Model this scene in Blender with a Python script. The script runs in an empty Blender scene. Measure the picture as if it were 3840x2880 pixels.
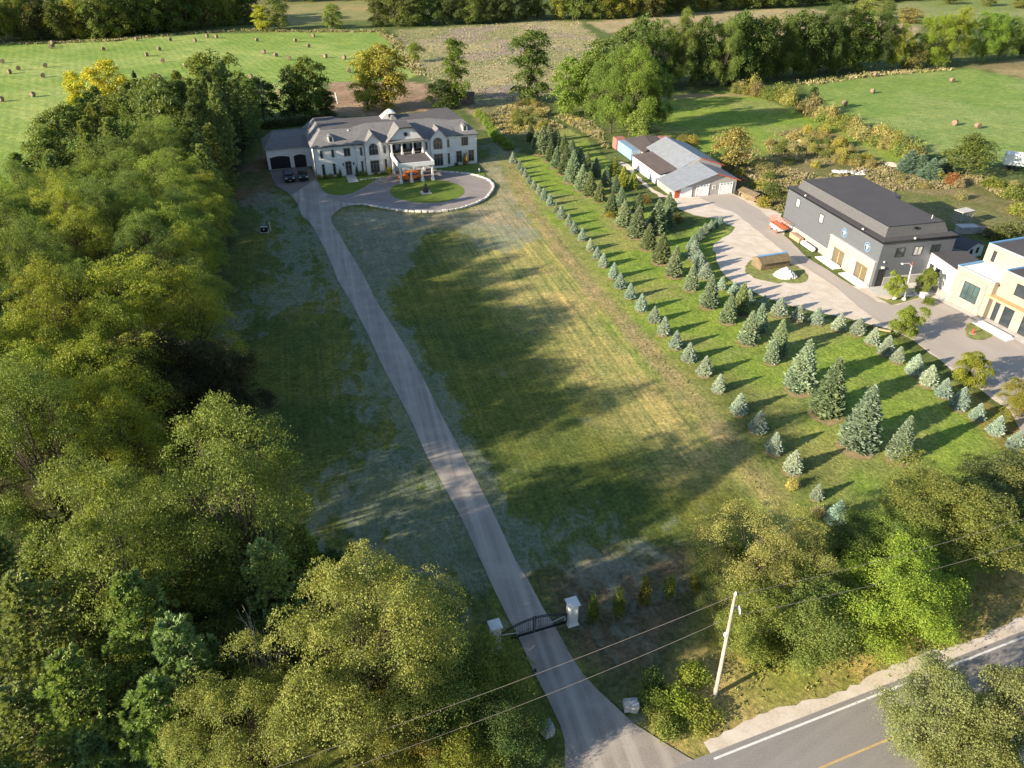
import bpy, bmesh, math, random
import numpy as np
from mathutils import Vector, Matrix

# ------------------------------------------------------------------ camera, sky, sun, exposure
F_PX, PITCH, CAM_H = 2757.0, 32.8, 48.0          # focal length in photo pixels, downward tilt, height of the drone
SUN_AZ, SUN_EL = 28.0, 18.6                       # direction the shadows run (deg from +X), sun elevation
sc = bpy.context.scene
cam_d = bpy.data.cameras.new('camera'); cam = bpy.data.objects.new('camera', cam_d)
sc.collection.objects.link(cam)
cam.location = (0, 0, CAM_H); cam.rotation_euler = (math.radians(90 - PITCH), 0, 0)
cam_d.sensor_width = 36; cam_d.lens = 36 * F_PX / 3840; cam_d.clip_end = 6000
sc.camera = cam
world = bpy.data.worlds.new('World'); sc.world = world; world.use_nodes = True
wn = world.node_tree.nodes; wl = world.node_tree.links
sky = wn.new('ShaderNodeTexSky'); sky.sky_type = 'NISHITA'; sky.sun_disc = False
sky.sun_elevation = math.radians(SUN_EL); sky.sun_rotation = math.radians(270 - SUN_AZ)
sky.air_density = 1.0; sky.dust_density = 0.6; sky.ozone_density = 1.5
bg = wn.get('Background'); wl.new(sky.outputs[0], bg.inputs[0]); bg.inputs[1].default_value = 0.09
sun_d = bpy.data.lights.new('sun', 'SUN'); sun = bpy.data.objects.new('sun', sun_d); sc.collection.objects.link(sun)
sun_d.energy = 5.0; sun_d.angle = math.radians(0.55); sun_d.color = (1.0, 0.87, 0.68)
sd = Vector((-math.cos(math.radians(SUN_AZ)) * math.cos(math.radians(SUN_EL)), -math.sin(math.radians(SUN_AZ)) * math.cos(math.radians(SUN_EL)), math.sin(math.radians(SUN_EL))))
sun.rotation_euler = sd.to_track_quat('Z', 'Y').to_euler(); sun.location = (-60, -40, 90)
sc.view_settings.view_transform = 'Standard'; sc.view_settings.look = 'None'
sc.view_settings.exposure = 1.18; sc.view_settings.gamma = 1.0
sc.cycles.max_bounces = 5; sc.cycles.diffuse_bounces = 3; sc.cycles.glossy_bounces = 2; sc.cycles.transmission_bounces = 3; sc.cycles.transparent_max_bounces = 6

rng = random.Random(7); nrg = np.random.default_rng(11)
C = sc.collection
def G(px, py, z=0.0):
    """point of height z seen at photo pixel (3840 x 2880)"""
    p = math.radians(PITCH); u = (px - 1920) / F_PX; v = (1440 - py) / F_PX
    d = (u, math.cos(p) + v * math.sin(p), -math.sin(p) + v * math.cos(p)); t = (z - CAM_H) / d[2]
    return (d[0] * t, d[1] * t)
def proj(x, y, z=0.0):
    p = math.radians(PITCH); dz = z - CAM_H; c = y * math.cos(p) - dz * math.sin(p); up = y * math.sin(p) + dz * math.cos(p)
    return 1920 + F_PX * x / max(c, .1), 1440 - F_PX * up / max(c, .1)
def height_of(b, t):
    B = G(*b); best = (1e9, 1)
    for i in range(4, 600):
        z = i * .05; q = G(t[0], t[1], z); e = (q[0] - B[0]) ** 2 + (q[1] - B[1]) ** 2
        if e < best[0]: best = (e, z)
    return best[1]
def ZM(x0, y0, s): return lambda x, y: (x0 + x / s, y0 + y / s)

# ------------------------------------------------------------------ materials
def newmat(name):
    m = bpy.data.materials.new(name); m.use_nodes = True; nt = m.node_tree
    return m, nt, nt.nodes, nt.links, nt.nodes['Principled BSDF']
def N(nt, t, **kw):
    n = nt.nodes.new(t)
    for k, v in kw.items():
        if k in n.inputs: n.inputs[k].default_value = v
        else: setattr(n, k, v)
    return n
def ramp(nt, fac, stops):
    r = nt.nodes.new('ShaderNodeValToRGB'); nt.links.new(fac, r.inputs[0]); e = r.color_ramp.elements
    e[0].position, e[0].color = stops[0][0], (*stops[0][1], 1); e[1].position, e[1].color = stops[-1][0], (*stops[-1][1], 1)
    for p, c in stops[1:-1]: q = e.new(p); q.color = (*c, 1)
    return r.outputs[0]
def mix(nt, fac, a, b, mode='MIX'):
    m = nt.nodes.new('ShaderNodeMix'); m.data_type = 'RGBA'; m.blend_type = mode
    for s, v in ((0, fac), (6, a), (7, b)):
        if hasattr(v, 'links') or hasattr(v, 'is_linked'): nt.links.new(v, m.inputs[s])
        elif s == 0: m.inputs[0].default_value = v
        else: m.inputs[s].default_value = (*v, 1)
    return m.outputs[2]
def noise(nt, scale, detail=4, vec=None, rough=.55, dist=0):
    n = N(nt, 'ShaderNodeTexNoise', Scale=scale, Detail=detail, Roughness=rough, Distortion=dist)
    if vec is not None: nt.links.new(vec, n.inputs['Vector'])
    return n.outputs['Fac']
def coord(nt, kind='Object', rot=0, scale=(1, 1, 1)):
    t = nt.nodes.new('ShaderNodeTexCoord'); m = nt.nodes.new('ShaderNodeMapping'); m2 = nt.nodes.new('ShaderNodeMapping')
    nt.links.new(t.outputs[kind], m.inputs[0]); m.inputs['Rotation'].default_value = (0, 0, rot)
    nt.links.new(m.outputs[0], m2.inputs[0]); m2.inputs['Scale'].default_value = scale
    return m2.outputs[0]
def bump(nt, bs, h, dist=.03, strength=.6):
    b = N(nt, 'ShaderNodeBump', Distance=dist, Strength=strength); nt.links.new(h, b.inputs['Height']); nt.links.new(b.outputs[0], bs.inputs['Normal'])
_mc = {}
def mat(name, c, rough=.8, var=.18, scale=2.0, metal=0.0, c2=None, bmp=0.0, spec=.3, fine=12):
    """plain surface with two octaves of wear"""
    if name in _mc: return _mc[name]
    m, nt, nd, lk, bs = newmat(name)
    v = coord(nt); a = noise(nt, scale, 5, v); b = noise(nt, fine, 3, v)
    hi = tuple(min(1, x * (1 + var)) for x in c); lo = tuple(x * (1 - var) for x in (c2 or c))
    col = ramp(nt, a, [(.3, lo), (.7, hi)]); g = ramp(nt, b, [(.3, (1 - var * .5,) * 3), (.7, (1 + var * .3,) * 3)])
    lk.new(mix(nt, 1.0, col, g, 'MULTIPLY'), bs.inputs['Base Color'])
    bs.inputs['Roughness'].default_value = rough; bs.inputs['Metallic'].default_value = metal; bs.inputs['Specular IOR Level'].default_value = spec
    if bmp: bump(nt, bs, b, bmp)
    _mc[name] = m; return m
def mat_lines(name, c, gap, period, axis=2, rough=.6, metal=0.0, rot=0, thick=.12, kind='Object', var=.12):
    """panelled or planked surface: thin darker joints along one axis"""
    if name in _mc: return _mc[name]
    m, nt, nd, lk, bs = newmat(name)
    v = coord(nt, kind, rot); sp = nt.nodes.new('ShaderNodeSeparateXYZ'); lk.new(v, sp.inputs[0])
    d = N(nt, 'ShaderNodeMath', operation='DIVIDE'); lk.new(sp.outputs[axis], d.inputs[0]); d.inputs[1].default_value = period
    f = N(nt, 'ShaderNodeMath', operation='FRACT'); lk.new(d.outputs[0], f.inputs[0])
    l = N(nt, 'ShaderNodeMath', operation='LESS_THAN'); lk.new(f.outputs[0], l.inputs[0]); l.inputs[1].default_value = thick
    n1 = noise(nt, 1.3, 5, v)
    base = ramp(nt, n1, [(.3, tuple(x * (1 - var) for x in c)), (.7, tuple(min(1, x * (1 + var)) for x in c))])
    lk.new(mix(nt, l.outputs[0], base, gap), bs.inputs['Base Color'])
    bs.inputs['Roughness'].default_value = rough; bs.inputs['Metallic'].default_value = metal
    _mc[name] = m; return m
def mat_brick(name, c1, c2, mortar, sc_=1.0, rough=.85, rot=0):
    if name in _mc: return _mc[name]
    m, nt, nd, lk, bs = newmat(name)
    t = nt.nodes.new('ShaderNodeTexCoord'); sp = nt.nodes.new('ShaderNodeSeparateXYZ'); lk.new(t.outputs['Object'], sp.inputs[0])
    ad = N(nt, 'ShaderNodeMath', operation='ADD'); lk.new(sp.outputs[0], ad.inputs[0]); lk.new(sp.outputs[1], ad.inputs[1])
    cb = nt.nodes.new('ShaderNodeCombineXYZ'); lk.new(ad.outputs[0], cb.inputs[0]); lk.new(sp.outputs[2], cb.inputs[1])
    b = N(nt, 'ShaderNodeTexBrick', Scale=sc_); lk.new(cb.outputs[0], b.inputs['Vector'])
    b.inputs['Color1'].default_value = (*c1, 1); b.inputs['Color2'].default_value = (*c2, 1); b.inputs['Mortar'].default_value = (*mortar, 1)
    b.inputs['Mortar Size'].default_value = .012; b.inputs['Brick Width'].default_value = .6; b.inputs['Row Height'].default_value = .2
    n1 = noise(nt, .8, 5, t.outputs['Object']); g = ramp(nt, n1, [(.3, (.88,) * 3), (.7, (1.05,) * 3)])
    lk.new(mix(nt, 1.0, b.outputs['Color'], g, 'MULTIPLY'), bs.inputs['Base Color']); bs.inputs['Roughness'].default_value = rough
    _mc[name] = m; return m
def mat_leaf(name, second, amount=.25, trans=.35, patch=.35, shiny=.25, gain=1.3):
    """foliage: object colour, varied per leaf and by branch; second colour comes in patches"""
    m, nt, nd, lk, bs = newmat(name)
    oi = nt.nodes.new('ShaderNodeObjectInfo'); ge = nt.nodes.new('ShaderNodeNewGeometry'); tc = nt.nodes.new('ShaderNodeTexCoord')
    n1 = noise(nt, patch, 3, tc.outputs['Object'])
    v = ramp(nt, ge.outputs['Random Per Island'], [(0, (.66,) * 3), (1, (1.34,) * 3)])
    col = mix(nt, 1.0, mix(nt, 1.0, oi.outputs['Color'], (gain * 1.07, gain * 1.08, gain * .88), 'MULTIPLY'), v, 'MULTIPLY')
    col = mix(nt, ramp(nt, n1, [(.5, (0, 0, 0)), (.72, (amount,) * 3)]), col, second)
    n2 = noise(nt, .9, 2, tc.outputs['Object'])
    col = mix(nt, 1.0, col, ramp(nt, n2, [(.35, (.8, .86, .85)), (.65, (1.15, 1.1, 1.0))]), 'MULTIPLY')
    lk.new(col, bs.inputs['Base Color']); bs.inputs['Roughness'].default_value = .55; bs.inputs['Specular IOR Level'].default_value = shiny
    tr = nt.nodes.new('ShaderNodeBsdfTranslucent'); ms = nt.nodes.new('ShaderNodeMixShader'); ms.inputs[0].default_value = trans
    lk.new(mix(nt, 1.0, col, (1.25, 1.2, .6), 'MULTIPLY'), tr.inputs[0])
    lk.new(bs.outputs[0], ms.inputs[1]); lk.new(tr.outputs[0], ms.inputs[2]); lk.new(ms.outputs[0], nd['Material Output'].inputs[0])
    _mc[name] = m; return m
M_LEAF = mat_leaf('leaf', (.21, .24, .05), .35, gain=1.72)
M_AUT = mat_leaf('leaf_autumn', (.4, .21, .05), .6, patch=.5, gain=1.65)
M_NEED = mat_leaf('needle', (.2, .23, .1), .4, trans=.25, shiny=.35, gain=2.0)
M_NEEDB = mat_leaf('needle_blue', (.2, .25, .23), .3, trans=.2, shiny=.3, gain=1.75)
M_BARK = mat('bark', (.1, .078, .06), .9, .3, 3, bmp=.02)
M_BARKP = mat('bark_pale', (.42, .38, .33), .9, .25, 3)
M_GLASS = mat('window_glass', (.035, .045, .055), .12, .3, .8, spec=.8)
M_WHITE = mat('white_paint', (.78, .78, .76), .55, .05, 1.5)
M_BLACK = mat('black_metal', (.012, .013, .016), .35, .2, 4, spec=.5)
M_CONC = mat('concrete', (.55, .53, .49), .9, .12, 1.2)

# ------------------------------------------------------------------ object helpers
def tag(o, label=None, cat=None, group=None, kind=None):
    if label: o['label'] = label
    if cat: o['category'] = cat
    if group: o['group'] = group
    if kind: o['kind'] = kind
    return o
def empty(name, loc=(0, 0, 0), rz=0.0, label=None, cat=None, group=None, scale=(1, 1, 1)):
    o = bpy.data.objects.new(name, None); C.objects.link(o); o.location = loc; o.rotation_euler = (0, 0, rz); o.scale = scale
    o.empty_display_size = .3
    return tag(o, label, cat, group)
def link(name, me, parent=None, color=None):
    o = bpy.data.objects.new(name, me); C.objects.link(o)
    if parent: o.parent = parent
    if color: o.color = (*color, 1)
    return o
class MB:
    """mesh builder: boxes, prisms, tubes, lathes; several materials by index"""
    def __init__(s): s.v = []; s.f = []; s.m = []; s.mats = []
    def mi(s, m):
        if m not in s.mats: s.mats.append(m)
        return s.mats.index(m)
    def add(s, vs, fs, m):
        b = len(s.v); s.v += [tuple(x) for x in vs]; k = s.mi(m)
        for f in fs: s.f.append([b + i for i in f]); s.m.append(k)
        return s
    def box(s, x0, x1, y0, y1, z0, z1, m, T=None):
        vs = [Vector(p) for p in ((x0, y0, z0), (x1, y0, z0), (x1, y1, z0), (x0, y1, z0), (x0, y0, z1), (x1, y0, z1), (x1, y1, z1), (x0, y1, z1))]
        if T: vs = [T @ p for p in vs]
        return s.add(vs, [(0, 3, 2, 1), (4, 5, 6, 7), (0, 1, 5, 4), (1, 2, 6, 5), (2, 3, 7, 6), (3, 0, 4, 7)], m)
    def frust(s, a, b, z0, z1, m):
        """a, b: (x0,x1,y0,y1) at z0 and z1"""
        vs = [(a[0], a[2], z0), (a[1], a[2], z0), (a[1], a[3], z0), (a[0], a[3], z0), (b[0], b[2], z1), (b[1], b[2], z1), (b[1], b[3], z1), (b[0], b[3], z1)]
        return s.add(vs, [(0, 3, 2, 1), (4, 5, 6, 7), (0, 1, 5, 4), (1, 2, 6, 5), (2, 3, 7, 6), (3, 0, 4, 7)], m)
    def prism(s, pts, z0, z1, m, mtop=None):
        n = len(pts); vs = [(x, y, z0) for x, y in pts] + [(x, y, z1) for x, y in pts]
        s.add(vs, [[(i), (i + 1) % n, (i + 1) % n + n, i + n] for i in range(n)] + [list(range(n))[::-1]], m)
        s.add([(x, y, z1) for x, y in pts], [list(range(n))], mtop or m); return s
    def extr(s, prof, y0, y1, m, T=None):
        """profile in xz extruded along y"""
        n = len(prof); vs = [Vector((x, y0, z)) for x, z in prof] + [Vector((x, y1, z)) for x, z in prof]
        if T: vs = [T @ p for p in vs]
        return s.add(vs, [[i, (i + 1) % n, (i + 1) % n + n, i + n][::-1] for i in range(n)] + [list(range(n)), list(range(n, 2 * n))[::-1]], m)
    def face(s, vs, m): return s.add(vs, [list(range(len(vs)))], m)
    def tube(s, pts, rs, m, seg=6):
        pts = [Vector(p) for p in pts]
        if not hasattr(rs, '__len__'): rs = [rs] * len(pts)
        rings = []
        for i, p in enumerate(pts):
            d = (pts[min(i + 1, len(pts) - 1)] - pts[max(i - 1, 0)]).normalized(); a = d.orthogonal().normalized() if i == 0 else (a0 - a0.dot(d) * d).normalized()
            a0 = a; b = d.cross(a)
            rings.append([p + (a * math.cos(2 * math.pi * k / seg) + b * math.sin(2 * math.pi * k / seg)) * rs[i] for k in range(seg)])
        vs = [q for r in rings for q in r]; fs = []
        for i in range(len(pts) - 1):
            for k in range(seg): fs.append((i * seg + k, i * seg + (k + 1) % seg, (i + 1) * seg + (k + 1) % seg, (i + 1) * seg + k))
        fs += [list(range(seg))[::-1], [(len(pts) - 1) * seg + k for k in range(seg)]]
        return s.add(vs, fs, m)
    def lathe(s, prof, m, seg=16, c=(0, 0, 0), T=None):
        vs = []; fs = []
        for r, z in prof:
            for k in range(seg):
                a = 2 * math.pi * k / seg; p = Vector((c[0] + r * math.cos(a), c[1] + r * math.sin(a), c[2] + z)); vs.append(T @ p if T else p)
        n = len(prof)
        for i in range(n - 1):
            for k in range(seg): fs.append((i * seg + k, i * seg + (k + 1) % seg, (i + 1) * seg + (k + 1) % seg, (i + 1) * seg + k))
        fs += [list(range(seg))[::-1], [(n - 1) * seg + k for k in range(seg)]]
        return s.add(vs, fs, m)
    def mesh(s, name):
        me = bpy.data.meshes.new(name); me.from_pydata(s.v, [], s.f)
        for m in s.mats: me.materials.append(m)
        me.polygons.foreach_set('material_index', s.m); me.update(); return me
    def build(s, name, parent=None, bevel=0.0, smooth=False, color=None):
        o = link(name, s.mesh(name), parent, color)
        if smooth:
            for p in o.data.polygons: p.use_smooth = True
        if bevel:
            b = o.modifiers.new('bevel', 'BEVEL'); b.width = bevel; b.segments = 2; b.limit_method = 'ANGLE'
        return o
def quads_mesh(name, V, mats, midx=None):
    """V: (n,4,3) array of separate quads"""
    n = len(V); me = bpy.data.meshes.new(name); me.vertices.add(4 * n); me.vertices.foreach_set('co', V.reshape(-1).astype(np.float32))
    me.loops.add(4 * n); me.loops.foreach_set('vertex_index', np.arange(4 * n, dtype=np.int32)); me.polygons.add(n)
    me.polygons.foreach_set('loop_start', np.arange(0, 4 * n, 4, dtype=np.int32))
    for m in mats: me.materials.append(m)
    if midx is not None: me.polygons.foreach_set('material_index', midx.astype(np.int32))
    me.update(); return me
_ones = ['', 'first', 'second', 'third', 'fourth', 'fifth', 'sixth', 'seventh', 'eighth', 'ninth', 'tenth', 'eleventh', 'twelfth', 'thirteenth', 'fourteenth', 'fifteenth', 'sixteenth', 'seventeenth', 'eighteenth', 'nineteenth']
_tens = ['', '', 'twenty', 'thirty', 'forty', 'fifty', 'sixty', 'seventy', 'eighty', 'ninety']
def ordn(n):
    if n < 20: return _ones[n]
    if n % 10 == 0: return _tens[n // 10][:-1] + 'ieth'
    return _tens[n // 10] + '-' + _ones[n % 10]

# ------------------------------------------------------------------ plant prototypes (meshes shared by all copies)
def nrm(a): return a / np.maximum(np.linalg.norm(a, axis=-1, keepdims=True), 1e-9)
def rdir(r, n, zmin=-1.0):
    z = r.uniform(zmin, 1, n); a = r.uniform(0, 2 * np.pi, n); q = np.sqrt(np.maximum(0, 1 - z * z))
    return np.stack([q * np.cos(a), q * np.sin(a), z], 1)
def leaf_quads(P, Nn, L, W, r, axis=None):
    n = len(P); t = rdir(r, n) if axis is None else nrm(axis + rdir(r, n) * .35)
    a = nrm(np.cross(Nn, t)) if axis is None else nrm(t - (t * Nn).sum(1, keepdims=True) * Nn)
    b = np.cross(Nn, a); l = (L * r.uniform(.7, 1.3, n))[:, None] / 2; w = (W * r.uniform(.7, 1.3, n))[:, None] / 2
    return np.stack([P - a * l, P - b * w + a * l * .1, P + a * l, P + b * w + a * l * .1], 1)
def broadleaf(seed, H=15., R=5., zb=.25, lobes=16, ncl=26, per=26, leaf=.3, cs=.55, spread=.62, aspect=.62, top=1.0, flat=.5, lr=(.3, .5), core=True, jag=.95):
    r = np.random.default_rng(seed); Hc = H * (1 - zb); zc = H * zb + Hc * .5
    zz = np.linspace(-.95, .9, lobes) + r.uniform(-.05, .05, lobes); aa = np.arange(lobes) * 2.39996 + r.normal(0, .5, lobes); qq = np.sqrt(np.clip(1 - np.abs(zz) ** 2.6, .02, 1)) * np.where(np.arange(lobes) % 4 == 3, r.uniform(.25, .6, lobes), r.uniform(.8, 1.08, lobes))
    LC = np.stack([np.cos(aa) * qq * R * spread, np.sin(aa) * qq * R * spread, zc + zz * (Hc * .5 - R * .22)], 1) + r.normal(0, R * .1, (lobes, 3))
    LR = R * r.uniform(*lr, lobes)
    LC = np.vstack([LC, [[0, 0, H - R * .36]], [[r.normal(0, .1 * R), r.normal(0, .1 * R), zc]]]); LR = np.append(LR, [R * .34, R * .5 if core else R * .2])
    cs_list = []; cn = []
    for c, q in zip(LC, LR):
        d = rdir(r, ncl, -.5); out = nrm(c - np.array([0, 0, zc - Hc * .2])); d = nrm(d + out * .55)
        cs_list.append(c + d * (q * ((.62 if jag > .5 else .75) + jag * r.random((ncl, 1)) ** 1.7)) * np.array([1, 1, .95])); cn.append(nrm(d + np.array([0, 0, flat])))
    CC = np.vstack(cs_list); CN = np.vstack(cn)
    keep = np.ones(len(CC), bool)
    for c, q in zip(LC, LR): keep &= np.linalg.norm((CC - c) / np.array([1, 1, .85]), axis=1) > q * .6
    CC, CN = CC[keep], CN[keep]; k = len(CC)
    o = r.normal(0, cs, (k, per, 3)) * r.uniform(.55, 1.25, (k, 1, 1)); hv = nrm(CN * np.array([1, 1, .25]) + r.normal(0, .3, (k, 3)))[:, None]; o += hv * (o * hv).sum(2, keepdims=True) * .7; o -= (o * CN[:, None]).sum(2, keepdims=True) * CN[:, None] * .72
    o[:, :, 2] -= (o[:, :, 0] ** 2 + o[:, :, 1] ** 2) * .18 / cs
    P = (CC[:, None] + o).reshape(-1, 3); NN = nrm(np.repeat(CN, per, 0) * .75 + rdir(r, len(P)) * .8)
    Q = leaf_quads(P, NN, leaf, leaf * aspect, r)
    crown = quads_mesh('crown', Q, [M_LEAF])
    tb = MB(); pr = random.Random(seed)
    top_z = H * .8; tb.tube([(0, 0, -.2), (.05, .04, H * zb * .6), (pr.uniform(-.3, .3), pr.uniform(-.3, .3), zc), (0, 0, top_z)], [H * .017, H * .013, H * .006, .02], M_BARK, 7)
    for c, q in zip(LC[:-2], LR):
        z0 = H * zb * .8 + (c[2] - H * zb) * pr.uniform(.15, .45); m = ((c[0]) * .5, (c[1]) * .5, (z0 + c[2]) / 2 - .2)
        z0 = max(z0, H * zb * .5); tb.tube([(0, 0, z0), m, tuple(c)], [H * .006, H * .003, .015], M_BARK, 5)
        for _ in range(2):
            e = c + np.array([pr.uniform(-1, 1), pr.uniform(-1, 1), pr.uniform(-.2, .9)]) * q * .9; tb.tube([m, tuple((np.array(m) + e) / 2 + .1), tuple(e)], [H * .0025, H * .0018, .01], M_BARK, 4)
    return tb.mesh('trunk'), crown
def pine(seed, H=14., R=3.6, zb=.1, step=.8, per=20, tl=.42):
    r = np.random.default_rng(seed); cen = []; ax = []; tb = MB(); tb.tube([(0, 0, -.2), (.1, .05, H * .5), (0, 0, H)], [H * .016, H * .01, .03], M_BARK, 6)
    z = H * zb
    while z < H:
        t = (z - H * zb) / (H * (1 - zb)); L = R * (1 - t) ** .75 * (.55 + .45 * min(1, t * 5)) + .25
        nb = 5 if t < .85 else 4; a0 = r.uniform(0, 6.28)
        for k in range(nb):
            a = a0 + 2 * np.pi * k / nb + r.normal(0, .22); Lk = L * r.uniform(.6, 1.15); d = np.array([np.cos(a), np.sin(a), 0]); side = np.array([-d[1], d[0], 0])
            up = .12 + .45 * t
            tb.tube([(0, 0, z), tuple(np.array([0, 0, z + Lk * up * .3]) + d * Lk * .6), tuple(np.array([0, 0, z + Lk * up]) + d * Lk)], [.05, .03, .01], M_BARK, 3)
            nt_ = max(3, int(Lk * 2.0))
            for s in np.linspace(.42, 1.05, nt_):
                for j in (-1, 0, 1):
                    w = j * Lk * .3 * (1.2 - s) + r.normal(0, .1)
                    cen.append(np.array([0, 0, z + Lk * up * s * s]) + d * Lk * (s - abs(j) * .06) + side * w + [0, 0, r.normal(0, .08)]); ax.append(nrm(d * .8 + side * j * .6 + np.array([0, 0, .55])))
        z += step * r.uniform(.75, 1.25) * (1 - .35 * t)
    cen = np.array(cen); ax = np.array(ax); k = len(cen)
    A = nrm(ax[:, None] + rdir(r, k * per).reshape(k, per, 3) * .75).reshape(-1, 3); P = np.repeat(cen, per, 0) + A * tl * .4
    NN = nrm(np.cross(A, rdir(r, len(A)))); return tb.mesh('trunk'), quads_mesh('crown', leaf_quads(P, NN, tl, tl * .3, r, A), [M_NEED])
def spruce(seed, R=.34, whorls=24, nb=13, zb=.02):
    """unit height blue spruce: tiers of drooping, upturned sprays"""
    r = np.random.default_rng(seed); P = []; A = []; Nn = []; S = []
    for i in range(whorls):
        t = (i + r.uniform(-.3, .3)) / whorls; t = min(max(t, 0), .985); z = zb + t * (1 - zb); L = R * (1 - t) ** .8 * (.86 + .14 * min(1, t * 6)) + .012
        n = max(5, int(nb * (1 - t * .5))); a0 = r.uniform(0, 6.28)
        for k in range(n):
            a = a0 + 2 * np.pi * k / n + r.normal(0, .14); Lk = L * r.uniform(.78, 1.16); d = np.array([np.cos(a), np.sin(a), 0]); sd_ = np.array([-d[1], d[0], 0])
            for s in (.35, .55, .72, .86, 1.0):
                zz = z - Lk * .34 * s + Lk * .3 * s ** 3
                for j in ((-1, 1) if s < .95 else (0,)):
                    P.append(np.array([0, 0, zz]) + d * Lk * s + sd_ * j * Lk * .16 * (1.25 - s)); A.append(nrm(d + sd_ * j * .85 + np.array([0, 0, -.1 + .35 * s]))); Nn.append(np.array([d[0] * .35, d[1] * .35, 1.])); S.append(.05 + Lk * .24)
    for q in range(14): P.append(np.array([0, 0, .95 + q * .004])); A.append(nrm(np.array([*r.normal(0, .4, 2), 1.]))); Nn.append(rdir(r, 1)[0]); S.append(.06)
    P, A, Nn, S = map(np.array, (P, A, Nn, S)); rep = 3
    P = np.repeat(P, rep, 0) + r.normal(0, .008, (len(P) * rep, 3)); A = nrm(np.repeat(A, rep, 0) + rdir(r, len(P)) * .45); Nn = nrm(np.repeat(nrm(Nn), rep, 0) + rdir(r, len(P)) * .55); S = np.repeat(S, rep)
    Q = leaf_quads(P, nrm(Nn - (Nn * A).sum(1, keepdims=True) * A), S, S * .42, r, A)
    tb = MB().tube([(0, 0, -.03), (0, 0, .5), (0, 0, .97)], [.022, .014, .004], M_BARK, 6)
    return tb.mesh('trunk'), quads_mesh('crown', Q, [M_NEEDB])
def shrub(seed, n=60, per=34, leaf=.14, R=1.0, H=1.0, stems=6):
    r = np.random.default_rng(seed); D = rdir(r, n, -.15); rr = r.uniform(.6, 1.0, (n, 1)) * (1 + .25 * np.sin(D[:, :1] * 5 + seed) * np.cos(D[:, 1:2] * 4))
    CC = D * rr * np.array([R * .85, R * .85, H * .75]) + [0, 0, H * .22]; CN = nrm(D + [0, 0, .5])
    o = r.normal(0, .17 * R, (n, per, 3)); P = (CC[:, None] + o).reshape(-1, 3); P[:, 2] = np.abs(P[:, 2]) + .02
    NN = nrm(np.repeat(CN, per, 0) * .7 + rdir(r, len(P)) * .8); tb = MB(); pr = random.Random(seed)
    for _ in range(stems):
        a = pr.uniform(0, 6.28); q = pr.uniform(.2, .7) * R; tb.tube([(0, 0, -.05), (math.cos(a) * q * .4, math.sin(a) * q * .4, H * .4), (math.cos(a) * q, math.sin(a) * q, H * pr.uniform(.7, .95))], [.035, .025, .008], M_BARK, 4)
    return tb.mesh('stem'), quads_mesh('foliage', leaf_quads(P, NN, leaf, leaf * .6, r), [M_LEAF])
def bare(seed, H=1.0, mats=None):
    """leafless branching, unit height"""
    tb = MB(); pr = random.Random(seed); m = mats or M_BARKP
    def br(p, d, L, rad, lv):
        q = p + d * L; mid = p + d * L * .5 + Vector((pr.uniform(-1, 1), pr.uniform(-1, 1), 0)) * L * .05
        tb.tube([p, mid, q], [rad, rad * .8, rad * .6], m, 4)
        if lv:
            for _ in range(3): br(p + d * L * pr.uniform(.55, 1), (d + Vector((pr.uniform(-1, 1), pr.uniform(-1, 1), pr.uniform(-.2, .6))) * .6).normalized(), L * pr.uniform(.55, .8), rad * .55, lv - 1)
    for _ in range(4): br(Vector((0, 0, -.02)), Vector((pr.uniform(-.45, .45), pr.uniform(-.45, .45), 1)).normalized(), .38 * H, .016 * H, 3)
    return tb.mesh('branches')
PR = {}
PR['locust'] = [broadleaf(21 + i, 16, 4.7, .14, 30, 17, 84, .15, .36, .76, .5, flat=1.2, lr=(.16, .34)) for i in range(4)]
PR['bigmaple'] = [broadleaf(27 + i, 13, 6, .14, 50, 20, 95, .12, .36, .8, .7, flat=.6, lr=(.13, .27)) for i in range(2)]
PR['airy'] = [broadleaf(37 + i, 9, 4.4, .2, 26, 14, 70, .11, .36, .84, .6, flat=.5, lr=(.13, .25), core=False) for i in range(2)]
PR['maple'] = [broadleaf(41 + i, 13, 5.4, .1, 34, 20, 84, .155, .38, .76, .75, flat=.5, lr=(.18, .33)) for i in range(2)]
PR['dense'] = [broadleaf(51 + i, 9, 3.4, .06, 28, 20, 66, .125, .34, .74, .75, lr=(.2, .34)) for i in range(2)]
PR['far'] = [broadleaf(61 + i, 16, 5, .05, 24, 15, 26, .46, .6, .74, .7, flat=.8, lr=(.2, .36)) for i in range(5)]
PR['tall'] = [broadleaf(71 + i, 18, 3.6, .05, 26, 15, 24, .4, .5, .7, .7, top=1.25, lr=(.22, .4)) for i in range(2)]
PR['small'] = [broadleaf(81 + i, 5, 2.1, .2, 12, 18, 24, .2, .3, .62, .7) for i in range(2)]
PR['round'] = [broadleaf(151 + i, 4.6, 2.3, .13, 20, 22, 50, .13, .2, .7, .7, flat=.4, lr=(.22, .36), jag=.3) for i in range(2)]
PR['pine'] = [pine(91 + i) for i in range(3)]
PR['spruce'] = [spruce(101 + i) for i in range(3)]
PR['bigspruce'] = [spruce(111 + i, .3, 34, 16) for i in range(2)]
PR['shrub'] = [shrub(121 + i) for i in range(3)]
PR['bare'] = [bare(131 + i) for i in range(2)]
DIM = dict(locust=(16, 4.7), maple=(13, 5.4), dense=(9, 3.4), round=(4.6, 2.3), bigmaple=(13, 6), airy=(9, 4.4), far=(16, 5), tall=(18, 3.6), small=(5, 2.1), pine=(14, 3.6), spruce=(1, .34), bigspruce=(1, .3), shrub=(1, 1), bare=(1, .5))
def aut(me):                                   # same geometry with the autumn leaf
    c = me.copy(); c.materials.clear(); c.materials.append(M_AUT); return c
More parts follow.
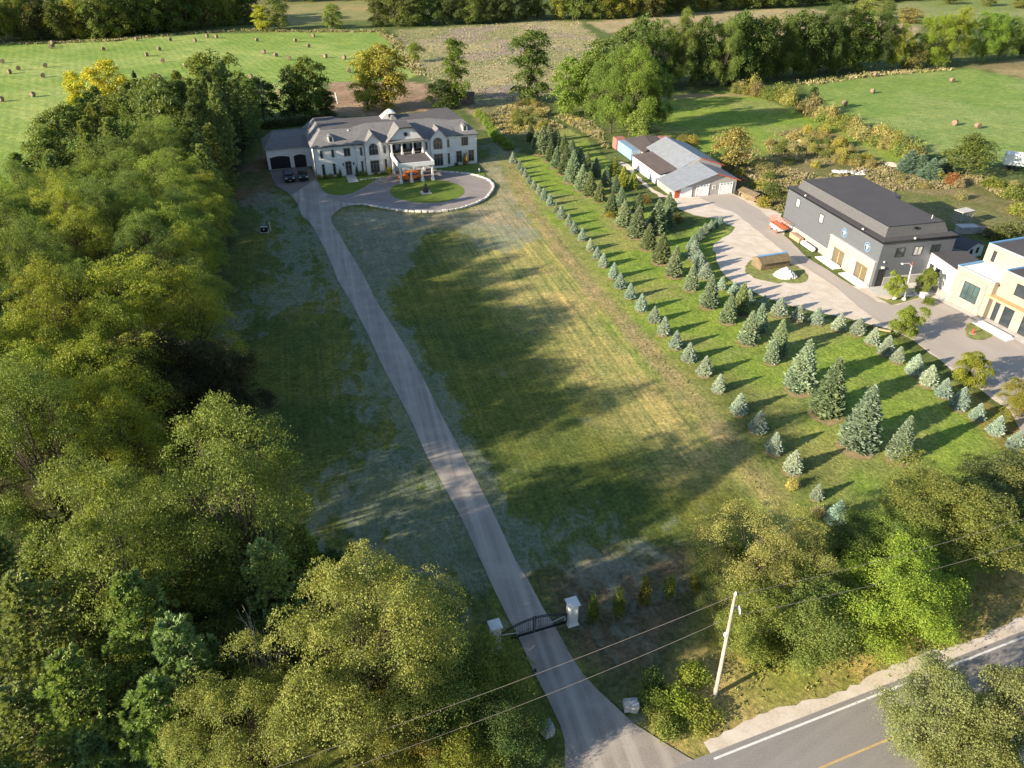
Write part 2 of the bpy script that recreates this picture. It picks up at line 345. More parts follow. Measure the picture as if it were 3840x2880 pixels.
PR['maple_aut'] = [(t, aut(c)) for t, c in PR['maple']]; PR['far_aut'] = [(t, aut(c)) for t, c in PR['far']]; PR['shrub_aut'] = [(t, aut(c)) for t, c in PR['shrub']]
DIM.update(maple_aut=DIM['maple'], far_aut=DIM['far'], shrub_aut=DIM['shrub'])
def plant(kind, name, x, y, H, R, col, label, cat, group=None, z=0.0, var=None):
    k = PR[kind]; i = rng.randrange(len(k)) if var is None else var; pr = k[i]; h, r0 = DIM[kind]
    o = empty(name, (x, y, z), rng.uniform(0, 6.28), label, cat, group, (R / r0, R / r0, H / h))
    j = rng.uniform(.86, 1.14); w = rng.uniform(-.06, .06); col = (col[0] * j * (1 + w), col[1] * j, col[2] * j * (1 - w))
    if kind == 'bare': link('branches', pr, o); return o
    parts = ('stem', 'foliage') if 'shrub' in kind else ('trunk', 'crown')
    link(parts[0], pr[0], o); link(parts[1], pr[1], o, col); return o

# ------------------------------------------------------------------ ground
Z1 = ZM(900, 350, 2.212); Z3 = ZM(1900, 350, 2.212); Z4 = ZM(1700, 2100, 1.843); Z5 = ZM(0, 0, 1.7015); Z6 = ZM(1200, 0, 1.7015); Z7 = ZM(2400, 0, 1.536)
ZB = ZM(800, 700, 1.659); ZG = ZM(1900, 900, 1.659); ZR = ZM(2800, 1050, 2.127); ZT = ZM(2400, 1650, 1.3486); ZE = ZM(2800, 550, 2.074); ZD = ZM(3300, 850, 4.096); ZC = ZM(2900, 780, 4.424); ZA = ZM(980, 400, 5.267); ZBB = ZM(1380, 400, 5.267); ZZ = ZM(2280, 480, 3.687); ZK = ZM(3200, 650, 3.456)
def W(pts, z=0.0): return [G(x, y, z) for x, y in pts]
def axis_lines(a, b, lo, hi, step, grow=1.12):
    m = list(np.arange(a, b, step)); s = step; x = b
    while x < hi: m.append(x); s *= grow; x += s
    m.append(hi); s = step; x = a - step
    while x > lo: m.insert(0, x); s *= grow; x -= s
    m.insert(0, lo); return np.array(m)
GX = axis_lines(-75, 80, -1800, 1800, .85, 1.035); GY = axis_lines(22, 190, -60, 3600, .85, 1.03)
XX, YY = np.meshgrid(GX, GY); gx, gy = XX.ravel(), YY.ravel()
def vnoise(x, y, s, seed):
    r = np.random.default_rng(seed); T = r.random((64, 64)); u, v = x / s, y / s; iu = np.floor(u).astype(int); iv = np.floor(v).astype(int)
    fu = u - iu; fv = v - iv; fu = fu * fu * (3 - 2 * fu); fv = fv * fv * (3 - 2 * fv); g = lambda a, b: T[a % 64, b % 64]
    return (g(iu, iv) * (1 - fu) + g(iu + 1, iv) * fu) * (1 - fv) + (g(iu, iv + 1) * (1 - fu) + g(iu + 1, iv + 1) * fu) * fv
def fbm(x, y, s, seed): return (vnoise(x, y, s, seed) * .5 + vnoise(x, y, s / 2, seed + 1) * .27 + vnoise(x, y, s / 4, seed + 2) * .23)
def sdist(poly, x=None, y=None):
    """signed distance, positive inside"""
    x = gx if x is None else x; y = gy if y is None else y; d = np.full(len(x), 1e9); ins = np.zeros(len(x), bool); n = len(poly)
    for i in range(n):
        ax, ay = poly[i]; bx, by = poly[(i + 1) % n]; ex, ey = bx - ax, by - ay; wx, wy = x - ax, y - ay
        t = np.clip((wx * ex + wy * ey) / (ex * ex + ey * ey + 1e-9), 0, 1); d = np.minimum(d, (wx - t * ex) ** 2 + (wy - t * ey) ** 2)
        c = ((ay <= y) & (by > y)) | ((by <= y) & (ay > y)); ins ^= c & ((ex * (y - ay) - ey * (x - ax)) * (1 if by > ay else -1) < 0) if False else c & (x < ax + (y - ay) * ex / (ey if abs(ey) > 1e-9 else 1e-9))
    return np.where(ins, 1, -1) * np.sqrt(d)
def region(poly, soft=1.0, wob=1.0, seed=3):
    d = sdist(poly) + (fbm(gx, gy, 7, seed) - .5) * 2 * wob; return np.clip(d / soft + .5, 0, 1)
def pline(pts, width, soft=.6, seed=5, wob=.4):
    d = np.full(len(gx), 1e9)
    for (ax, ay), (bx, by) in zip(pts, pts[1:]):
        ex, ey = bx - ax, by - ay; wx, wy = gx - ax, gy - ay; t = np.clip((wx * ex + wy * ey) / (ex * ex + ey * ey), 0, 1); d = np.minimum(d, (wx - t * ex) ** 2 + (wy - t * ey) ** 2)
    return np.clip((width / 2 - np.sqrt(d) + (fbm(gx, gy, 4, seed) - .5) * 2 * wob) / soft + .5, 0, 1)
col = np.empty((len(gx), 3)); col[:] = (.115, .15, .045)          # rough grass
stk = np.zeros(len(gx)); hay = np.zeros(len(gx)); seedm = np.zeros(len(gx)); tuf = np.full(len(gx), .5)
def paint(m, c, tv=None, c2=None, s2=9, sd2=21):
    global col, tuf
    c = np.array(c)[None]; 
    if c2 is not None: f = np.clip((fbm(gx, gy, s2, sd2) - .5) * 5 + .5, 0, 1)[:, None]; c = c * (1 - f) + np.array(c2)[None] * f
    col = col * (1 - m[:, None]) + c * m[:, None]
    if tv is not None: tuf = tuf * (1 - m) + tv * m
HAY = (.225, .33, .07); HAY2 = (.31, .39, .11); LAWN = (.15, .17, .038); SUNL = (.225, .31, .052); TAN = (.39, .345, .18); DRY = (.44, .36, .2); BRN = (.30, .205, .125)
# far country: patchwork
paint((fbm(gx, gy, 260, 77) > .52).astype(float) * (gy > 420), (.2, .2, .08)); paint((fbm(gx, gy, 200, 78) > .56).astype(float) * (gy > 560), (.32, .27, .14))
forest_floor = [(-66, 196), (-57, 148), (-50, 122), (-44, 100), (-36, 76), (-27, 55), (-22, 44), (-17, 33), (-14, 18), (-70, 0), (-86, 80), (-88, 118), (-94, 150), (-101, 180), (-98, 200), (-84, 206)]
hayL = W([Z5(-900, 250), Z5(0, 283), Z5(300, 262), Z5(700, 245), Z5(1100, 222), Z5(1500, 208), Z5(1900, 203), Z6(370, 201), Z6(450, 252), Z6(500, 320), Z6(560, 400), Z6(635, 470), Z6(520, 515), Z6(0, 524), (1200, 330), (950, 480)]) + [(-66, 196), (-84, 206), (-98, 200), (-101, 180), (-94, 150), (-88, 118), (-80, 70), (-700, 40)]
paint(region(hayL, 1.5, 1.2), HAY, .35, HAY2, 40); hay = np.maximum(hay, region(hayL, 3, 1))
paint(region(W([Z6(20, 165), Z6(-200, 170), Z6(-300, 40), Z6(0, 15), Z6(450, -8), Z6(700, 0), Z6(440, 120)]), 2, 2), (.33, .28, .12), .5, (.26, .26, .1), 30)
paint(region(W([Z6(130, 130), Z6(340, 120), Z6(340, 165), Z6(130, 180), Z6(-200, 185), Z6(-150, 150)]), 2, 2), (.14, .17, .05), 1)
meadow = W([Z6(480, 190), Z6(1000, 160), Z6(1330, 130), Z6(1650, 135), Z6(1760, 230), Z6(1900, 330), Z6(2100, 500), Z6(1500, 640), Z6(950, 690), Z6(770, 600), Z6(680, 500), Z6(600, 420), Z6(540, 320)])
paint(region(meadow, 3, 3), TAN, 1, (.27, .27, .12), 26); paint(region(meadow, 3, 3) * np.clip((fbm(gx, gy, 22, 41) - .56) * 9, 0, 1), (.32, .265, .2), 1)
paint(region(W([Z6(20, 690), Z6(70, 525), Z6(300, 525), Z6(520, 515), Z6(720, 545), Z6(765, 640), Z6(700, 705), Z6(300, 735), Z6(40, 745)]), 1, 1.5), BRN, .1, (.38, .27, .17), 8)
dry = W([Z6(1700, 140), Z6(2050, 110), Z7(150, 80), Z7(500, 60), Z7(900, 48), Z7(1100, 62), Z7(1330, 95), Z7(1620, 150), Z7(1590, 235), Z7(1300, 220), Z7(700, 250), Z7(0, 260), Z6(2090, 260), Z6(1840, 210)])
paint(region(dry, 2, 2), DRY, .6, (.38, .31, .17), 18)
paint(region(W([Z7(1180, 30), Z7(1600, 8), Z7(2000, -10), Z7(2600, -20), Z7(2600, 170), Z7(2200, 190), Z7(1620, 150), Z7(1330, 95)]), 2, 2), (.2, .255, .075), .4, (.25, .28, .11), 30)
baleR = W([Z7(925, 492), Z7(1330, 437), Z7(1800, 400), Z7(1900, 393), Z7(2212, 455), Z7(2700, 560), Z7(2700, 960), Z7(2000, 940), Z7(1640, 880), Z7(1540, 800), Z7(1250, 700), Z7(1080, 600)])
paint(region(baleR, 1.5, 1.2), (.25, .33, .1), .3, (.21, .31, .075), 25); hay = np.maximum(hay, region(baleR, 3, 1) * .5)
paint(region(W([Z7(1870, 385), Z7(2212, 335), Z7(2700, 330), Z7(2700, 545), Z7(2212, 450), Z7(1950, 392)]), 2, 2), (.34, .28, .14), 1, (.24, .2, .1), 10)
midf = W([Z7(110, 560), Z7(300, 535), Z7(500, 522), Z7(640, 540), Z7(900, 640), Z7(1200, 760), Z7(1540, 900), (3500, 640), (3400, 700), (2960, 560), (2860, 600), (2720, 620), (2560, 560), (2480, 500), (2420, 420)])
paint(region(midf, 1.5, 1.5), SUNL, .4, (.26, .3, .085), 14); paint(region(W([Z7(110, 560), Z7(300, 535), Z7(640, 535), Z7(640, 552), Z7(110, 575)]), 1, .5), (.36, .3, .14), .6)
backf = W([(3160, 660), (3340, 640), (3560, 700), (3840, 800), (4100, 900), (4100, 1000), (3840, 930), (3560, 860), (3400, 780), (3230, 700)])
paint(region(backf, 1.5, 1.5), (.15, .185, .05), .5, (.2, .2, .08), 9)
scrub = W([(2860, 600), (3000, 480), (3160, 500), (3260, 590), (3400, 620), (3560, 640), (3840, 690), (4200, 800), (4200, 950), (3560, 740), (3320, 700), (3180, 640), (2940, 700), (2900, 800), (2800, 760), (2700, 700), (2680, 610)])
paint(region(scrub, 3, 2.5), (.26, .215, .105), 1, (.17, .17, .06), 7)
# brush behind and right of the mansion
paint(region(W([Z3(0, 100), Z3(150, 70), Z3(350, 120), Z3(320, 200), Z3(480, 300), Z3(300, 310), Z3(0, 350), (1790, 480), (1750, 400)]), 2, 2), (.21, .2, .09), 1, (.3, .26, .15), 6)
lawn = W([(1050, 700), (900, 560), (1000, 520), (1010, 640), (1188, 668), (1789, 612), (1850, 560), (1900, 640), (1960, 760), (2100, 980), (2420, 1280), (2780, 1680), (2900, 1830), (2920, 2000), (2640, 2200), (2300, 2450), (2200, 2600), (2080, 2880), (900, 3000), (600, 2000), (800, 1100)])
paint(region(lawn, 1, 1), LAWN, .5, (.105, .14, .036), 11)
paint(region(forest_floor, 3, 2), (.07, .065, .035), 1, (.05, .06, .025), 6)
# dry, sunlit strip on the right of the lawn and bleached ground by the ring drive
strip = W([(1990, 760), (2330, 1180), (2640, 1500), (2820, 1760), (2520, 1770), (2280, 1580), (2100, 1400), (1950, 1210), (1800, 1040), (1700, 930), (1880, 800)])
paint(region(strip, 8, 2.5), (.4, .35, .13), .8, (.32, .32, .105), 6)  # dry straw tone, also brightened for the sunlight on this part
bleach = W([(1860, 585), (1930, 700), (1990, 800), (2000, 900), (1930, 900), (1800, 850), (1600, 850), (1400, 860), (1280, 830), (1250, 800), (1320, 770), (1500, 800), (1750, 795), (1850, 740), (1840, 680), (1790, 620)])
paint(region(bleach, 3, 1.6), (.37, .33, .2), .3, (.3, .27, .14), 5)
paint(region(W([(1240, 830), (1500, 850), (1560, 900), (1480, 1000), (1400, 1060), (1330, 930)]), 3, 2), (.2, .19, .11), .4)
stk = np.maximum(stk, region(lawn, 4, 1) * np.clip(.3 + fbm(gx, gy, 16, 91) * .5, 0, 1)); stk = np.maximum(stk, region(strip, 6, 1))
lawnR = W([(1860, 545), (1930, 570), (2080, 600), (2100, 540), (2010, 460), (2060, 450), (2200, 520), (2290, 620), (2330, 720), (2460, 800), (2540, 900), (2640, 820), (2760, 800), (2740, 900), (2680, 980), (2800, 1110), (3040, 1180), (3330, 1260), (3600, 1440), (3840, 1610), (4000, 1750), (3900, 2050), (3300, 2200), (2900, 2000), (2700, 1720), (2400, 1360), (2050, 960), (1920, 700)])
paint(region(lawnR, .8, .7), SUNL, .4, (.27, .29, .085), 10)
paint(region(W([(2560, 1300), (2760, 1400), (2960, 1640), (3160, 1800), (3020, 1900), (2800, 1640), (2600, 1420)]), 4, 2), (.17, .19, .055), .4)
swale = W([(1900, 560), (1935, 680), (1990, 780), (2080, 900), (2200, 1070), (2330, 1200), (2450, 1330), (2600, 1500), (2720, 1640), (2810, 1760), (2900, 1860)])
paint(pline(swale, 3.2, 1.2), (.3, .28, .1), 1, (.36, .3, .14), 4); paint(pline(swale, .5, .5) * .5, (.3, .23, .12), 1)
# orange leaf litter under the maple by the lane, roadside verge
paint(region(W([(3650, 1480), (3840, 1600), (4000, 1700), (3900, 1760), (3780, 1700), (3700, 1600)]), 3, 2) * .9, (.34, .17, .07), .6, (.2, .17, .05), 4)
verge = W([(2500, 2500), (2620, 2300), (2900, 2250), (3300, 2200), (3840, 2000), (4100, 1950), (4100, 2300), (3400, 2520), (2900, 2730), (2560, 2830), (2440, 2740)])
paint(region(verge, 2, 1.5), (.29, .29, .065), 1, (.4, .32, .12), 5)
# hydro-seeded patches: pale teal mulch
for poly, s in (([(1010, 720), (1090, 740), (1150, 830), (1200, 980), (1240, 1100), (1200, 1160), (1120, 1190), (980, 1190), (970, 1100), (1010, 1000), (1030, 900), (960, 800), (940, 740)], .62),
                ([(1310, 800), (1420, 780), (1500, 810), (1640, 860), (1540, 960), (1520, 1020), (1460, 1080), (1390, 1060), (1330, 960), (1260, 850)], .75),
                ([(1700, 830), (1880, 840), (1960, 790), (2000, 900), (1890, 930), (1760, 900)], .8), ([(1900, 560), (1860, 520), (1820, 560), (1850, 600)], .7),
                ([(800, 1170), (920, 1160), (930, 1220), (840, 1260)], 1.0), ([(1300, 1350), (1440, 1370), (1560, 1600), (1620, 1760), (1500, 1760), (1400, 1560), (1340, 1480)], .55),
                ([(1380, 1640), (1600, 1700), (1720, 1900), (1860, 2200), (1750, 2200), (1500, 2120), (1100, 2080), (1150, 1960), (1300, 1800)], .72),
                ([(1880, 1960), (2100, 1980), (2560, 1980), (2600, 2160), (2480, 2240), (2300, 2330), (2150, 2240), (2000, 2120)], .5), ([(2200, 2340), (2420, 2300), (2500, 2400), (2400, 2520), (2340, 2640), (2240, 2500)], .42),
                ([(1640, 1560), (1720, 1560), (1900, 1850), (1820, 1860), (1700, 1700)], .5), ([(1560, 2150), (1800, 2250), (1860, 2450), (1700, 2500)], .4)):
    seedm = np.maximum(seedm, region(W(poly), 8, 3.5, 9) * s * .8)
for e_ in (((1174, 851), (1222, 941), (1270, 1056), (1324, 1146), (1379, 1249), (1427, 1357), (1481, 1460), (1541, 1574), (1596, 1700), (1665, 1822), (1732, 1944), (1798, 2090)), ((1240, 827), (1270, 875), (1324, 965), (1367, 1038), (1415, 1134), (1469, 1218), (1523, 1303), (1590, 1423), (1662, 1568), (1728, 1689), (1785, 1795), (1842, 1905), (1933, 2100))):
    seedm = np.maximum(seedm, pline(W(e_), 3.6, 1.6, 13, .9) * .52)
paint(region(W([(1980, 2160), (2560, 2060), (2640, 2300), (2500, 2480), (2300, 2560), (2160, 2440)]), 3, 2) * .85, (.17, .125, .085), .3, (.12, .1, .06), 4)  # ground round the gate painted browner for the shade there
paint(region(W([(1000, 560), (900, 640), (880, 760), (960, 780), (1060, 700), (1020, 640)]), 2, 1.5) * .8, (.2, .13, .08), .5, (.1, .1, .04), 3)
gz = -.06 + (fbm(gx, gy, 18, 60) - .5) * .05 + np.where(gy > 700, 0, 0)
me = bpy.data.meshes.new('ground'); nx, ny = len(GX), len(GY); me.vertices.add(nx * ny)
me.vertices.foreach_set('co', np.stack([gx, gy, gz], 1).ravel().astype(np.float32))
ii = (np.arange(ny - 1)[:, None] * nx + np.arange(nx - 1)[None]).ravel(); Q = np.stack([ii, ii + 1, ii + nx + 1, ii + nx], 1)
me.loops.add(4 * len(Q)); me.loops.foreach_set('vertex_index', Q.ravel().astype(np.int32)); me.polygons.add(len(Q)); me.polygons.foreach_set('loop_start', np.arange(0, 4 * len(Q), 4, dtype=np.int32)); me.update()
ca = me.color_attributes.new('land', 'FLOAT_COLOR', 'POINT'); ca.data.foreach_set('color', np.concatenate([col, np.ones((len(gx), 1))], 1).ravel().astype(np.float32))
cb_ = me.color_attributes.new('cover', 'FLOAT_COLOR', 'POINT'); cb_.data.foreach_set('color', np.stack([seedm, stk, hay, tuf], 1).ravel().astype(np.float32))
m, nt, nd, lk, bs = newmat('ground_cover')
A1 = N(nt, 'ShaderNodeAttribute', attribute_name='land'); A2 = N(nt, 'ShaderNodeAttribute', attribute_name='cover'); sp = nt.nodes.new('ShaderNodeSeparateColor'); lk.new(A2.outputs['Color'], sp.inputs[0])
v0 = coord(nt); nfine = noise(nt, 2.4, 8, v0, .78); nmid = noise(nt, .55, 6, v0, .65); nbig = noise(nt, .12, 4, v0)
c = mix(nt, 1.0, A1.outputs['Color'], ramp(nt, nfine, [(.3, (.4, .43, .42)), (.5, (1,) * 3), (.7, (1.75, 1.65, 1.6))]), 'MULTIPLY')
c = mix(nt, 1.0, c, ramp(nt, nmid, [(.3, (.66, .72, .7)), (.52, (1, 1, 1)), (.72, (1.32, 1.22, 1.25))]), 'MULTIPLY')
c = mix(nt, 1.0, c, ramp(nt, nbig, [(.35, (.85, .92, .9)), (.65, (1.15, 1.07, 1.1))]), 'MULTIPLY')
vs_ = coord(nt, 'Object', math.radians(76), (.035, .9, 1)); ns = noise(nt, 1.0, 5, vs_, .6, .3)           # wheel tracks and windrows along the lawn
ft = N(nt, 'ShaderNodeMath', operation='MULTIPLY'); lk.new(sp.outputs['Green'], ft.inputs[0]); ft.inputs[1].default_value = .8
c = mix(nt, ft.outputs[0], c, mix(nt, 1.0, c, ramp(nt, ns, [(.3, (.72, .76, .74)), (.5, (1, 1, 1)), (.7, (1.4, 1.25, 1.2))]), 'MULTIPLY'))
ns2 = noise(nt, 1.0, 4, coord(nt, 'Object', math.radians(74.5), (.015, 2.2, 1)), .65, .15)
c = mix(nt, sp.outputs['Green'], c, mix(nt, 1.0, c, ramp(nt, ns2, [(.36, (.74, .8, .8)), (.5, (1, 1, 1)), (.64, (1.3, 1.2, 1.12))]), 'MULTIPLY'))
vw = coord(nt, 'Object', math.radians(-28), (1, 1, 1)); wv = N(nt, 'ShaderNodeTexWave', Scale=.13, Distortion=9.0, Detail=2.5); wv.inputs['Detail Scale'].default_value = .045; lk.new(vw, wv.inputs['Vector'])
nh = noise(nt, 1.0, 4, coord(nt, 'Object', math.radians(35), (.04, .5, 1)), .6)
c = mix(nt, sp.outputs['Blue'], c, mix(nt, 1.0, c, mix(nt, .5, ramp(nt, wv.outputs['Fac'], [(.1, (.86, .9, .86)), (.9, (1.13, 1.09, 1.13))]), ramp(nt, nh, [(.3, (.65, .75, .65)), (.7, (1.42, 1.25, 1.35))])), 'MULTIPLY'))
nsd = noise(nt, .42, 7, coord(nt, 'Object', math.radians(76), (.55, 1.0, 1)), .72, .6)
n5 = N(nt, 'ShaderNodeMath', operation='MULTIPLY_ADD'); lk.new(nsd, n5.inputs[0]); n5.inputs[1].default_value = 1.9; n5.inputs[2].default_value = -.45
th = N(nt, 'ShaderNodeMath', operation='ADD'); lk.new(sp.outputs['Red'], th.inputs[0]); lk.new(n5.outputs[0], th.inputs[1])
sm = ramp(nt, th.outputs[0], [(.7, (0, 0, 0)), (1.1, (.38,) * 3), (1.55, (.8,) * 3)])
c = mix(nt, sm, c, mix(nt, 1.0, ramp(nt, nfine, [(.3, (.18, .205, .155)), (.7, (.34, .37, .29))]), ramp(nt, nmid, [(.3, (.85,) * 3), (.7, (1.1,) * 3)]), 'MULTIPLY'))
lk.new(c, bs.inputs['Base Color']); bs.inputs['Roughness'].default_value = .95; bs.inputs['Specular IOR Level'].default_value = .1
hh = noise(nt, 2.6, 8, v0, .75); bt = N(nt, 'ShaderNodeBump', Distance=.22, Strength=.8); lk.new(hh, bt.inputs['Height']); lk.new(bt.outputs[0], bs.inputs['Normal'])
me.materials.append(m); g = link('ground', me); tag(g, kind='structure')

# ------------------------------------------------------------------ paved sheets
def ragged(pts, amp=.25, step=1.2, seed=1):
    r = random.Random(seed); out = []; n = len(pts)
    for i in range(n):
        a = Vector(pts[i]); b = Vector(pts[(i + 1) % n]); L = (b - a).length; k = max(1, int(L / step)); nn = Vector((-(b - a).y, (b - a).x)).normalized() if L > 0 else Vector((0, 0))
        for j in range(k): p = a + (b - a) * j / k + nn * r.uniform(-amp, amp); out.append((p.x, p.y))
    return out
def sheet(name, pts, z, m, kind='structure', parent=None):
    bm = bmesh.new(); f = bm.faces.new([bm.verts.new((x, y, z)) for x, y in pts]); f.normal_update()
    if f.normal.z < 0: f.normal_flip()
    bmesh.ops.triangulate(bm, faces=[f]); me = bpy.data.meshes.new(name); bm.to_mesh(me); bm.free(); me.materials.append(m)
    o = link(name, me, parent)
    if kind: tag(o, kind=kind)
    return o
def smooth(pts, it=2, closed=True):
    for _ in range(it):
        q = []
        n = len(pts)
        for i in range(n if closed else n - 1):
            a, b = pts[i], pts[(i + 1) % n]; q += [(a[0] * .75 + b[0] * .25, a[1] * .75 + b[1] * .25), (a[0] * .25 + b[0] * .75, a[1] * .25 + b[1] * .75)]
        pts = q if closed else [pts[0]] + q + [pts[-1]]
    return pts
def asphalt(name, c, dust, rot, amt=.5, fine=9, st=(.03, 1.1, 1)):
    m, nt, nd, lk, bs = newmat(name)
    v = coord(nt); n0 = noise(nt, fine, 4, v, .7); n1 = noise(nt, .35, 5, v, .6); n2 = noise(nt, 1.0, 4, coord(nt, 'Object', rot, st), .55)
    base = ramp(nt, n0, [(.3, tuple(x * .8 for x in c)), (.7, tuple(x * 1.22 for x in c))])
    cc = mix(nt, ramp(nt, n2, [(.42, (0, 0, 0)), (.68, (amt,) * 3)]), base, dust); cc = mix(nt, ramp(nt, n1, [(.45, (0, 0, 0)), (.75, (amt * .8,) * 3)]), cc, dust)
    lk.new(cc, bs.inputs['Base Color']); bs.inputs['Roughness'].default_value = .9; bump(nt, bs, n0, .01); return m
M_DRV = asphalt('driveway_asphalt', (.29, .25, .215), (.5, .44, .37), math.radians(76), .75)
M_DRVC = asphalt('ring_asphalt', (.25, .215, .2), (.36, .32, .3), 0.4, .45)
M_ROAD = asphalt('road_asphalt', (.25, .23, .215), (.34, .315, .29), math.radians(-30), .35)
M_LANE = asphalt('lane_asphalt', (.4, .35, .305), (.48, .425, .365), math.radians(75), .5, 9, (.08, .5, 1))
M_GRAV = asphalt('gravel', (.58, .49, .39), (.74, .66, .57), .6, .7, 5, (.5, .8, 1))
M_PAVE = mat_brick('paver', (.26, .19, .17), (.32, .25, .22), (.2, .17, .15), 1.0)
M_TURF = mat('cut_turf', (.12, .19, .022), .95, .22, .8, c2=(.16, .2, .03), bmp=.03, fine=9)
drvL = W([Z1(243, 640), Z1(265, 690), Z1(300, 765), Z1(370, 800), Z1(430, 850), Z1(475, 910), Z1(510, 1010), Z1(560, 1050)] + [(x, y) for x, y in ((1174, 851), (1222, 941), (1270, 1056), (1324, 1146), (1379, 1249), (1427, 1357), (1481, 1460), (1541, 1574), (1596, 1700), (1665, 1822), (1732, 1944), (1798, 2090), (1852, 2209), (1906, 2317), (1944, 2388), (2004, 2523), (2058, 2626), (2101, 2719), (2118, 2778), (2118, 2880))])
drvR = W([(1240, 827), (1270, 875), (1324, 965), (1367, 1038), (1415, 1134), (1469, 1218), (1523, 1303), (1590, 1423), (1662, 1568), (1728, 1689), (1785, 1795), (1842, 1905), (1933, 2100), (1988, 2187), (2036, 2279), (2080, 2344), (2134, 2447), (2188, 2529), (2243, 2588), (2308, 2648), (2378, 2713), (2460, 2765), (2578, 2838), (2625, 2862)])
ring = W([Z1(760, 1060), Z1(755, 1030), Z1(790, 985), Z1(850, 945), Z1(930, 925), Z1(1030, 922), Z1(1150, 946), Z1(1280, 970), Z1(1420, 984), Z1(1580, 988), Z1(1700, 982), Z1(1840, 957), Z1(1950, 922), Z1(2040, 876), Z1(2092, 815), Z1(2106, 768), Z1(2076, 725), Z1(2000, 690), Z1(1900, 668), Z1(1780, 655), Z1(1640, 648)])
drive_pts = ragged(drvL, .05, 1.5, 3) + [G(2140, 3000), G(2560, 3000)] + ragged(drvR[::-1], .05, 1.5, 4) + ring
house_back = W([Z1(1640, 560), Z1(1250, 640), Z1(640, 700), Z1(560, 600)])
sheet('driveway', drvL + [G(2150, 2960), G(2440, 2960)] + drvR[::-1] + ring + house_back, -.012, M_DRV)
M = M_DRVC
ringo = smooth(W([Z1(700, 845), Z1(790, 850), Z1(890, 850), Z1(985, 812), Z1(1065, 765), Z1(1130, 720), Z1(1250, 690), Z1(1640, 660), Z1(1900, 672), Z1(2070, 730), Z1(2098, 770), Z1(2080, 815), Z1(2030, 870), Z1(1940, 915), Z1(1830, 948), Z1(1700, 972), Z1(1580, 978), Z1(1420, 975), Z1(1280, 960), Z1(1150, 935), Z1(1000, 915), Z1(860, 900), Z1(760, 880)]), 1)
sheet('ring_drive', ringo, -.004, M_DRVC)
isl = [G(*Z1(1553 + 309 * math.cos(a), 812 + 97 * math.sin(a))) for a in np.linspace(0, 2 * math.pi, 40, endpoint=False)]
sheet('island_lawn', isl, .02, M_TURF)
sheet('front_lawn', smooth(W([Z1(640, 700), Z1(655, 755), Z1(690, 815), Z1(760, 846), Z1(880, 846), Z1(980, 808), Z1(1060, 762), Z1(1130, 713), Z1(1230, 690), Z1(1250, 660), Z1(900, 670)]), 1), .02, M_TURF)
sheet('side_lawn', smooth(W([Z1(1600, 645), Z1(1640, 615), Z1(1800, 600), Z1(1975, 578), Z1(2010, 620), Z1(2050, 705), Z1(1960, 668), Z1(1800, 648)]), 1), .022, M_TURF)
sheet('patio', W([Z1(1235, 650), Z1(1330, 745), Z1(1450, 735), Z1(1660, 695), Z1(1610, 630), Z1(1400, 640)]), .03, M_PAVE)
sheet('garage_apron', W([Z1(243, 640), Z1(300, 765), Z1(430, 842), Z1(560, 760), Z1(640, 700), Z1(560, 600)]), .004, M_PAVE)
# road
E0 = Vector(G(2578, 2880)); E1 = Vector(G(3290, 2574)); E2 = Vector(G(3840, 2384)); rd = (E2 - E0).normalized(); rn = Vector((rd.y, -rd.x))
if rn.y > 0: rn = -rn
ye = (Vector(G(3445, 2725)) - E0).dot(rn); a0 = E0 - rd * 90; a1 = E0 + rd * 500
def strip_q(o0, o1, s0=0, s1=590): return [tuple(a0 + rd * s0 + rn * o0), tuple(a0 + rd * s1 + rn * o0), tuple(a0 + rd * s1 + rn * o1), tuple(a0 + rd * s0 + rn * o1)]
sheet('road', strip_q(-.35, ye * 2 + .35), .0, M_ROAD)
sh = [tuple(a0 + rd * s + rn * (-1.3 + .2 * math.sin(s * .5) + rng.uniform(-.15, .15))) for s in np.arange(92, 240, .6)]
sheet('gravel_shoulder', [(x, y) for x, y in sh] + [tuple(a0 + rd * 240 - rn * .3), tuple(a0 + rd * 92 - rn * .2)], -.004, M_GRAV)
sheet('far_gravel_shoulder', strip_q(ye * 2 + .2, ye * 2 + 2), -.004, M_GRAV)
M_LINEW = mat('road_paint_white', (.72, .71, .68), .7, .12, 3); M_LINEY = mat('road_paint_yellow', (.55, .4, .17), .7, .15, 3)
sheet('road_edge_line', strip_q(0, .16, 92), .004, M_LINEW); sheet('road_centre_line', strip_q(ye - .07, ye + .07), .004, M_LINEY); sheet('far_road_edge_line', strip_q(ye * 2 - .16, ye * 2), .004, M_LINEW)
# yard of the neighbours
sheet('gravel_yard', ragged(W([ZZ(905, 975), ZZ(720, 950), ZZ(560, 850), ZZ(400, 690), ZZ(250, 560), ZZ(130, 490), ZZ(200, 460), ZZ(300, 500), ZZ(420, 660), ZZ(600, 830), ZZ(780, 930), ZZ(1000, 960), ZZ(1700, 905), ZZ(2212, 1090), (2930, 800), (2960, 960), (3120, 1060), (3300, 1090), (3420, 1090), (3560, 1100), (3840, 1200), (4000, 1300), (4000, 1760), (3840, 1600), ZR(2100, 1030), ZR(1800, 830), ZR(1600, 690), ZR(1330, 480), ZR(1120, 390), ZR(900, 330), ZR(600, 260), ZR(330, 200), ZR(120, 130), ZG(1400, 260), ZG(1310, 160), ZG(1290, 60), ZZ(1480, 1600), ZZ(1700, 1440), ZZ(1760, 1370), ZZ(1500, 1260), ZZ(1200, 1200), ZZ(1000, 1120)]), .3, 1.5, 8), -.012, M_GRAV)
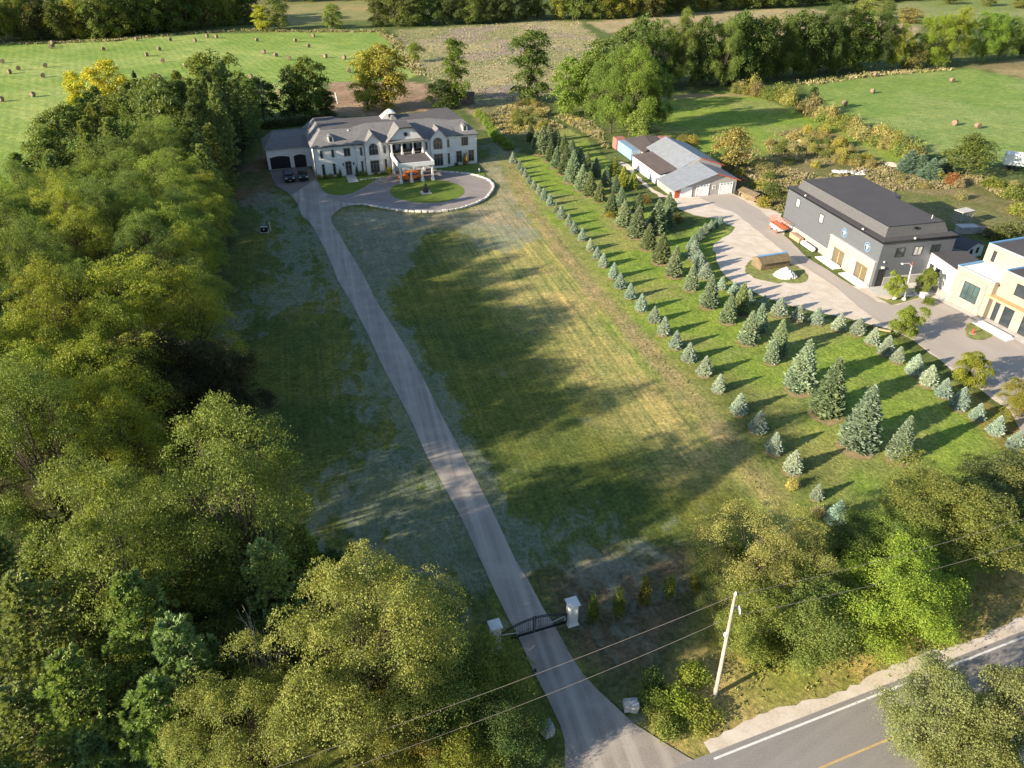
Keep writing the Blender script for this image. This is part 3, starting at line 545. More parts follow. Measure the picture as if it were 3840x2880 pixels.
sheet('yard_lane', ragged(W([ZZ(1240, 940), ZZ(1700, 905), ZZ(1800, 960), ZZ(2100, 1130), (2880, 812), (2940, 880), (3020, 960), (3180, 1060), (3290, 1130), (3370, 1145), (3460, 1110), (3640, 1150), (3760, 1240), (3900, 1330), (4000, 1420), (4000, 1790), (3840, 1640), ZR(2100, 1010), ZR(1800, 800), ZR(1550, 640), ZR(1330, 470), ZR(1140, 380), ZR(950, 260), ZR(700, 50), (3000, 990), (2860, 880), (2760, 800), (2680, 770)]), .15, 1.5, 9), -.004, M_LANE)
M_VERG = mat('rough_turf', (.2, .25, .06), .95, .35, 1.2, c2=(.26, .22, .1), bmp=.05, fine=6)
sheet('shed_island', ragged(W([ZE(0, 900), ZE(60, 870), ZE(200, 900), ZE(330, 900), ZE(440, 960), ZE(490, 1020), ZE(420, 1060), ZE(250, 1060), ZE(100, 1040), ZE(0, 980)]), .35, .8, 3), .01, M_VERG)
sheet('lamp_island', ragged(W([ZE(1000, 1160), ZE(1090, 1190), ZE(1250, 1150), ZE(1400, 1140), ZE(1330, 1180), ZE(1120, 1232)]), .1, .8, 4), .012, M_VERG)
sheet('hydrant_island', ragged(smooth(W([ZE(1690, 1380), ZE(1780, 1370), ZE(1920, 1400), ZE(1940, 1460), ZE(1850, 1510), ZE(1720, 1500)])), .15, .5, 5), .012, M_VERG)

# ------------------------------------------------------------------ buildings
def frame_of(o, e):
    a = math.atan2(e[1] - o[1], e[0] - o[0]); return a
def window(parent, T, w, h, fm, arch=False, mull=1, trans=0, name='window', fw=.09, pane=None, depth=.06):
    """frame with bars and a pane, centred at T's origin, facing -y, bottom at z=0; pane is a sub-part"""
    f = MB()
    if arch:
        n = 10; hs = h - w / 2; arc = [(-w / 2, 0)] + [(-w / 2 * math.cos(math.pi * k / n), hs + w / 2 * math.sin(math.pi * k / n)) for k in range(n + 1)] + [(w / 2, 0)]
        for (x0, z0), (x1, z1) in zip(arc, arc[1:]):
            sc0 = 1 - 2 * fw / w; f.add([T @ Vector(p) for p in ((x0, -depth, z0), (x1, -depth, z1), (x1 * sc0, -depth, hs + (z1 - hs) * sc0 if z1 > hs else z1), (x0 * sc0, -depth, hs + (z0 - hs) * sc0 if z0 > hs else z0), (x0, 0, z0), (x1, 0, z1))], [(0, 1, 2, 3), (0, 4, 5, 1)], fm)
        f.box(-w / 2 + fw, w / 2 - fw, -depth + .004, 0, 0, fw, fm, T)
        ps = [(x * .97, z * .985 + .01) for x, z in arc]
    else:
        f.box(-w / 2, -w / 2 + fw, -depth, 0, 0, h, fm, T); f.box(w / 2 - fw, w / 2, -depth, 0, 0, h, fm, T); f.box(-w / 2 + fw, w / 2 - fw, -depth, 0, 0, fw, fm, T); f.box(-w / 2 + fw, w / 2 - fw, -depth, 0, h - fw, h, fm, T)
        ps = [(-w / 2 + .02, .02), (-w / 2 + .02, h - .02), (w / 2 - .02, h - .02), (w / 2 - .02, .02)]
    for k in range(1, mull + 1):
        x = -w / 2 + w * k / (mull + 1); f.box(x - fw * .35, x + fw * .35, -depth + .012, -.004, fw, (h - w / 2 + math.sqrt(max(0, w * w / 4 - x * x)) - .03 if arch else h - fw), fm, T)
    if trans: f.box(-w / 2 + fw, w / 2 - fw, -depth + .014, -.006, h * trans - fw * .5, h * trans + fw * .5, fm, T)
    fo = f.build(name, parent); p = MB(); p.face([T @ Vector((x, -.018, z)) for x, z in ps[::-1]], pane or M_GLASS); p.build('pane', fo); return fo
def TF(u, v, z, rot=0): return Matrix.Translation((u, v, z)) @ Matrix.Rotation(rot, 4, 'Z')
M_BRW = mat_brick('white_brick', (.76, .755, .74), (.72, .715, .70), (.64, .635, .62), 1.0)
M_SHIN = mat_brick('grey_shingle', (.17, .165, .165), (.235, .225, .22), (.11, .11, .11), 2.2)
M_DECK = mat('roof_membrane', (.115, .105, .105), .9, .12, .5)
M_TAUP = mat('taupe_frame', (.26, .22, .18), .6, .1, 2)
M_GDOOR = mat_lines('black_garage_door', (.014, .014, .018), (.005, .005, .006), .55, 2, .4)
M_TRIM = mat('white_trim', (.8, .79, .76), .5, .04, 1)
mo = G(*ZA(1095, 1420)); me_ = G(*ZBB(2155, 1110)); MA = frame_of(mo, me_)
man = empty('mansion', (mo[0], mo[1], 0), MA, 'sprawling white brick two-storey mansion with grey hip roof and columned carport', 'house')
LW = 35.6
w = MB()
w.prism([(0, 0), (8.9, 0), (8.9, -.35), (10.7, -.35), (10.7, -1.0), (14.25, -1.0), (14.25, -.35), (15.9, -.35), (15.9, 2.2), (23.2, 2.2), (23.2, -.35), (24.9, -.35), (24.9, -1.0), (28.5, -1.0), (28.5, -.35), (30.3, -.35), (30.3, 0), (LW, 0), (LW, 17.5), (27, 17.5), (25, 14.5), (10, 14.5), (8, 17.5), (0, 17.5)], -.1, 6.5, M_BRW)
for u in (12.47, 26.7):           # bay gable walls
    w.extr([(u - 1.78, 6.48), (u + 1.78, 6.48), (u, 8.4)], -1.0, -.6, M_BRW)
w.prism([(15.9, -.35), (23.2, -.35), (23.2, 2.2), (15.9, 2.2)], -.1, 3.3, M_BRW)
for u0, u1 in ((1, 2.3), (3.3, 4.6), (6.0, 8.0)): w.box(u0, u1, -.05, 0, 3.75, 3.83, M_TRIM); w.box(u0, u1, -.05, 0, 3.3, 3.36, M_TRIM)
for u in (.25, LW - .25): w.box(u - .25, u + .25, -.04, 0, 0, 6.5, M_BRW)
w.build('wall', man)
# garage wing
g_ = MB(); g_.prism([(-9.2, 9.9), (-.002, 9.9), (-.002, 18.8), (-9.2, 18.8)], -.1, 4.3, M_BRW); g_.build('garage_wall', man)
for u0, u1 in ((-8.66, -4.45), (-3.58, -1.02)):
    d = MB(); n = 10; wd = u1 - u0; pts = [(u0, 0)] + [(u0 + wd * k / n, 2.45 + .3 * math.sin(math.pi * k / n)) for k in range(n + 1)] + [(u1, 0)]
    d.face([(x, 9.88, z) for x, z in pts[::-1]], M_GDOOR); dd = d.build('garage_door', man)
    a = MB()
    for (x0, z0), (x1, z1) in zip(pts, pts[1:]): a.add([(x0, 9.84, z0), (x1, 9.84, z1), (x1, 9.84, z1 + .14), (x0, 9.84, z0 + .14), (x0, 9.9, z0 + .14), (x1, 9.9, z1 + .14)], [(0, 1, 2, 3), (3, 2, 5, 4)], M_TRIM)
    a.build('garage_door_trim', dd)
gr = MB(); e = .5
gr.add([(-9.2 - e, 9.9 - e, 4.3), (.3, 9.9 - e, 4.3), (.3, 18.8 + e, 4.3), (-9.2 - e, 18.8 + e, 4.3), (-7.0, 13.6, 7), (.3, 13.6, 7), (.3, 15.3, 7), (-7.0, 15.3, 7)], [(0, 1, 5, 4), (1, 2, 6, 5), (2, 3, 7, 6), (3, 0, 4, 7), (4, 5, 6, 7), (0, 3, 2, 1)], M_SHIN)
gr.build('garage_roof', man)
# main roof: skirt of hips round a flat deck
r = MB(); e = .4; zt = 9.0
out = [(-e, -e, 6.5), (LW + e, -e, 6.5), (LW + e, 17.9, 6.5), (26.8, 17.9, 6.5), (25, 14.9, 6.5), (10, 14.9, 6.5), (8.2, 17.9, 6.5), (-e, 17.9, 6.5)]
inn = [(2.35, 3.6, zt), (33.5, 3.6, zt), (33.2, 15.4, zt), (29.6, 15.4, zt), (26.5, 12.6, zt), (8.8, 12.6, zt), (6.2, 15.4, zt), (2.2, 15.4, zt)]
r.add(out + inn, [(i, (i + 1) % 8, (i + 1) % 8 + 8, i + 8) for i in range(8)] + [tuple(range(8))[::-1]], M_SHIN); r.face(inn, M_DECK)
# raised central hip
r.add([(8.5, -.75, 6.5), (30.6, -.75, 6.5), (26.4, 4.4, 9.5), (11.8, 4.4, 9.5), (26.4, 6.2, 8.9), (11.8, 6.2, 8.9), (8.5, 3.7, 8.95), (30.6, 3.7, 8.95)], [(0, 1, 2, 3), (0, 3, 6), (1, 7, 2), (3, 2, 4, 5), (3, 5, 6), (2, 7, 4), (0, 6, 7, 1)], M_SHIN)
r.box(-e - .06, 8.6, -e - .06, -e + .02, 6.38, 6.52, M_BLACK); r.box(30.5, LW + e + .06, -e - .06, -e + .02, 6.38, 6.52, M_BLACK); r.box(8.6, 10.4, -.83, -.75, 6.38, 6.52, M_BLACK)
for u in (12.47, 26.7):           # bay gable roofs
    for s in (-1, 1):
        r.add([(u, -1.35, 8.6), (u + s * 2.15, -1.35, 6.3), (u + s * 2.15, .6, 6.35), (u, 2.9, 8.6), (u, -1.35, 8.48), (u + s * 2.15, -1.35, 6.18)], [(0, 1, 2, 3), (0, 4, 5, 1)], M_SHIN)
# clipped central gable over the balcony
for s, u in ((-1, 15.1), (1, 23.3)):
    t = 18.0 if s < 0 else 20.8
    r.add([(u, -2.7, 6.75), (t, -2.7, 9.66), (t, 3.3, 9.66), (u, -.4, 6.75), (u, -2.7, 6.6), (t, -2.7, 9.5)], [(0, 1, 2, 3), (0, 4, 5, 1)], M_SHIN)
r.add([(18, -2.75, 9.68), (20.8, -2.75, 9.68), (20.8, 3.3, 9.68), (18, 3.3, 9.68)], [(0, 1, 2, 3)], M_DECK); r.box(17.95, 20.85, -2.8, -2.7, 9.48, 9.62, M_BLACK)
r.add([(15.2, -2.85, 6.72), (23.2, -2.85, 6.72), (22.7, -2.25, 7.25), (15.75, -2.25, 7.25)], [(0, 1, 2, 3)], M_SHIN); r.box(15.15, 23.25, -2.9, -2.8, 6.6, 6.71, M_BLACK)
rf = r.build('roof', man)
# rear dormer block with curved white top
q = MB(); q.add([(16.4, 8.9, 9.0), (18.0, 8.7, 9.0), (18.0, 12.2, 9.0), (16.4, 12.2, 9.0), (18.0, 9.6, 10.3), (18.0, 11.8, 10.3)], [(0, 1, 4), (0, 4, 5, 3), (3, 5, 2), (1, 2, 5, 4)], mat('sunlit_shingle', (.42, .4, .38), .9, .1, 3)); q.box(18, 19.6, 9.6, 12.2, 9.0, 10.0, M_SHIN)  # left slope coloured pale to stand for the sun on it
arc = [(17.9 + 1.8 * k / 8, 10.0 + .36 * math.sin(math.pi * k / 8)) for k in range(9)]; q.extr(arc, 9.0, 12.4, M_TRIM); q.add([(18.2, 7.4, 9.0), (19.6, 7.4, 9.0), (18.9, 9.5, 9.9), (20.0, 9.6, 9.0), (17.8, 9.6, 9.0)], [(0, 1, 2), (1, 3, 2), (0, 2, 4)], M_SHIN)
q.build('rear_dormer', rf)
for k in range(5): v = MB().box(-.1, .1, -.1, .1, 0, .22, M_BLACK, TF(2.0 - .02 * k, 4.6 + k * 1.75, 8.5)); v.build('roof_vent', rf)
MB().lathe([(.16, 0), (.16, .3), (.22, .32), (.22, .42), (.02, .5)], M_TRIM, 8, (8.1, 3.0, 8.3)).build('chimney_pipe', rf)
for u in (4.0, 33.15):            # arched dormers
    d = MB(); arc = [(u - .52, 7.0)] + [(u - .62 + 1.24 * k / 6, 8.2 + .26 * math.sin(math.pi * k / 6)) for k in range(7)] + [(u + .52, 7.0)]
    d.extr([(u - .52, 6.9), (u - .52, 8.2), (u + .52, 8.2), (u + .52, 6.9)], .55, 3.0, M_TRIM); d.extr([(u - .62 + 1.24 * k / 6, 8.2 + .28 * math.sin(math.pi * k / 6)) for k in range(7)], .4, 3.2, M_SHIN)
    do = d.build('dormer', rf); 
    MB().box(u - .3, u + .3, .53, .56, 7.2, 8.1, M_GLASS).build('pane', do)
# pediment wall, balcony, columns
p = MB(); p.add([(15.6, -2.3, 7.0), (22.9, -2.3, 7.0), (20.75, -2.3, 9.5), (18.05, -2.3, 9.5), (15.6, -2.0, 7.0), (22.9, -2.0, 7.0), (20.75, -2.0, 9.5), (18.05, -2.0, 9.5)], [(0, 1, 2, 3), (4, 7, 6, 5)], M_BRW)
p.box(15.7, 22.9, -2.3, -1.9, 6.3, 6.7, M_TRIM); p.box(15.7, 15.95, -1.9, -.35, 6.3, 6.6, M_TRIM); p.box(22.65, 22.9, -1.9, -.35, 6.3, 6.6, M_TRIM); pe = p.build('pediment', man)
MB().lathe([(.42, 0), (.42, .08), (.34, .09), (.34, .1)], M_BLACK, 20, T=Matrix.Translation((19.35, -2.31, 8.2)) @ Matrix.Rotation(math.pi / 2, 4, 'X')).build('round_window', pe)
bl = MB(); bl.box(16.0, 23.1, -.35, 2.2, 3.3, 3.42, M_DECK); bl.box(16.0, 23.1, -.4, -.3, 3.42, 4.5, M_BLACK); bl.build('balcony_floor', man)
for u0, m_ in ((16.6, .9), (18.4, 1.6), (20.8, 1.4)): window(man, TF(u0 + m_ / 2 + .2, 2.2, 3.9), m_, 2.2, M_TAUP, mull=1)
def column(u, v, z0, z1, s=.3):
    c = MB(); c.box(u - s * .95, u + s * .95, v - s * .95, v + s * .95, z0, z0 + .55 * s / .3, M_TRIM); c.frust((u - s * .6, u + s * .6, v - s * .6, v + s * .6), (u - s * .5, u + s * .5, v - s * .5, v + s * .5), z0 + .55 * s / .3, z1 - .15, M_TRIM); c.box(u - s * .75, u + s * .75, v - s * .75, v + s * .75, z1 - .15, z1, M_TRIM); c.build('column', man)
for u in (16.15, 18.35, 20.75, 22.85): column(u, -2.1, 4.0, 6.3, .26)
for u in (16.35, 18.55, 20.9, 23.1): column(u, -9.1, 0, 3.3, .33)
for u in (16.2, 18.4, 20.8, 22.9): column(u, -2.0, 0, 3.3, .3)
pc = MB(); pc.box(16.0, 23.55, -9.45, -9.2, 3.3, 4.15, M_TRIM); pc.box(16.0, 16.25, -9.2, -.35, 3.3, 4.15, M_TRIM); pc.box(23.3, 23.55, -9.2, -.35, 3.3, 4.15, M_TRIM); pc.box(16.25, 23.3, -9.2, -.35, 3.35, 3.95, M_DECK)
pc.build('carport_roof', man)
# windows of the front
for (u, v, z, wd, h, mu, tr, ar) in ((1.65, 0, 4.1, .62, 1.65, 0, 0, 0), (4.0, 0, 4.1, .62, 1.65, 0, 0, 0), (6.98, 0, 4.05, 1.4, 1.75, 1, 0, 0), (1.68, 0, .45, .65, 2.45, 0, .72, 0), (3.95, 0, .45, .65, 2.45, 0, .72, 0),
        (9.9, -.35, 4.05, .5, 1.7, 0, 0, 0), (9.85, -.35, .5, .48, 2.4, 0, .72, 0), (12.45, -1.0, 4.1, 1.95, 2.45, 2, .55, 1), (12.45, -1.0, .4, 1.95, 2.6, 2, .7, 0), (14.95, -.35, 4.05, .5, 1.7, 0, 0, 0), (14.95, -.35, .5, .48, 2.4, 0, .72, 0),
        (24.1, -.35, 4.05, .5, 1.7, 0, 0, 0), (26.5, -1.0, 4.1, 2.0, 2.5, 2, .55, 1), (26.5, -1.0, .5, 2.0, 2.6, 2, .7, 0), (29.0, -.35, 4.1, .52, 1.7, 0, 0, 0), (29.0, -.35, .5, .5, 2.4, 0, .72, 0),
        (32.85, 0, 4.1, 1.55, 1.85, 2, 0, 0), (31.45, 0, .55, 1.3, 2.5, 1, .68, 0), (34.25, 0, .55, 1.3, 2.5, 1, .68, 0)):
    window(man, TF(u, v, z), wd, h, M_TAUP, bool(ar), mu, tr, fw=.1)
window(man, TF(6.96, 0, .08), 1.35, 2.95, M_TAUP, False, 1, .72, name='entrance_door', fw=.12)
for u in (5.9, 8.1):
    MB().box(u - .1, u + .1, -.2, 0, 2.2, 2.65, M_BLACK).frust((u - .13, u + .13, -.23, .0), (u - .03, u + .03, -.13, -.03), 2.65, 2.8, M_BLACK).build('wall_lamp', man)
for u, v in ((.12, -.08), (LW + .07, .1), (10.62, -.45)): MB().tube([(u, v, 0), (u, v, 6.4)], .05, M_BLACK, 6).build('downpipe', man)
sheet('walkway', [tuple((man.matrix_world if False else Matrix.Translation((mo[0], mo[1], 0)) @ Matrix.Rotation(MA, 4, 'Z')) @ Vector(p + (0,)))[:2] for p in ((6.1, 0), (8.0, 0), (8.1, -5.2), (6.0, -5.2))], .05, M_CONC)
ML = Matrix.Translation((mo[0], mo[1], 0)) @ Matrix.Rotation(MA, 4, 'Z')
for k in range(7):
    x, y, _ = ML @ Vector((8.9 + k * .78, -3.9 + k * .03, 0)); s = MB().box(-.28, .28, -.22, .22, 0, .06, M_CONC).build('stepping_stone', None, .02); s.location = (x, y, .02); s.rotation_euler = (0, 0, MA + rng.uniform(-.05, .05))
    tag(s, f'square pale stepping stone in the front lawn, {ordn(k + 1)} from the entrance walkway', 'paving stone', 'stepping stones across the front lawn')

# ---------------- dark commercial building
ko = G(*ZC(130, 300)); ke = G(*ZC(1610, 1305)); KA = frame_of(ko, ke); KL = 26.2; KW = 12.4
M_CHAR = mat_lines('charcoal_panel', (.115, .125, .14), (.09, .098, .11), 1.25, 2, .5, var=.05, thick=.02)
M_CHARS = mat('charcoal_shingle', (.115, .115, .12), .95, .2, 6, fine=24)
M_CHARD = mat('charcoal_membrane', (.085, .08, .085), .9, .08, .4)
M_STONE = mat_brick('limestone', (.36, .345, .32), (.31, .3, .28), (.3, .29, .27), .8)
M_WOOD = mat_lines('raw_plywood', (.15, .12, .07), (.09, .07, .04), .28, 0, .8, thick=.1)
kb = empty('charcoal_building', (ko[0], ko[1], 0), KA, 'large charcoal panelled building with flat mansard roof and two blue-ringed round windows', 'building')
w = MB(); w.box(0, KL, 0, KW, -.1, 7.0, M_CHAR); w.build('wall', kb)
b = MB(); b.box(-.03, 14.5, -.12, -.002, -.05, 1.3, M_STONE); b.box(-.03, 14.5, -.16, -.12, 1.3, 1.38, M_CONC); b.build('stone_base', kb); b = MB().box(KL + .002, KL + .12, 1.75, 8.7, -.05, 1.35, M_STONE).box(KL + .002, KL + .16, 1.75, 8.7, 1.35, 1.43, M_CONC); b.build('stone_base', kb)
p = MB(); p.box(14.5, 16.1, -.3, -.002, -.05, 3.9, M_STONE); p.box(18.9, 22.0, -.3, -.002, -.05, 3.9, M_STONE); p.box(24.8, 25.95, -.3, -.002, -.05, 3.9, M_STONE); p.box(16.1, 18.9, -.28, -.002, 2.6, 3.88, M_STONE); p.box(22.0, 24.8, -.28, -.002, 2.6, 3.88, M_STONE); p.box(14.45, 26.0, -.38, 0, 3.9, 4.02, M_CONC); p.box(18.9, 22.0, -.34, -.3, 1.3, 1.42, M_CONC)
p.build('stone_portal', kb)
for u in (17.5, 23.4):
    d = MB(); d.box(u - 1.25, u - .02, -.16, -.05, 0, 2.45, M_WOOD); d.box(u + .02, u + 1.25, -.16, -.05, 0, 2.45, M_WOOD); d.box(u - 1.35, u + 1.35, -.2, -.04, 2.46, 2.58, mat('timber', (.55, .38, .2), .8, .2, 3)); dd = d.build('plywood_door', kb)
    MB().box(u - .05, u + .05, -.24, -.17, .2, 2.2, mat('timber', (.55, .38, .2))).build('batten', dd)
# roof: parapet ledge, sloped shingle skirt, flat top
r = MB(); o_ = .25
r.box(-o_, KL + o_, -o_, KW + o_, 6.95, 7.25, M_BLACK); r.box(-o_ + .1, KL + o_ - .1, -o_ + .1, KW + o_ - .1, 7.25, 7.29, M_CHARD)
r.add([(.9, 1.1, 7.28), (24.9, 1.1, 7.28), (24.9, 11.9, 7.28), (12.6, 11.9, 7.28), (12.6, 12.35, 7.28), (.9, 12.35, 7.28), (1.7, 1.35, 8.9), (24.7, 1.35, 8.9), (24.6, 10.9, 8.9), (13.0, 10.9, 8.9), (13.0, 12.25, 8.9), (1.5, 12.25, 8.9)],
      [(0, 1, 7, 6), (1, 2, 8, 7), (2, 3, 9, 8), (3, 4, 10, 9), (4, 5, 11, 10), (5, 0, 6, 11)], M_CHARS)
r.face([(1.7, 1.35, 8.9), (24.7, 1.35, 8.9), (24.6, 10.9, 8.9), (13.0, 10.9, 8.9), (13.0, 12.25, 8.9), (1.5, 12.25, 8.9)], M_CHARD)
for a, c in (((1.6, 1.3), (24.75, 1.3)), ((24.75, 1.3), (24.65, 10.95))): r.tube([(a[0], a[1], 8.91), (c[0], c[1], 8.91)], .045, M_BLACK, 4)
rr = r.build('roof', kb); MB().box(24.5, 24.95, 5.8, 6.3, 8.2, 8.5, M_BLACK).build('roof_vent', rr); MB().tube([(23.2, 9.8, 8.9), (23.2, 9.8, 9.5)], .06, M_CONC, 6).build('roof_pipe', rr)
M_FRD = mat('dark_frame', (.035, .035, .033), .5, .1, 2); M_CURT = mat('window_curtain', (.5, .5, .46), .5, .25, 2.5)
for u, z in ((3.6, 4.75), (10.8, 4.5)): window(kb, TF(u, 0, z), 1.15, 1.5, M_FRD, pane=M_CURT)
M_BLUE = mat('blue_membrane', (.15, .34, .58), .6, .15, 2)
for u in (17.3, 23.2):
    T = Matrix.Translation((u, -.01, 5.27)) @ Matrix.Rotation(math.pi / 2, 4, 'X'); rg = MB()
    for k in range(24):
        a0_, a1_ = 2 * math.pi * k / 24, 2 * math.pi * (k + 1) / 24; rg.add([T @ Vector((R_ * math.cos(a), R_ * math.sin(a), .05)) for R_, a in ((.55, a0_), (.55, a1_), (.7, a1_), (.7, a0_))], [(0, 1, 2, 3)], M_BLUE)
        rg.add([T @ Vector((R_ * math.cos(a), R_ * math.sin(a), .07)) for R_, a in ((.46, a0_), (.46, a1_), (.56, a1_), (.56, a0_))], [(0, 1, 2, 3)], M_FRD)
    rw = rg.build('round_window', kb); c = MB(); c.lathe([(.47, 0), (.47, .02)], mat('round_pane', (.2, .2, .18), .3, .3, 2), 20, T=T); c.build('pane', rw)
    cr = MB(); cr.box(u - .46, u + .46, -.1, -.04, 5.4, 5.46, M_TRIM); cr.box(u - .03, u + .03, -.105, -.045, 4.85, 5.7, M_TRIM); cr.build('glazing_bar', rw)
for v, pn in ((3.25, M_GLASS), (6.3, M_CURT), (9.2, M_GLASS)): window(kb, TF(KL, v, 4.58, math.pi / 2), 1.5, 1.45, M_FRD, pane=pn)
window(kb, TF(KL, 1.05, .02, math.pi / 2), 1.15, 2.75, M_FRD, name='side_door', pane=M_FRD)
for u, v, z in ((5.6, -.3, 7.35), (21.5, -.3, 7.35), (KL + .3, 4.9, 7.35)):
    MB().lathe([(.02, 0), (.16, .05), (.16, .2), (.05, .28)], M_TRIM, 10, (u, v, z)).build('roof_lamp', kb)
MB().box(KL, KL + .3, .8, 1.2, 3.0, 3.25, M_TRIM).build('wall_lamp', kb); MB().box(KL, KL + .15, .95, 1.1, 3.9, 4.1, M_TRIM).build('wall_lamp', kb)
KM = Matrix.Translation((ko[0], ko[1], 0)) @ Matrix.Rotation(KA, 4, 'Z')
def KP(u, v, z=0): return KM @ Vector((u, v, z))
# concrete slabs before the portals
for i, (u0, u1) in enumerate(((14.2, 19.2), (20.8, 26.3))):
    s = MB(); s.box(u0, u1, -2.0, -.45, 0, .18, M_WHITE); s.box(u0 + .3, u1 - .5, -1.0, -.46, .18, .34, M_WHITE)
    s = s.build('concrete_step', None, .02); s.matrix_world = KM; tag(s, ('white concrete step slab before the plywood door farther from the lamp post', 'white concrete step slab before the plywood door near the street lamp')[i], 'concrete step', 'slabs before the plywood doors')

# ---------------- white wrapped link building
P1 = KP(KL + .02, 8.9); yo = Vector((*G(*ZD(1085, 1165)), 0)); ye_ = Vector((*G(*ZD(1560, 1415)), 0)); YA = frame_of(yo, ye_); YM = Matrix.Translation(yo) @ Matrix.Rotation(YA, 4, 'Z')
P2 = YM @ Vector((-.78, .05, 0)); la = frame_of(P1, P2); LL = (P2 - P1).length
lb = empty('link_building', P1, la, 'low link building wrapped in white membrane between charcoal and tan buildings', 'building')
M_WRAP = mat_lines('white_house_wrap', (.76, .77, .79), (.6, .62, .66), .9, 2, .5, var=.04, thick=.03)
w = MB(); w.box(0, LL - .03, 0, 5.2, .0, 4.75, M_WRAP); w.build('wall', lb); MB().box(.05, LL - .08, -.06, 5.25, 4.76, 4.88, M_CHARD).build('roof', lb)
MB().box(LL * .3, LL - .3, -.14, -.002, -.05, 1.0, M_STONE).build('stone_base', lb)
for u in (1.0, 2.5): window(lb, TF(u, 0, .9), 1.0, 2.4, M_FRD)
# ---------------- tan brick building
M_TANB = mat_brick('tan_brick', (.4, .345, .26), (.36, .31, .235), (.5, .42, .3), 1.0)
M_TRAV = mat('grey_stone_panel', (.30, .285, .26), .85, .15, 1.5, fine=14)
yb = empty('tan_brick_building', yo, YA, 'unfinished tan brick building with blue parapet film and big dark windows', 'building')
w = MB(); w.box(-.75, 5.35, 0, 5.8, -.05, 5.4, M_TANB); w.box(5.35, 14, .95, 6.0, -.05, 7.1, M_TANB); w.box(-.8, 14, 6.0, 20, -.05, 8.15, M_TANB); w.box(-.8, 5.34, 4.45, 6.0, 5.41, 8.15, M_TANB); w.build('wall', yb)
r = MB(); r.box(-.45, 5.3, .3, 4.4, 5.4, 5.44, M_TRIM); r.box(-.8, 5.4, -.08, .16, 5.4, 5.55, M_CONC); r.box(-.85, -.5, -.05, 4.4, 5.45, 5.62, M_BLUE); r.box(5.3, 14, .9, 1.15, 7.1, 7.25, M_CONC); r.box(5.3, 5.55, 1.2, 6.0, 7.12, 7.3, M_BLUE); r.box(5.6, 14, 1.2, 5.95, 7.1, 7.14, M_CHARD)
r.box(-.85, -.6, 4.5, 20, 8.15, 8.35, M_BLUE); r.box(-.55, 14, 4.45, 4.7, 8.15, 8.3, M_CONC); r.box(-.55, 7.9, 4.75, 20, 8.15, 8.19, M_CHARD); r.box(7.9, 14, 6, 20, 8.15, 8.2, M_TRIM); r.build('roof', yb)
MB().box(.05, 4.55, -.1, -.002, .25, 4.7, M_TRAV).build('stone_panel', yb); MB().box(5.6, 14, .82, .948, .1, 2.9, M_TRAV).build('stone_panel', yb)
window(yb, TF(2.4, -.1, 1.45), 2.6, 2.5, M_FRD, mull=2, fw=.07, pane=mat('teal_glass', (.06, .1, .1), .12, .3, .7, spec=.8)); window(yb, TF(8.7, .95, 4.65), 2.0, 1.65, M_FRD, mull=0, fw=.06); window(yb, TF(12.4, .95, 4.65), 2.0, 1.65, M_FRD, mull=0, fw=.06)
for u, wd in ((6.3, .7), (8.1, 1.5), (10.9, 1.3)): window(yb, TF(u, .82, .15), wd, 2.6, M_FRD, mull=0, name='entrance_door', fw=.05)
window(yb, TF(-.8, 12, 5.6, -math.pi / 2), .9, 1.7, M_FRD, mull=0); window(yb, TF(.6, 4.45, 6.0), .55, 1.6, M_FRD, mull=0)
MB().box(5.0, 14, -.25, .94, 3.35, 3.6, mat('timber', (.55, .38, .2))).build('canopy', yb)
for u in (1.5, 2.3, 3.1): MB().lathe([(.02, -.12), (.11, 0), (.02, .12)], M_WHITE, 8, (u, -.22, 1.35)).build('work_lamp', yb)
MB().box(5.3, 5.5, .6, .94, 4.9, 5.1, M_CHARD).build('wall_lamp', yb)
def YP(u, v, z=0): return YM @ Vector((u, v, z))
sheet('sidewalk', [YP(*p)[:2] for p in ((-2.6, -1.3), (14, -.9), (14, .8), (5.4, .8), (5.4, -.02), (-.7, -.02), (-2.2, 1.2))], .09, M_CONC)
s = MB().box(5.8, 11.4, -2.3, -.92, 0, .2, M_WHITE).box(6.2, 11.0, -1.6, -.93, .2, .36, M_WHITE).build('entrance_step', None, .02); s.matrix_world = YM; tag(s, 'long white concrete step before the tan brick building doors', 'concrete step')

# ---------------- barn
bo = G(*ZZ(910, 970)); be = G(*ZZ(1780, 895)); BA = frame_of(bo, be)
M_METR = mat_lines('galvanised_roof', (.36, .38, .41), (.29, .31, .33), .42, 0, .45, .35, thick=.09, var=.14)
M_METW = mat_lines('grey_metal_siding', (.42, .4, .375), (.3, .285, .27), .3, 0, .6, .1, thick=.14)
M_METWH = mat_lines('white_metal_siding', (.74, .75, .76), (.6, .6, .6), .3, 1, .6, thick=.12)
M_DARKR = mat('dark_roll_roof', (.13, .105, .095), .95, .15, .6); M_RED = mat('barn_red', (.5, .09, .055), .6, .2, 2)
bb = empty('metal_barn', (bo[0], bo[1], 0), BA, 'grey metal barn with stepped roofs, three white roller doors and red trim', 'barn')
w = MB(); w.extr([(0, -.05), (0, 1.6), (8.6, 4.25), (13.3, 2.75), (13.3, -.05)], 0, 8.0, M_METW)
w.extr([(4.9, .5), (4.9, 3.0), (9.0, 5.0), (14.0, 3.35), (14.0, -.05), (4.9, -.05)], 8.05, 25.3, M_METW); w.build('wall', bb)
r = MB()
def slab(mb, pts, m, th=.07): mb.add(list(pts) + [(x, y, z - th) for x, y, z in pts], [(0, 1, 2, 3), (7, 6, 5, 4), (0, 4, 5, 1), (1, 5, 6, 2), (2, 6, 7, 3), (3, 7, 4, 0)], m)
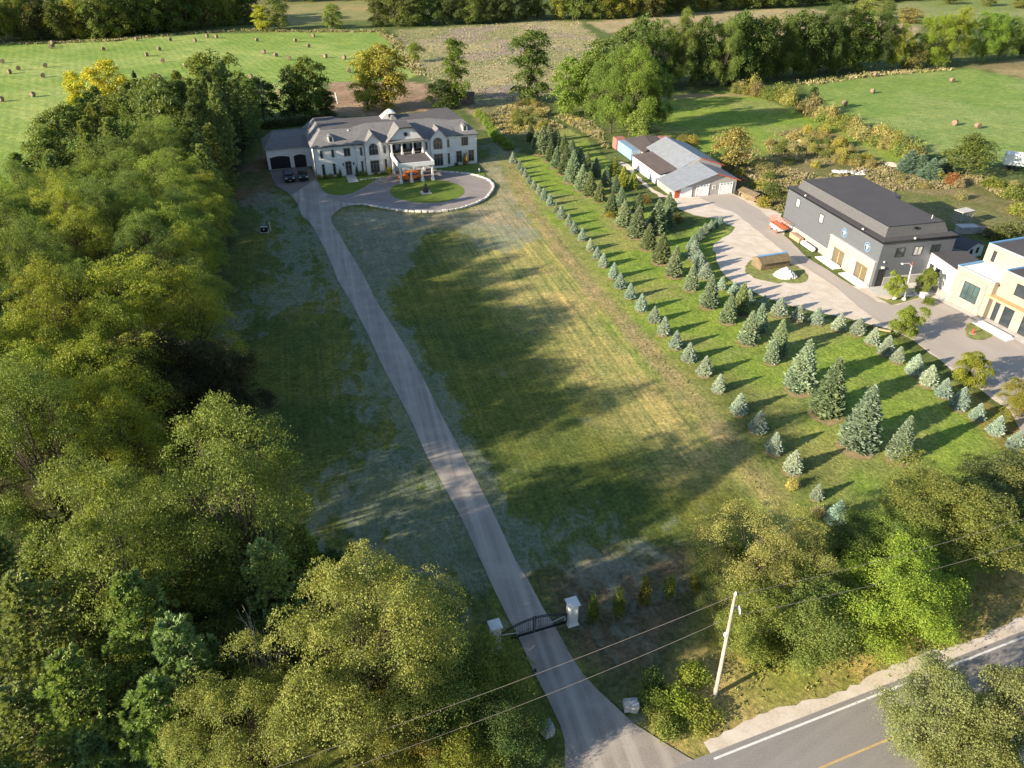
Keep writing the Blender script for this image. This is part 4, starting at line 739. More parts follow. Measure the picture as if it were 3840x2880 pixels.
slab(r, [(-.5, -.6, 1.55), (8.6, -.6, 4.42), (8.6, 8.3, 4.42), (-.5, 8.3, 1.55)], M_METR); slab(r, [(8.6, -.6, 4.42), (13.8, -.6, 2.75), (13.8, 8.0, 2.75), (8.6, 8.0, 4.42)], M_METR)
slab(r, [(4.5, 8.35, 3.0), (9.0, 8.35, 5.15), (9.0, 25.6, 5.15), (4.5, 25.6, 3.0)], M_METR); slab(r, [(9.0, 7.7, 5.15), (14.4, 7.7, 3.35), (14.4, 25.6, 3.35), (9.0, 25.6, 5.15)], M_METR)
r.build('roof', bb)
MB().extr([(8.6, 4.3), (13.85, 2.62), (13.85, 2.84), (8.6, 4.52)], -.68, -.61, M_RED).extr([(9.0, 5.03), (14.45, 3.23), (14.45, 3.43), (9.0, 5.25)], 7.6, 7.68, M_RED).build('red_fascia', bb)
M_RDOOR = mat_lines('white_roller_door', (.8, .81, .82), (.62, .63, .64), .5, 2, .5, thick=.06)
for i, (u0, u1) in enumerate(((1.4, 3.6), (4.75, 7.25), (9.8, 12.4))):
    d = MB().box(u0, u1, -.07, -.003, 0, 2.25 if i else 2.0, M_RDOOR); d.box(u0 - .12, u0 - .002, -.1, -.004, 0, 2.35 if i else 2.1, M_WHITE); d.box(u1 + .002, u1 + .12, -.1, -.004, 0, 2.35 if i else 2.1, M_WHITE); dd = d.build('roller_door', bb)
    if i:
        for k in range(4): x = u0 + .25 + k * (u1 - u0 - .5) / 3; MB().box(x - .18, x + .18, -.085, -.071, 1.95, 2.12, M_GLASS).build('pane', dd)
MB().box(.1, .95, -.08, -.003, 0, 1.55, M_RED).build('red_door', bb); window(bb, TF(8.5, 0, 1.2), .7, .75, M_WHITE)
l = MB(); l.box(.1, 4.88, 8.02, 22.2, -.05, 2.25, M_METWH); lo = l.build('lean_to_wall', bb); l = MB(); slab(l, [(-.15, 7.8, 2.45), (4.6, 8.36, 3.0), (4.6, 22.4, 3.0), (-.15, 22.4, 2.45)], M_DARKR, .1); l.build('lean_to_roof', bb)
l = MB(); l.box(3.6, 9.2, 22.5, 34.5, -.05, 2.5, M_METW); l.build('rear_lean_to_wall', bb); l = MB(); slab(l, [(2.7, 22.45, 2.75), (6.2, 25.7, 3.0), (8.0, 35, 3.2), (2.7, 35, 2.75)], M_DARKR, .1); slab(l, [(6.2, 25.7, 3.0), (12.8, 25.7, 2.7), (12.8, 35, 2.7), (8.0, 35, 3.2)], M_DARKR, .1); l.build('rear_lean_to_roof', bb)
BM = Matrix.Translation((bo[0], bo[1], 0)) @ Matrix.Rotation(BA, 4, 'Z')
def container(name, u0, v0, L, wd, h, c, label, rot=0):
    m = mat_lines(name + '_steel', c, tuple(x * .7 for x in c), .45, 1, .6, .1, thick=.3)
    o = empty(name, BM @ Vector((u0, v0, 0)), BA + rot, label, 'container'); MB().box(0, wd, 0, L, .1, h, m).build('body', o, .02)
    d = MB(); d.box(.08, wd / 2 - .02, -.05, -.002, .15, h - .08, m); d.box(wd / 2 + .02, wd - .08, -.05, -.002, .15, h - .08, m)
    for k in range(4): d.tube([(.35 + k * (wd - .7) / 3, -.08, .2), (.35 + k * (wd - .7) / 3, -.08, h - .15)], .025, M_TRIM, 5)
    d.build('container_door', o)
container('blue_container', 1.35, 26.2, 8.6, 2.2, 2.45, (.28, .42, .58), 'pale blue shipping container against the dark-roofed rear of the barn')
container('red_container', 1.2, 35.2, 2.6, 2.4, 2.6, (.45, .2, .16), 'red shipping container behind the blue one beside the barn')
container('red_container', 11.2, 29.5, 5, 2.4, 2.9, (.45, .15, .12), 'red container showing behind the galvanised barn roof ridge')

# ------------------------------------------------------------------ trees
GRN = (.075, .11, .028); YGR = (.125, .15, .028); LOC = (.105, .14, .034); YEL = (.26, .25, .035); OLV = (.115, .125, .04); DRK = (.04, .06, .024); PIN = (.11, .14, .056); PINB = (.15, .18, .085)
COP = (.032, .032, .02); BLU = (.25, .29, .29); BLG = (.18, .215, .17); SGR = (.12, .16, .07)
placed = []
def put(kind, name, px, py, H, R, c, label, cat='tree', group=None, at='top', ztop=None, var=None):
    """at='top': (px,py) is the crown's apex in the photo; at='base': its foot"""
    x, y = G(px, py, H * .97 if at == 'top' else 0); placed.append((x, y, R)); return plant(kind, name, x, y, H, R, c, label, cat, group, var=var)
def put2(kind, name, b, t, R, c, label, cat='tree', group=None, var=None):
    H = height_of(b, t); x, y = G(*b); placed.append((x, y, R)); return plant(kind, name, x, y, H, R, c, label, cat, group, var=var)
WOODG = 'trees of the wood left of the long driveway'
# named trees of the left wood and the foreground
put('locust', 'locust_tree', 790, 1530, 21, 5.4, (.13, .15, .04), 'tall pale olive locust tree standing proud at the lawn edge of the left wood', group=WOODG, var=0)
put('locust', 'locust_tree', 300, 1795, 19.5, 5.0, (.115, .14, .036), 'tall locust tree in the left wood, left of the pale olive one', group=WOODG, var=1)
put('locust', 'locust_tree', 520, 1880, 14, 3.6, (.1, .125, .035), 'smaller locust tree squeezed between the two tall pale locusts', group=WOODG, var=2)
put('locust', 'locust_tree', 360, 1290, 17, 5.4, (.15, .175, .03), 'bright yellow-green locust tree left of the dark maple in the wood', group=WOODG, var=3)
put('locust', 'locust_tree', 90, 1330, 17, 5.4, (.14, .17, .03), 'yellow-green locust tree at the photo\'s left edge below the wood\'s middle', group=WOODG, var=1)
put('locust', 'locust_tree', 470, 1000, 18, 6.2, (.17, .19, .028), 'broad golden-green locust tree in the sunlit middle of the left wood', group=WOODG, var=2)
put('locust', 'locust_tree', 620, 1010, 17, 5.5, (.15, .165, .03), 'wide locust tree right of the broad golden-green one', group=WOODG, var=0)
put('locust', 'locust_tree', 560, 790, 17, 5.6, (.13, .165, .032), 'sunlit green locust tree level with the black meter box beyond the lawn', group=WOODG, var=1)
put('locust', 'locust_tree', 610, 590, 18, 5.6, (.13, .165, .036), 'tall rounded locust tree just left of the pale lone pine in the wood', group=WOODG, var=3)
put('locust', 'locust_tree', 330, 600, 16, 4.8, (.12, .16, .038), 'round locust tree among pines in the upper left wood', group=WOODG, var=0)
put('locust', 'locust_tree', 470, 570, 16, 4.4, (.1, .14, .04), 'narrow dull green locust tree beside the dark gap in the upper wood', group=WOODG, var=2)
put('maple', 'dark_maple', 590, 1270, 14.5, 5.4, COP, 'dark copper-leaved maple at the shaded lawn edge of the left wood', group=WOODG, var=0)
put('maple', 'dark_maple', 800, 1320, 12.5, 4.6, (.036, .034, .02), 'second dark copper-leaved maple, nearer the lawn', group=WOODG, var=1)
put('pine', 'pine_tree', 750, 560, 16, 3.3, (.15, .18, .07), 'pale lone pine catching sun above the shaded lawn edge of the wood', group=WOODG, var=0)
put('far_aut', 'yellow_tree', 395, 236, 17, 6.0, (.27, .27, .04), 'big yellow-leaved tree at the hayfield end of the left wood', group=WOODG, var=0)
put('tall', 'yellow_tree', 268, 275, 14, 3.2, (.3, .3, .035), 'narrow bright yellow tree left of the big yellow one', group=WOODG, var=1)
put('spruce', 'spruce_tree', 500, 272, 12, 2.6, (.04, .065, .035), 'lone dark spruce tip poking above the upper left wood', group=WOODG, var=0)
put('far', 'broad_tree', 780, 205, 18, 6.4, (.105, .135, .034), 'large round green tree at the far right end of the left wood', group=WOODG, var=2)
put('bigmaple', 'maple_tree', 1330, 2190, 15, 5.7, (.15, .17, .062), 'big pale yellow-green maple in the left foreground beside the gate', group=WOODG, var=0)
put('bigmaple', 'maple_tree', 900, 2590, 11, 4.6, (.155, .17, .055), 'lower pale maple at the bottom edge left of the big foreground maple', group=WOODG, var=1)
put('maple_aut', 'maple_tree', 1500, 2620, 7, 3.6, (.12, .12, .03), 'low maple with red leaf patches under the big foreground maple', group=WOODG, var=1)
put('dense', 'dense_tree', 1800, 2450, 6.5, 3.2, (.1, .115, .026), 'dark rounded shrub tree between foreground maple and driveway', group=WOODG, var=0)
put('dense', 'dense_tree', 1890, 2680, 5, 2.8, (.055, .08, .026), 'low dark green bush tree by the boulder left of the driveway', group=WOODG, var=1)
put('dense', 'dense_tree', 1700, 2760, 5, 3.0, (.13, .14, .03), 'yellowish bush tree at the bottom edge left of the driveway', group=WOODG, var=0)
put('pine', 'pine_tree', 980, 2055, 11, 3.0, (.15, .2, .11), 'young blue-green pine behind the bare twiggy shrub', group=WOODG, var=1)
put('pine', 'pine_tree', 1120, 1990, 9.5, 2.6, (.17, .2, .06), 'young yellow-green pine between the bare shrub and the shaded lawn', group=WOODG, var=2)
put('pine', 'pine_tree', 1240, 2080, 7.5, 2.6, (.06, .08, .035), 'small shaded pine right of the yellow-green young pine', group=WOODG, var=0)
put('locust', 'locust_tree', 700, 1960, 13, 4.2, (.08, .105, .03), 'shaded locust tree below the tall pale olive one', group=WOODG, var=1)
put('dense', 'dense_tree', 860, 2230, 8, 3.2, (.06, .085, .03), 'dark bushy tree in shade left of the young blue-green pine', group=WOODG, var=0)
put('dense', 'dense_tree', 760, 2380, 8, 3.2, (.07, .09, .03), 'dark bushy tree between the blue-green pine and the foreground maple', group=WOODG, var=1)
put('pine', 'pine_tree', 1060, 2150, 7, 2.5, (.06, .08, .035), 'small shaded pine between the two young bright pines', group=WOODG, var=1)  # needles coloured dark for the shade at the lawn edge
put('pine', 'pine_tree', 1180, 2190, 6, 2.3, (.055, .075, .032), 'low shaded pine behind the top of the foreground maple', group=WOODG, var=2)  # shade put into the needle colour here too
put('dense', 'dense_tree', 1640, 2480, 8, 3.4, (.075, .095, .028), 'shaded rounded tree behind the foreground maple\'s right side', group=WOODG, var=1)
for i, (px, py, H, R, c, l) in enumerate(((60, 2200, 14, 3.8, PINB, 'pale blue-green pine with a bare white stem at the left edge'), (470, 2190, 13.5, 3.8, (.13, .18, .07), 'green pine below the tall pale locusts in the near wood'), (640, 2350, 12, 3.4, (.14, .19, .09), 'blue-green pine just left of the bare twiggy shrub'),
        (230, 2480, 11, 3.6, (.15, .185, .06), 'yellowish pine at the lower left of the near wood'), (560, 2580, 10, 3.4, (.15, .2, .07), 'feathery green pine left of the low pale maple'), (40, 2600, 9, 3.0, PINB, 'blue-green pine at the lower left corner'), (330, 2740, 6, 2.6, (.11, .16, .08), 'small pine at the bottom edge of the near wood'))):
    put('pine', 'pine_tree', px, py, H, R, c, l, group=WOODG, var=i % 3)
put('shrub_aut', 'brown_shrub', 420, 2640, 3.5, 2.4, (.19, .09, .04), 'russet brown shrub between pines in the lower left wood', 'shrub', at='top')
x, y = G(975, 2385, 7.5); o = plant('bare', 'bare_shrub', x, y, 12.5, 2.6, (1, 1, 1), 'leafless pinkish twiggy shrub tree beside the big foreground maple', 'dead tree', var=0)
x, y = G(2740 - 1640, 2120, 0)
for i, (x, y, H, R) in enumerate(((-60, 143, 17.5, 4.0), (-62.5, 152, 18.5, 4.2), (-65, 161, 18, 4.0), (-67, 171, 18.5, 4.2), (-69, 182, 17, 4.0), (-57, 134, 17, 4.0))):
    placed.append((x, y, R)); plant('pine', 'pine_tree', x, y, H, R, (.075, .1, .042), f'dark pine in the wood\'s edge beside the garage, {ordn(i + 1) if i < 5 else "nearest the camera"}{" counted away from the driveway" if i < 5 else ""}', 'tree', WOODG, var=i % 3)
for i, (x, y, H) in enumerate(((-66.5, 149, 17.5), (-71, 157, 18), (-75, 165, 18), (-79, 173, 17.5))):
    placed.append((x, y, 4.6)); plant('far', 'broad_tree', x, y, H, 5.2, (.08, .105, .034), f'dense dark green tree shading the garage roof from the wood, {ordn(i + 1)} counted toward the hayfield', 'tree', WOODG, var=i)
# the rest of the left wood, by strips
strips = [(16, 30, 'at the bottom edge of the photo'), (30, 44, 'level with the white gate pillars'), (44, 58, 'level with the tall pale locust'), (58, 70, 'level with the twin dark maples'), (70, 84, 'level with the driveway\'s lower middle'),
          (84, 98, 'level with the driveway\'s midpoint'), (98, 112, 'level with the pale seeded patch'), (112, 126, 'level with the black meter box'), (126, 140, 'level with the ring drive'), (140, 154, 'level with the parked pickups'), (154, 168, 'level with the garage doors'), (168, 184, 'level with the mansion\'s rear'), (184, 214, 'at the hayfield end')]
wood = [(-66, 190), (-58, 150), (-50, 122), (-43, 100), (-36, 76), (-28, 55), (-24, 44), (-20, 32), (-26, 22), (-34, 16), (-62, 14), (-76, 60), (-86, 95), (-86, 118), (-88, 132), (-91, 146), (-98, 160), (-100, 178), (-98, 196), (-80, 205)]
cand = []
tries = 0
wr = random.Random(19)
while tries < 9000:
    tries += 1; x = wr.uniform(-122, -16); y = wr.uniform(12, 214)
    if sdist(wood, np.array([x]), np.array([y]))[0] < 0: continue
    px, py = proj(x, y, 12)
    if px < -420 or py > 3700: continue
    tx, ty = proj(x, y, 15)
    if 380 < tx < 900 and 1230 < ty < 1720: continue
    R = wr.uniform(3.4, 5.0)
    if all((x - a) ** 2 + (y - b) ** 2 > (.56 * (R + c_)) ** 2 for a, b, c_ in placed): placed.append((x, y, R)); cand.append((x, y, R))
for lo, hi, where in strips:
    row = sorted([c_ for c_ in cand if lo <= c_[1] < hi], key=lambda q: -q[0])
    for k, (x, y, R) in enumerate(row):
        edge = sdist(wood, np.array([x]), np.array([y]))[0]; right = x > -70 + (y - 190) * -.27
        H = (wr.uniform(17, 21.5) if y < 72 else wr.uniform(14, 21)) if 40 < y < 95 else wr.uniform(14, 18.5)
        if y > 150 or (y > 120 and x < -70): kind = wr.choice(['pine', 'pine', 'pine', 'far'])
        elif y > 112: kind = wr.choice(['locust', 'pine', 'locust'])
        elif y > 44: kind = 'locust'
        else: kind = wr.choice(['pine', 'pine', 'dense', 'locust']); H = wr.uniform(9, 13)
        if edge < 3 and y < 150: H *= .88
        if x < -74 and y > 100: H = wr.uniform(11, 13.5)
        if kind == 'pine': nm, ds = 'pine_tree', wr.choice((((.105, .14, .055), 'feathery green'), ((.125, .16, .075), 'blue-green'), ((.145, .165, .06), 'pale green'))); R *= .95
        elif kind == 'locust': nm, ds = 'locust_tree', wr.choice((((.12, .155, .034), 'light green'), ((.15, .17, .03), 'golden green'), ((.1, .13, .035), 'dull green'), ((.085, .12, .036), 'deep green'))); R *= 1.02
        elif kind == 'far': nm, ds = 'broad_tree', ((.1, .13, .04), 'olive green')
        else: nm, ds = 'dense_tree', ((.075, .1, .03), 'dark green')
        plant(kind, nm, x, y, H, R, ds[0], f'{ds[1]} {nm.split("_")[0]} in left wood, {ordn(k + 1)} from lawn, {where}', 'tree', WOODG)

# ---- trees round the mansion and behind it
put2('far', 'broad_tree', (993, 458), (985, 290), 4.2, (.05, .075, .026), 'dark tree with a bare dead top behind the garage', group='trees behind the mansion', var=1)
x, y = G(993, 458); plant('bare', 'dead_treetop', x + .5, y - 1, 15.5, 2.2, (1, 1, 1), 'grey leafless limbs rising out of the dark tree behind the garage', 'dead tree', var=1)
put2('far', 'broad_tree', (1105, 447), (1093, 247), 4.6, (.052, .075, .024), 'dark leafy tree behind the mansion\'s left end, nearer the garage', group='trees behind the mansion', var=3)
put2('far', 'broad_tree', (1170, 441), (1167, 215), 5.0, (.08, .1, .026), 'taller leafy tree behind the mansion\'s left end, nearer the bare soil', group='trees behind the mansion', var=0)
put2('far', 'broad_tree', (1225, 430), (1222, 340), 3.0, (.06, .08, .026), 'low dark tree just right of the two leafy trees behind the mansion', group='trees behind the mansion', var=2)
put2('far_aut', 'yellow_tree', (1453, 408), (1440, 182), 6.0, (.22, .21, .05), 'large yellow autumn tree on the bare soil behind the mansion', group='trees behind the mansion', var=4)
put2('tall', 'yellow_tree', (1380, 411), (1365, 194), 4.4, (.24, .225, .05), 'left yellow autumn tree on the bare soil behind the mansion', group='trees behind the mansion', var=0)
x, y = G(1376, 412); plant('bare', 'bare_tree', x, y - 1.5, 9, 2.6, (1, 1, 1), 'small leafless grey tree in front of the yellow trees', 'dead tree', var=0)
put2('tall', 'poplar_tree', (1711, 402), (1723, 147), 3.7, (.09, .125, .026), 'tall narrow poplar behind the mansion\'s right end', group='trees behind the mansion', var=0)
put2('far', 'broad_tree', (1652, 408), (1652, 300), 3.6, (.045, .07, .024), 'squat dark tree at the foot of the tall narrow poplar', group='trees behind the mansion', var=1)
put2('small', 'young_tree', (1555, 232), (1555, 164), 3.4, (.1, .13, .03), 'lone young green tree at the hayfield\'s corner', group='trees behind the mansion', var=0)
put2('tall', 'poplar_tree', (1987, 384), (1990, 114), 5.4, (.085, .12, .034), 'tall tree with twin pale trunks beside the meadow', group='trees behind the mansion', var=1)
for px, py in ((1984, 384), (1993, 382)):
    x, y = G(px, py); 
b1 = G(1984, 384); tb = MB().tube([(-.7, 0, -.2), (-.9, 0, 3), (-.5, 0, 9)], [.32, .26, .18], M_BARKP, 7).tube([(.6, .3, -.2), (.9, .3, 3), (.5, 0, 9)], [.3, .24, .16], M_BARKP, 7); o = tb.build('twin_trunk'); o.location = (b1[0], b1[1], 0); tag(o, 'pair of pale bare trunks under the tall meadow-side tree', 'tree trunk')
for i, (b, t, R, c, l, kd, v) in enumerate((((2129, 431), (2080, 215), 5.0, (.12, .16, .036), 'light green leaning tree at the left of the big clump', 'far', 0), ((2230, 440), (2170, 175), 5.0, (.085, .12, .034), 'green tree second from the left in the big clump', 'far', 3),
        ((2240, 400), (2230, 150), 5.2, (.09, .125, .04), 'green tree at the back of the big clump by the barn', 'tall', 0), ((2290, 500), (2255, 190), 6.0, (.075, .115, .03), 'large dark leafy tree in the front left of the big clump', 'maple', 0),
        ((2360, 512), (2320, 160), 6.6, (.1, .145, .032), 'tallest bright green tree of the big clump behind the barn', 'maple', 1), ((2430, 490), (2410, 230), 5.4, (.07, .11, .03), 'leafy tree at the right of the big clump beside the green field', 'maple', 0),
        ((2390, 540), (2380, 415), 3.2, (.12, .15, .04), 'low pale bush tree touching the barn\'s dark rear roof', 'small', 0), ((2400, 330), (2350, 60), 5.2, (.075, .11, .034), 'dark tree top rising behind the big clump, left of the dead white tree', 'far', 2), ((2330, 360), (2300, 110), 5.0, (.09, .12, .036), 'green tree behind the middle of the big clump', 'far', 4), ((2180, 380), (2150, 230), 4.6, (.1, .13, .036), 'rounded tree behind the leaning light green tree', 'far', 1))):
    put2(kd, 'broad_tree', b, t, R, c, l, group='big clump of trees behind the barn', var=v)
x, y = G(*Z7(60, 520)); plant('bare', 'dead_tree', x, y, 19, 7, (1, 1, 1), 'big dead white-limbed tree left of the dark tree row', 'dead tree', var=1)
x, y = G(*Z7(60, 500)); plant('bare', 'dead_tree', x - 2, y - 4, 9, 5, (1, 1, 1), 'fallen-looking dead white limbs below the big dead tree', 'dead tree', var=0)

def treerow(pts, spacing, hr, rr_, kinds, cols, phrase, group, jit=1.5, back=0.0, seed=1, start=1, nm='broad_tree'):
    r = random.Random(seed); P = [Vector(G(*p)) for p in pts]; d = 0; k = start
    for a, b in zip(P, P[1:]):
        L = (b - a).length; u = (b - a) / L; n = Vector((-u.y, u.x)); n = n if n.y > 0 else -n
        while d < L:
            q = a + u * d + n * (back + r.uniform(-jit, jit)); H = r.uniform(*hr); R = r.uniform(*rr_); ci = r.randrange(len(cols)); kd = r.choice(kinds)
            if abs(q.x) < q.y * .76 + 12:
                plant(kd, nm, q.x, q.y, H, R, cols[ci][0], f'{cols[ci][1]} tree, {ordn(k)} from left {phrase}', 'tree', group); k += 1
            d += spacing * r.uniform(.8, 1.25)
        d -= L
mixc = [((.065, .09, .028), 'dark green'), ((.09, .11, .034), 'olive'), ((.1, .13, .034), 'mid green'), ((.07, .085, .035), 'grey-green'), ((.15, .155, .035), 'yellow-green')]
WA = [(-150, 175), (0, 158), (200, 150), (420, 144), (640, 122), (860, 100), (960, 92)]
for i, (bk, ph) in enumerate(((2, 'in front row of woodland beyond the left hayfield'), (11, 'in second row of woodland beyond the hayfield'), (21, 'in third row of woodland beyond the hayfield'), (33, 'in back row of woodland beyond the hayfield'))):
    treerow(WA, 9.5 if i else 8, (16, 21) if i else (14, 20), (4.6, 6.2), ['far', 'far', 'far', 'tall', 'far_aut'], mixc, ph, 'woodland beyond the left hayfield', 2.5, bk, 31 + i)
put2('tall', 'yellow_tree', (985, 112), (982, 18), 4.5, (.24, .24, .035), 'slim yellow tree at the right end of the far woodland', group='woodland beyond the left hayfield', var=0)
put2('far', 'broad_tree', (1048, 112), (1035, -5), 5.2, (.12, .14, .045), 'rounded pale tree right of the slim yellow tree', group='woodland beyond the left hayfield', var=1)
put2('far', 'broad_tree', (1250, 108), (1243, 12), 4.4, (.13, .16, .05), 'lone rounded tree in front of the tan crop field', group='tree line beyond the rear meadow', var=2)
WB = [(1420, 100), (1500, 100), (1600, 95), (1720, 92), (1850, 86), (1990, 74), (2170, 74), (2330, 68), (2480, 60)]
treerow(WB, 8.5, (13, 19), (4.4, 6), ['far', 'far', 'tall', 'far'], mixc, 'in tree line beyond the rear meadow', 'tree line beyond the rear meadow', 2, 1, 41)
treerow(WB, 12, (12, 18), (4.4, 6), ['far', 'far'], mixc, 'in the second line beyond the rear meadow', 'tree line beyond the rear meadow', 3, 12, 42)
WC = [(2440, 64), (2560, 52), (2725, 38), (2860, 32), (2990, 26), (3120, 14), (3300, 4), (3560, -6), (3850, -14)]
treerow(WC, 11, (12, 18), (5, 7), ['far', 'far', 'far_aut', 'far'], mixc, 'in the line behind the pale dry field', 'tree line behind the pale dry field', 3, 2, 43)
treerow(WC, 14, (13, 18), (5, 7), ['far', 'far'], mixc, 'in second line behind the dry field', 'tree line behind the pale dry field', 4, 16, 44)
treerow([(1000, 6), (1300, 2), (1600, -4), (2000, -10), (2500, -20), (3000, -30)], 13, (12, 17), (5.5, 7.5), ['far'], mixc, 'in the farthest line at the top', 'farthest tree line', 5, 4, 45)
treerow([(1000, -6), (1500, -12), (2000, -20), (2600, -30)], 16, (13, 18), (6, 8), ['far'], mixc, 'in the second farthest line at the top', 'farthest tree line', 6, 25, 46)
darkc = [((.055, .08, .026), 'dark green'), ((.07, .1, .03), 'deep green'), ((.09, .12, .034), 'mid green'), ((.1, .12, .036), 'olive')]
WD = [Z7(90, 520), Z7(300, 510), Z7(600, 500), Z7(760, 480), Z7(1000, 452), Z7(1200, 432), Z7(1370, 412)]
treerow(WD, 6.8, (17, 22), (4.2, 5.6), ['far', 'tall', 'maple', 'far'], darkc, 'in dark row left of the orange-flecked maple', 'dark tree row beside the right bale field', 1.5, 2, 51)
treerow(WD, 8.5, (15, 21), (4.2, 5.6), ['far', 'tall'], darkc, 'in rear of dark row by the bale field', 'dark tree row beside the right bale field', 2, 9, 52)
put2('maple_aut', 'autumn_maple', Z7(1455, 402), Z7(1455, 145), 4.4, (.15, .17, .03), 'green maple flecked with orange at the right of the dark row', group='maples by the right bale field', var=0)
for i, (bx, tx, R, c, l, v) in enumerate(((1650, 1690, 6.2, (.15, .19, .03), 'yellow-green maple, leftmost of the round clump above the bale field', 1), (1780, 1840, 6.2, (.16, .185, .032), 'tall yellow-green maple with orange flecks in the round clump', 0), (1960, 1950, 6.6, (.1, .15, .028), 'green maple in the middle right of the round clump', 1), (2060, 2060, 6.4, (.09, .135, .03), 'darker maple, rightmost of the round clump above the bale field', 0))):
    put2('maple_aut' if i == 1 else 'maple', 'maple_tree', Z7(bx, 385 - i * 12), Z7(tx, (70, 45, 50, 100)[i]), R, c, l, group='maples by the right bale field', var=v)
put2('far', 'broad_tree', Z7(1545, 398), Z7(1560, 240), 4.2, (.12, .11, .045), 'dull brownish tree between the flecked maple and the round clump', group='maples by the right bale field', var=3)
put2('far', 'broad_tree', Z7(2190, 330), Z7(2190, 150), 4.6, (.06, .075, .03), 'dark tree at the right edge beyond the round maples', group='maples by the right bale field', var=0)
put2('small', 'young_tree', Z7(1700, 392), Z7(1695, 325), 3.0, (.13, .17, .03), 'bright low bush tree at the foot of the round maples', group='maples by the right bale field', var=1)
put2('far', 'willow_tree', Z7(1290, 85), Z7(1280, -5), 7, (.16, .18, .06), 'pale spreading tree at the right field\'s far corner', group='far field trees', var=2)
put2('tall', 'poplar_tree', Z7(1410, 108), Z7(1410, 0), 5, (.12, .145, .05), 'grey-green upright tree in the far right field', group='far field trees', var=1)
put2('far', 'broad_tree', Z7(1540, 132), Z7(1530, 40), 6, (.17, .15, .07), 'tan-tinged loose tree in the far right field', group='far field trees', var=3)
for i, (px, py) in enumerate(((3300, 10), (3560, 15), (3700, 22), (3820, 30))): put('far', 'broad_tree', px, py, 6, 5, (.13, .14, .05), f'low rounded tree, {ordn(i + 1)} from left, far right field edge', group='far right field edge trees', at='base')

# ---- right foreground group by the road
for b, t, R, c, l, kd, v in (((2800, 2250), (2700, 1905), 4.6, (.21, .21, .085), 'pale box elder leaning toward the gate, left of the roadside clump', 'airy', 0), ((2960, 2260), (2870, 1960), 3.2, (.15, .15, .055), 'thin pale tree with exposed limbs behind the box elder', 'airy', 1),
        ((2980, 2420), (2990, 2170), 3.6, (.1, .125, .04), 'grey-green leafy tree between utility pole and yellow-green tree', 'dense', 0), ((2800, 2440), (2790, 2200), 2.8, (.12, .145, .04), 'bushy tree right behind the utility pole', 'dense', 1),
        ((3310, 2370), (3210, 2020), 4.6, (.15, .2, .035), 'bright yellow-green tree in the roadside clump', 'maple', 1), ((3500, 2080), (3400, 1755), 5.6, (.13, .145, .045), 'largest olive green maple of the roadside clump', 'maple', 0),
        ((3330, 2130), (3240, 1880), 3.9, (.1, .135, .036), 'deep green maple left of the largest roadside maple', 'maple', 1), ((3620, 2120), (3680, 1900), 3.5, (.11, .145, .04), 'green maple with low boughs over the verge', 'maple', 1),
        ((3110, 2340), (3110, 2150), 3.2, (.1, .135, .035), 'mid green tree between the grey-green tree and the yellow-green one', 'dense', 0), ((3010, 2240), (3010, 2040), 3.2, (.12, .15, .045), 'green tree behind the box elder and its pale neighbour', 'airy', 1), ((3150, 2200), (3150, 2000), 3.4, (.075, .105, .03), 'dark green tree behind the yellow-green roadside tree', 'dense', 1), ((2700, 2330), (2690, 2150), 2.6, (.16, .17, .055), 'low pale bush tree at the left foot of the box elder', 'airy', 0), ((3440, 2250), (3440, 2060), 3.4, (.1, .14, .036), 'leafy tree joining the yellow-green tree and the largest maple', 'maple', 0),
        ((3720, 1900), (3720, 1700), 4.0, (.1, .11, .045), 'dull olive tree behind the largest roadside maple', 'dense', 0), ((3860, 1960), (3850, 1700), 4.4, (.11, .12, .045), 'dull olive tree at the right edge of the roadside clump', 'dense', 1), ((3640, 2000), (3600, 1780), 3.6, (.075, .09, .04), 'dark shaded tree between the roadside maples', 'dense', 0)):
    put2(kd, 'roadside_tree', b, t, R, c, l, group='clump of trees by the road', var=v)
put('dense', 'roadside_tree', 3590, 2530, 8.5, 2.9, (.13, .14, .065), 'grey-green tree across the road, left of the pair at the bottom right', group='trees across the road', var=0)
put('dense', 'roadside_tree', 3860, 2570, 9.5, 2.8, (.12, .13, .06), 'tree at the bottom right corner across the road', group='trees across the road', var=1)
put('dense', 'roadside_tree', 3740, 2780, 7.5, 2.8, (.14, .15, .06), 'lower tree at the bottom edge across the road', group='trees across the road', var=0)
x, y = G(3830, 2520, 5); plant('bare', 'bare_shrub', x, y, 7, 1.8, (1, 1, 1), 'thin bare twigs at the right edge over the road', 'dead tree', var=1)
# ---- yard trees
put2('round', 'yard_tree', ZR(1245, 470), ZR(1300, 215), 2.2, (.12, .155, .034), 'round green tree by the lane, left of its leafy shadow on the asphalt', group='yard trees by the lane', var=0)
put2('round', 'yard_tree', ZR(1740, 830), ZR(1755, 590), 2.25, (.14, .155, .03), 'round yellowish green tree on the lane\'s grass edge', group='yard trees by the lane', var=1)
put2('maple_aut', 'yard_tree', ZR(2190, 1090), ZR(2200, 780), 2.8, (.15, .15, .03), 'orange-tinged maple cut by the right edge beside the lane', group='yard trees by the lane', var=0)
put2('round', 'yard_tree', ZE(1130, 1180), ZE(1160, 990), 1.45, (.15, .19, .035), 'vase-shaped young tree left of the street lamp', group='trees by the street lamp', var=0)
put2('round', 'yard_tree', ZE(1370, 1150), ZE(1390, 940), 1.6, (.12, .14, .035), 'young tree right of the street lamp', group='trees by the street lamp', var=1)
put2('small', 'bush_tree', (2740, 640), (2745, 490), 3.9, (.18, .16, .07), 'half-bare brownish bush tree right of the barn', group='scrub trees behind the yard', var=0)
x, y = G(2748, 640); plant('bare', 'bare_tree', x + 1, y + 1, 8, 3.5, (1, 1, 1), 'bare pale limbs in the brownish bush tree by the barn', 'dead tree', var=1)
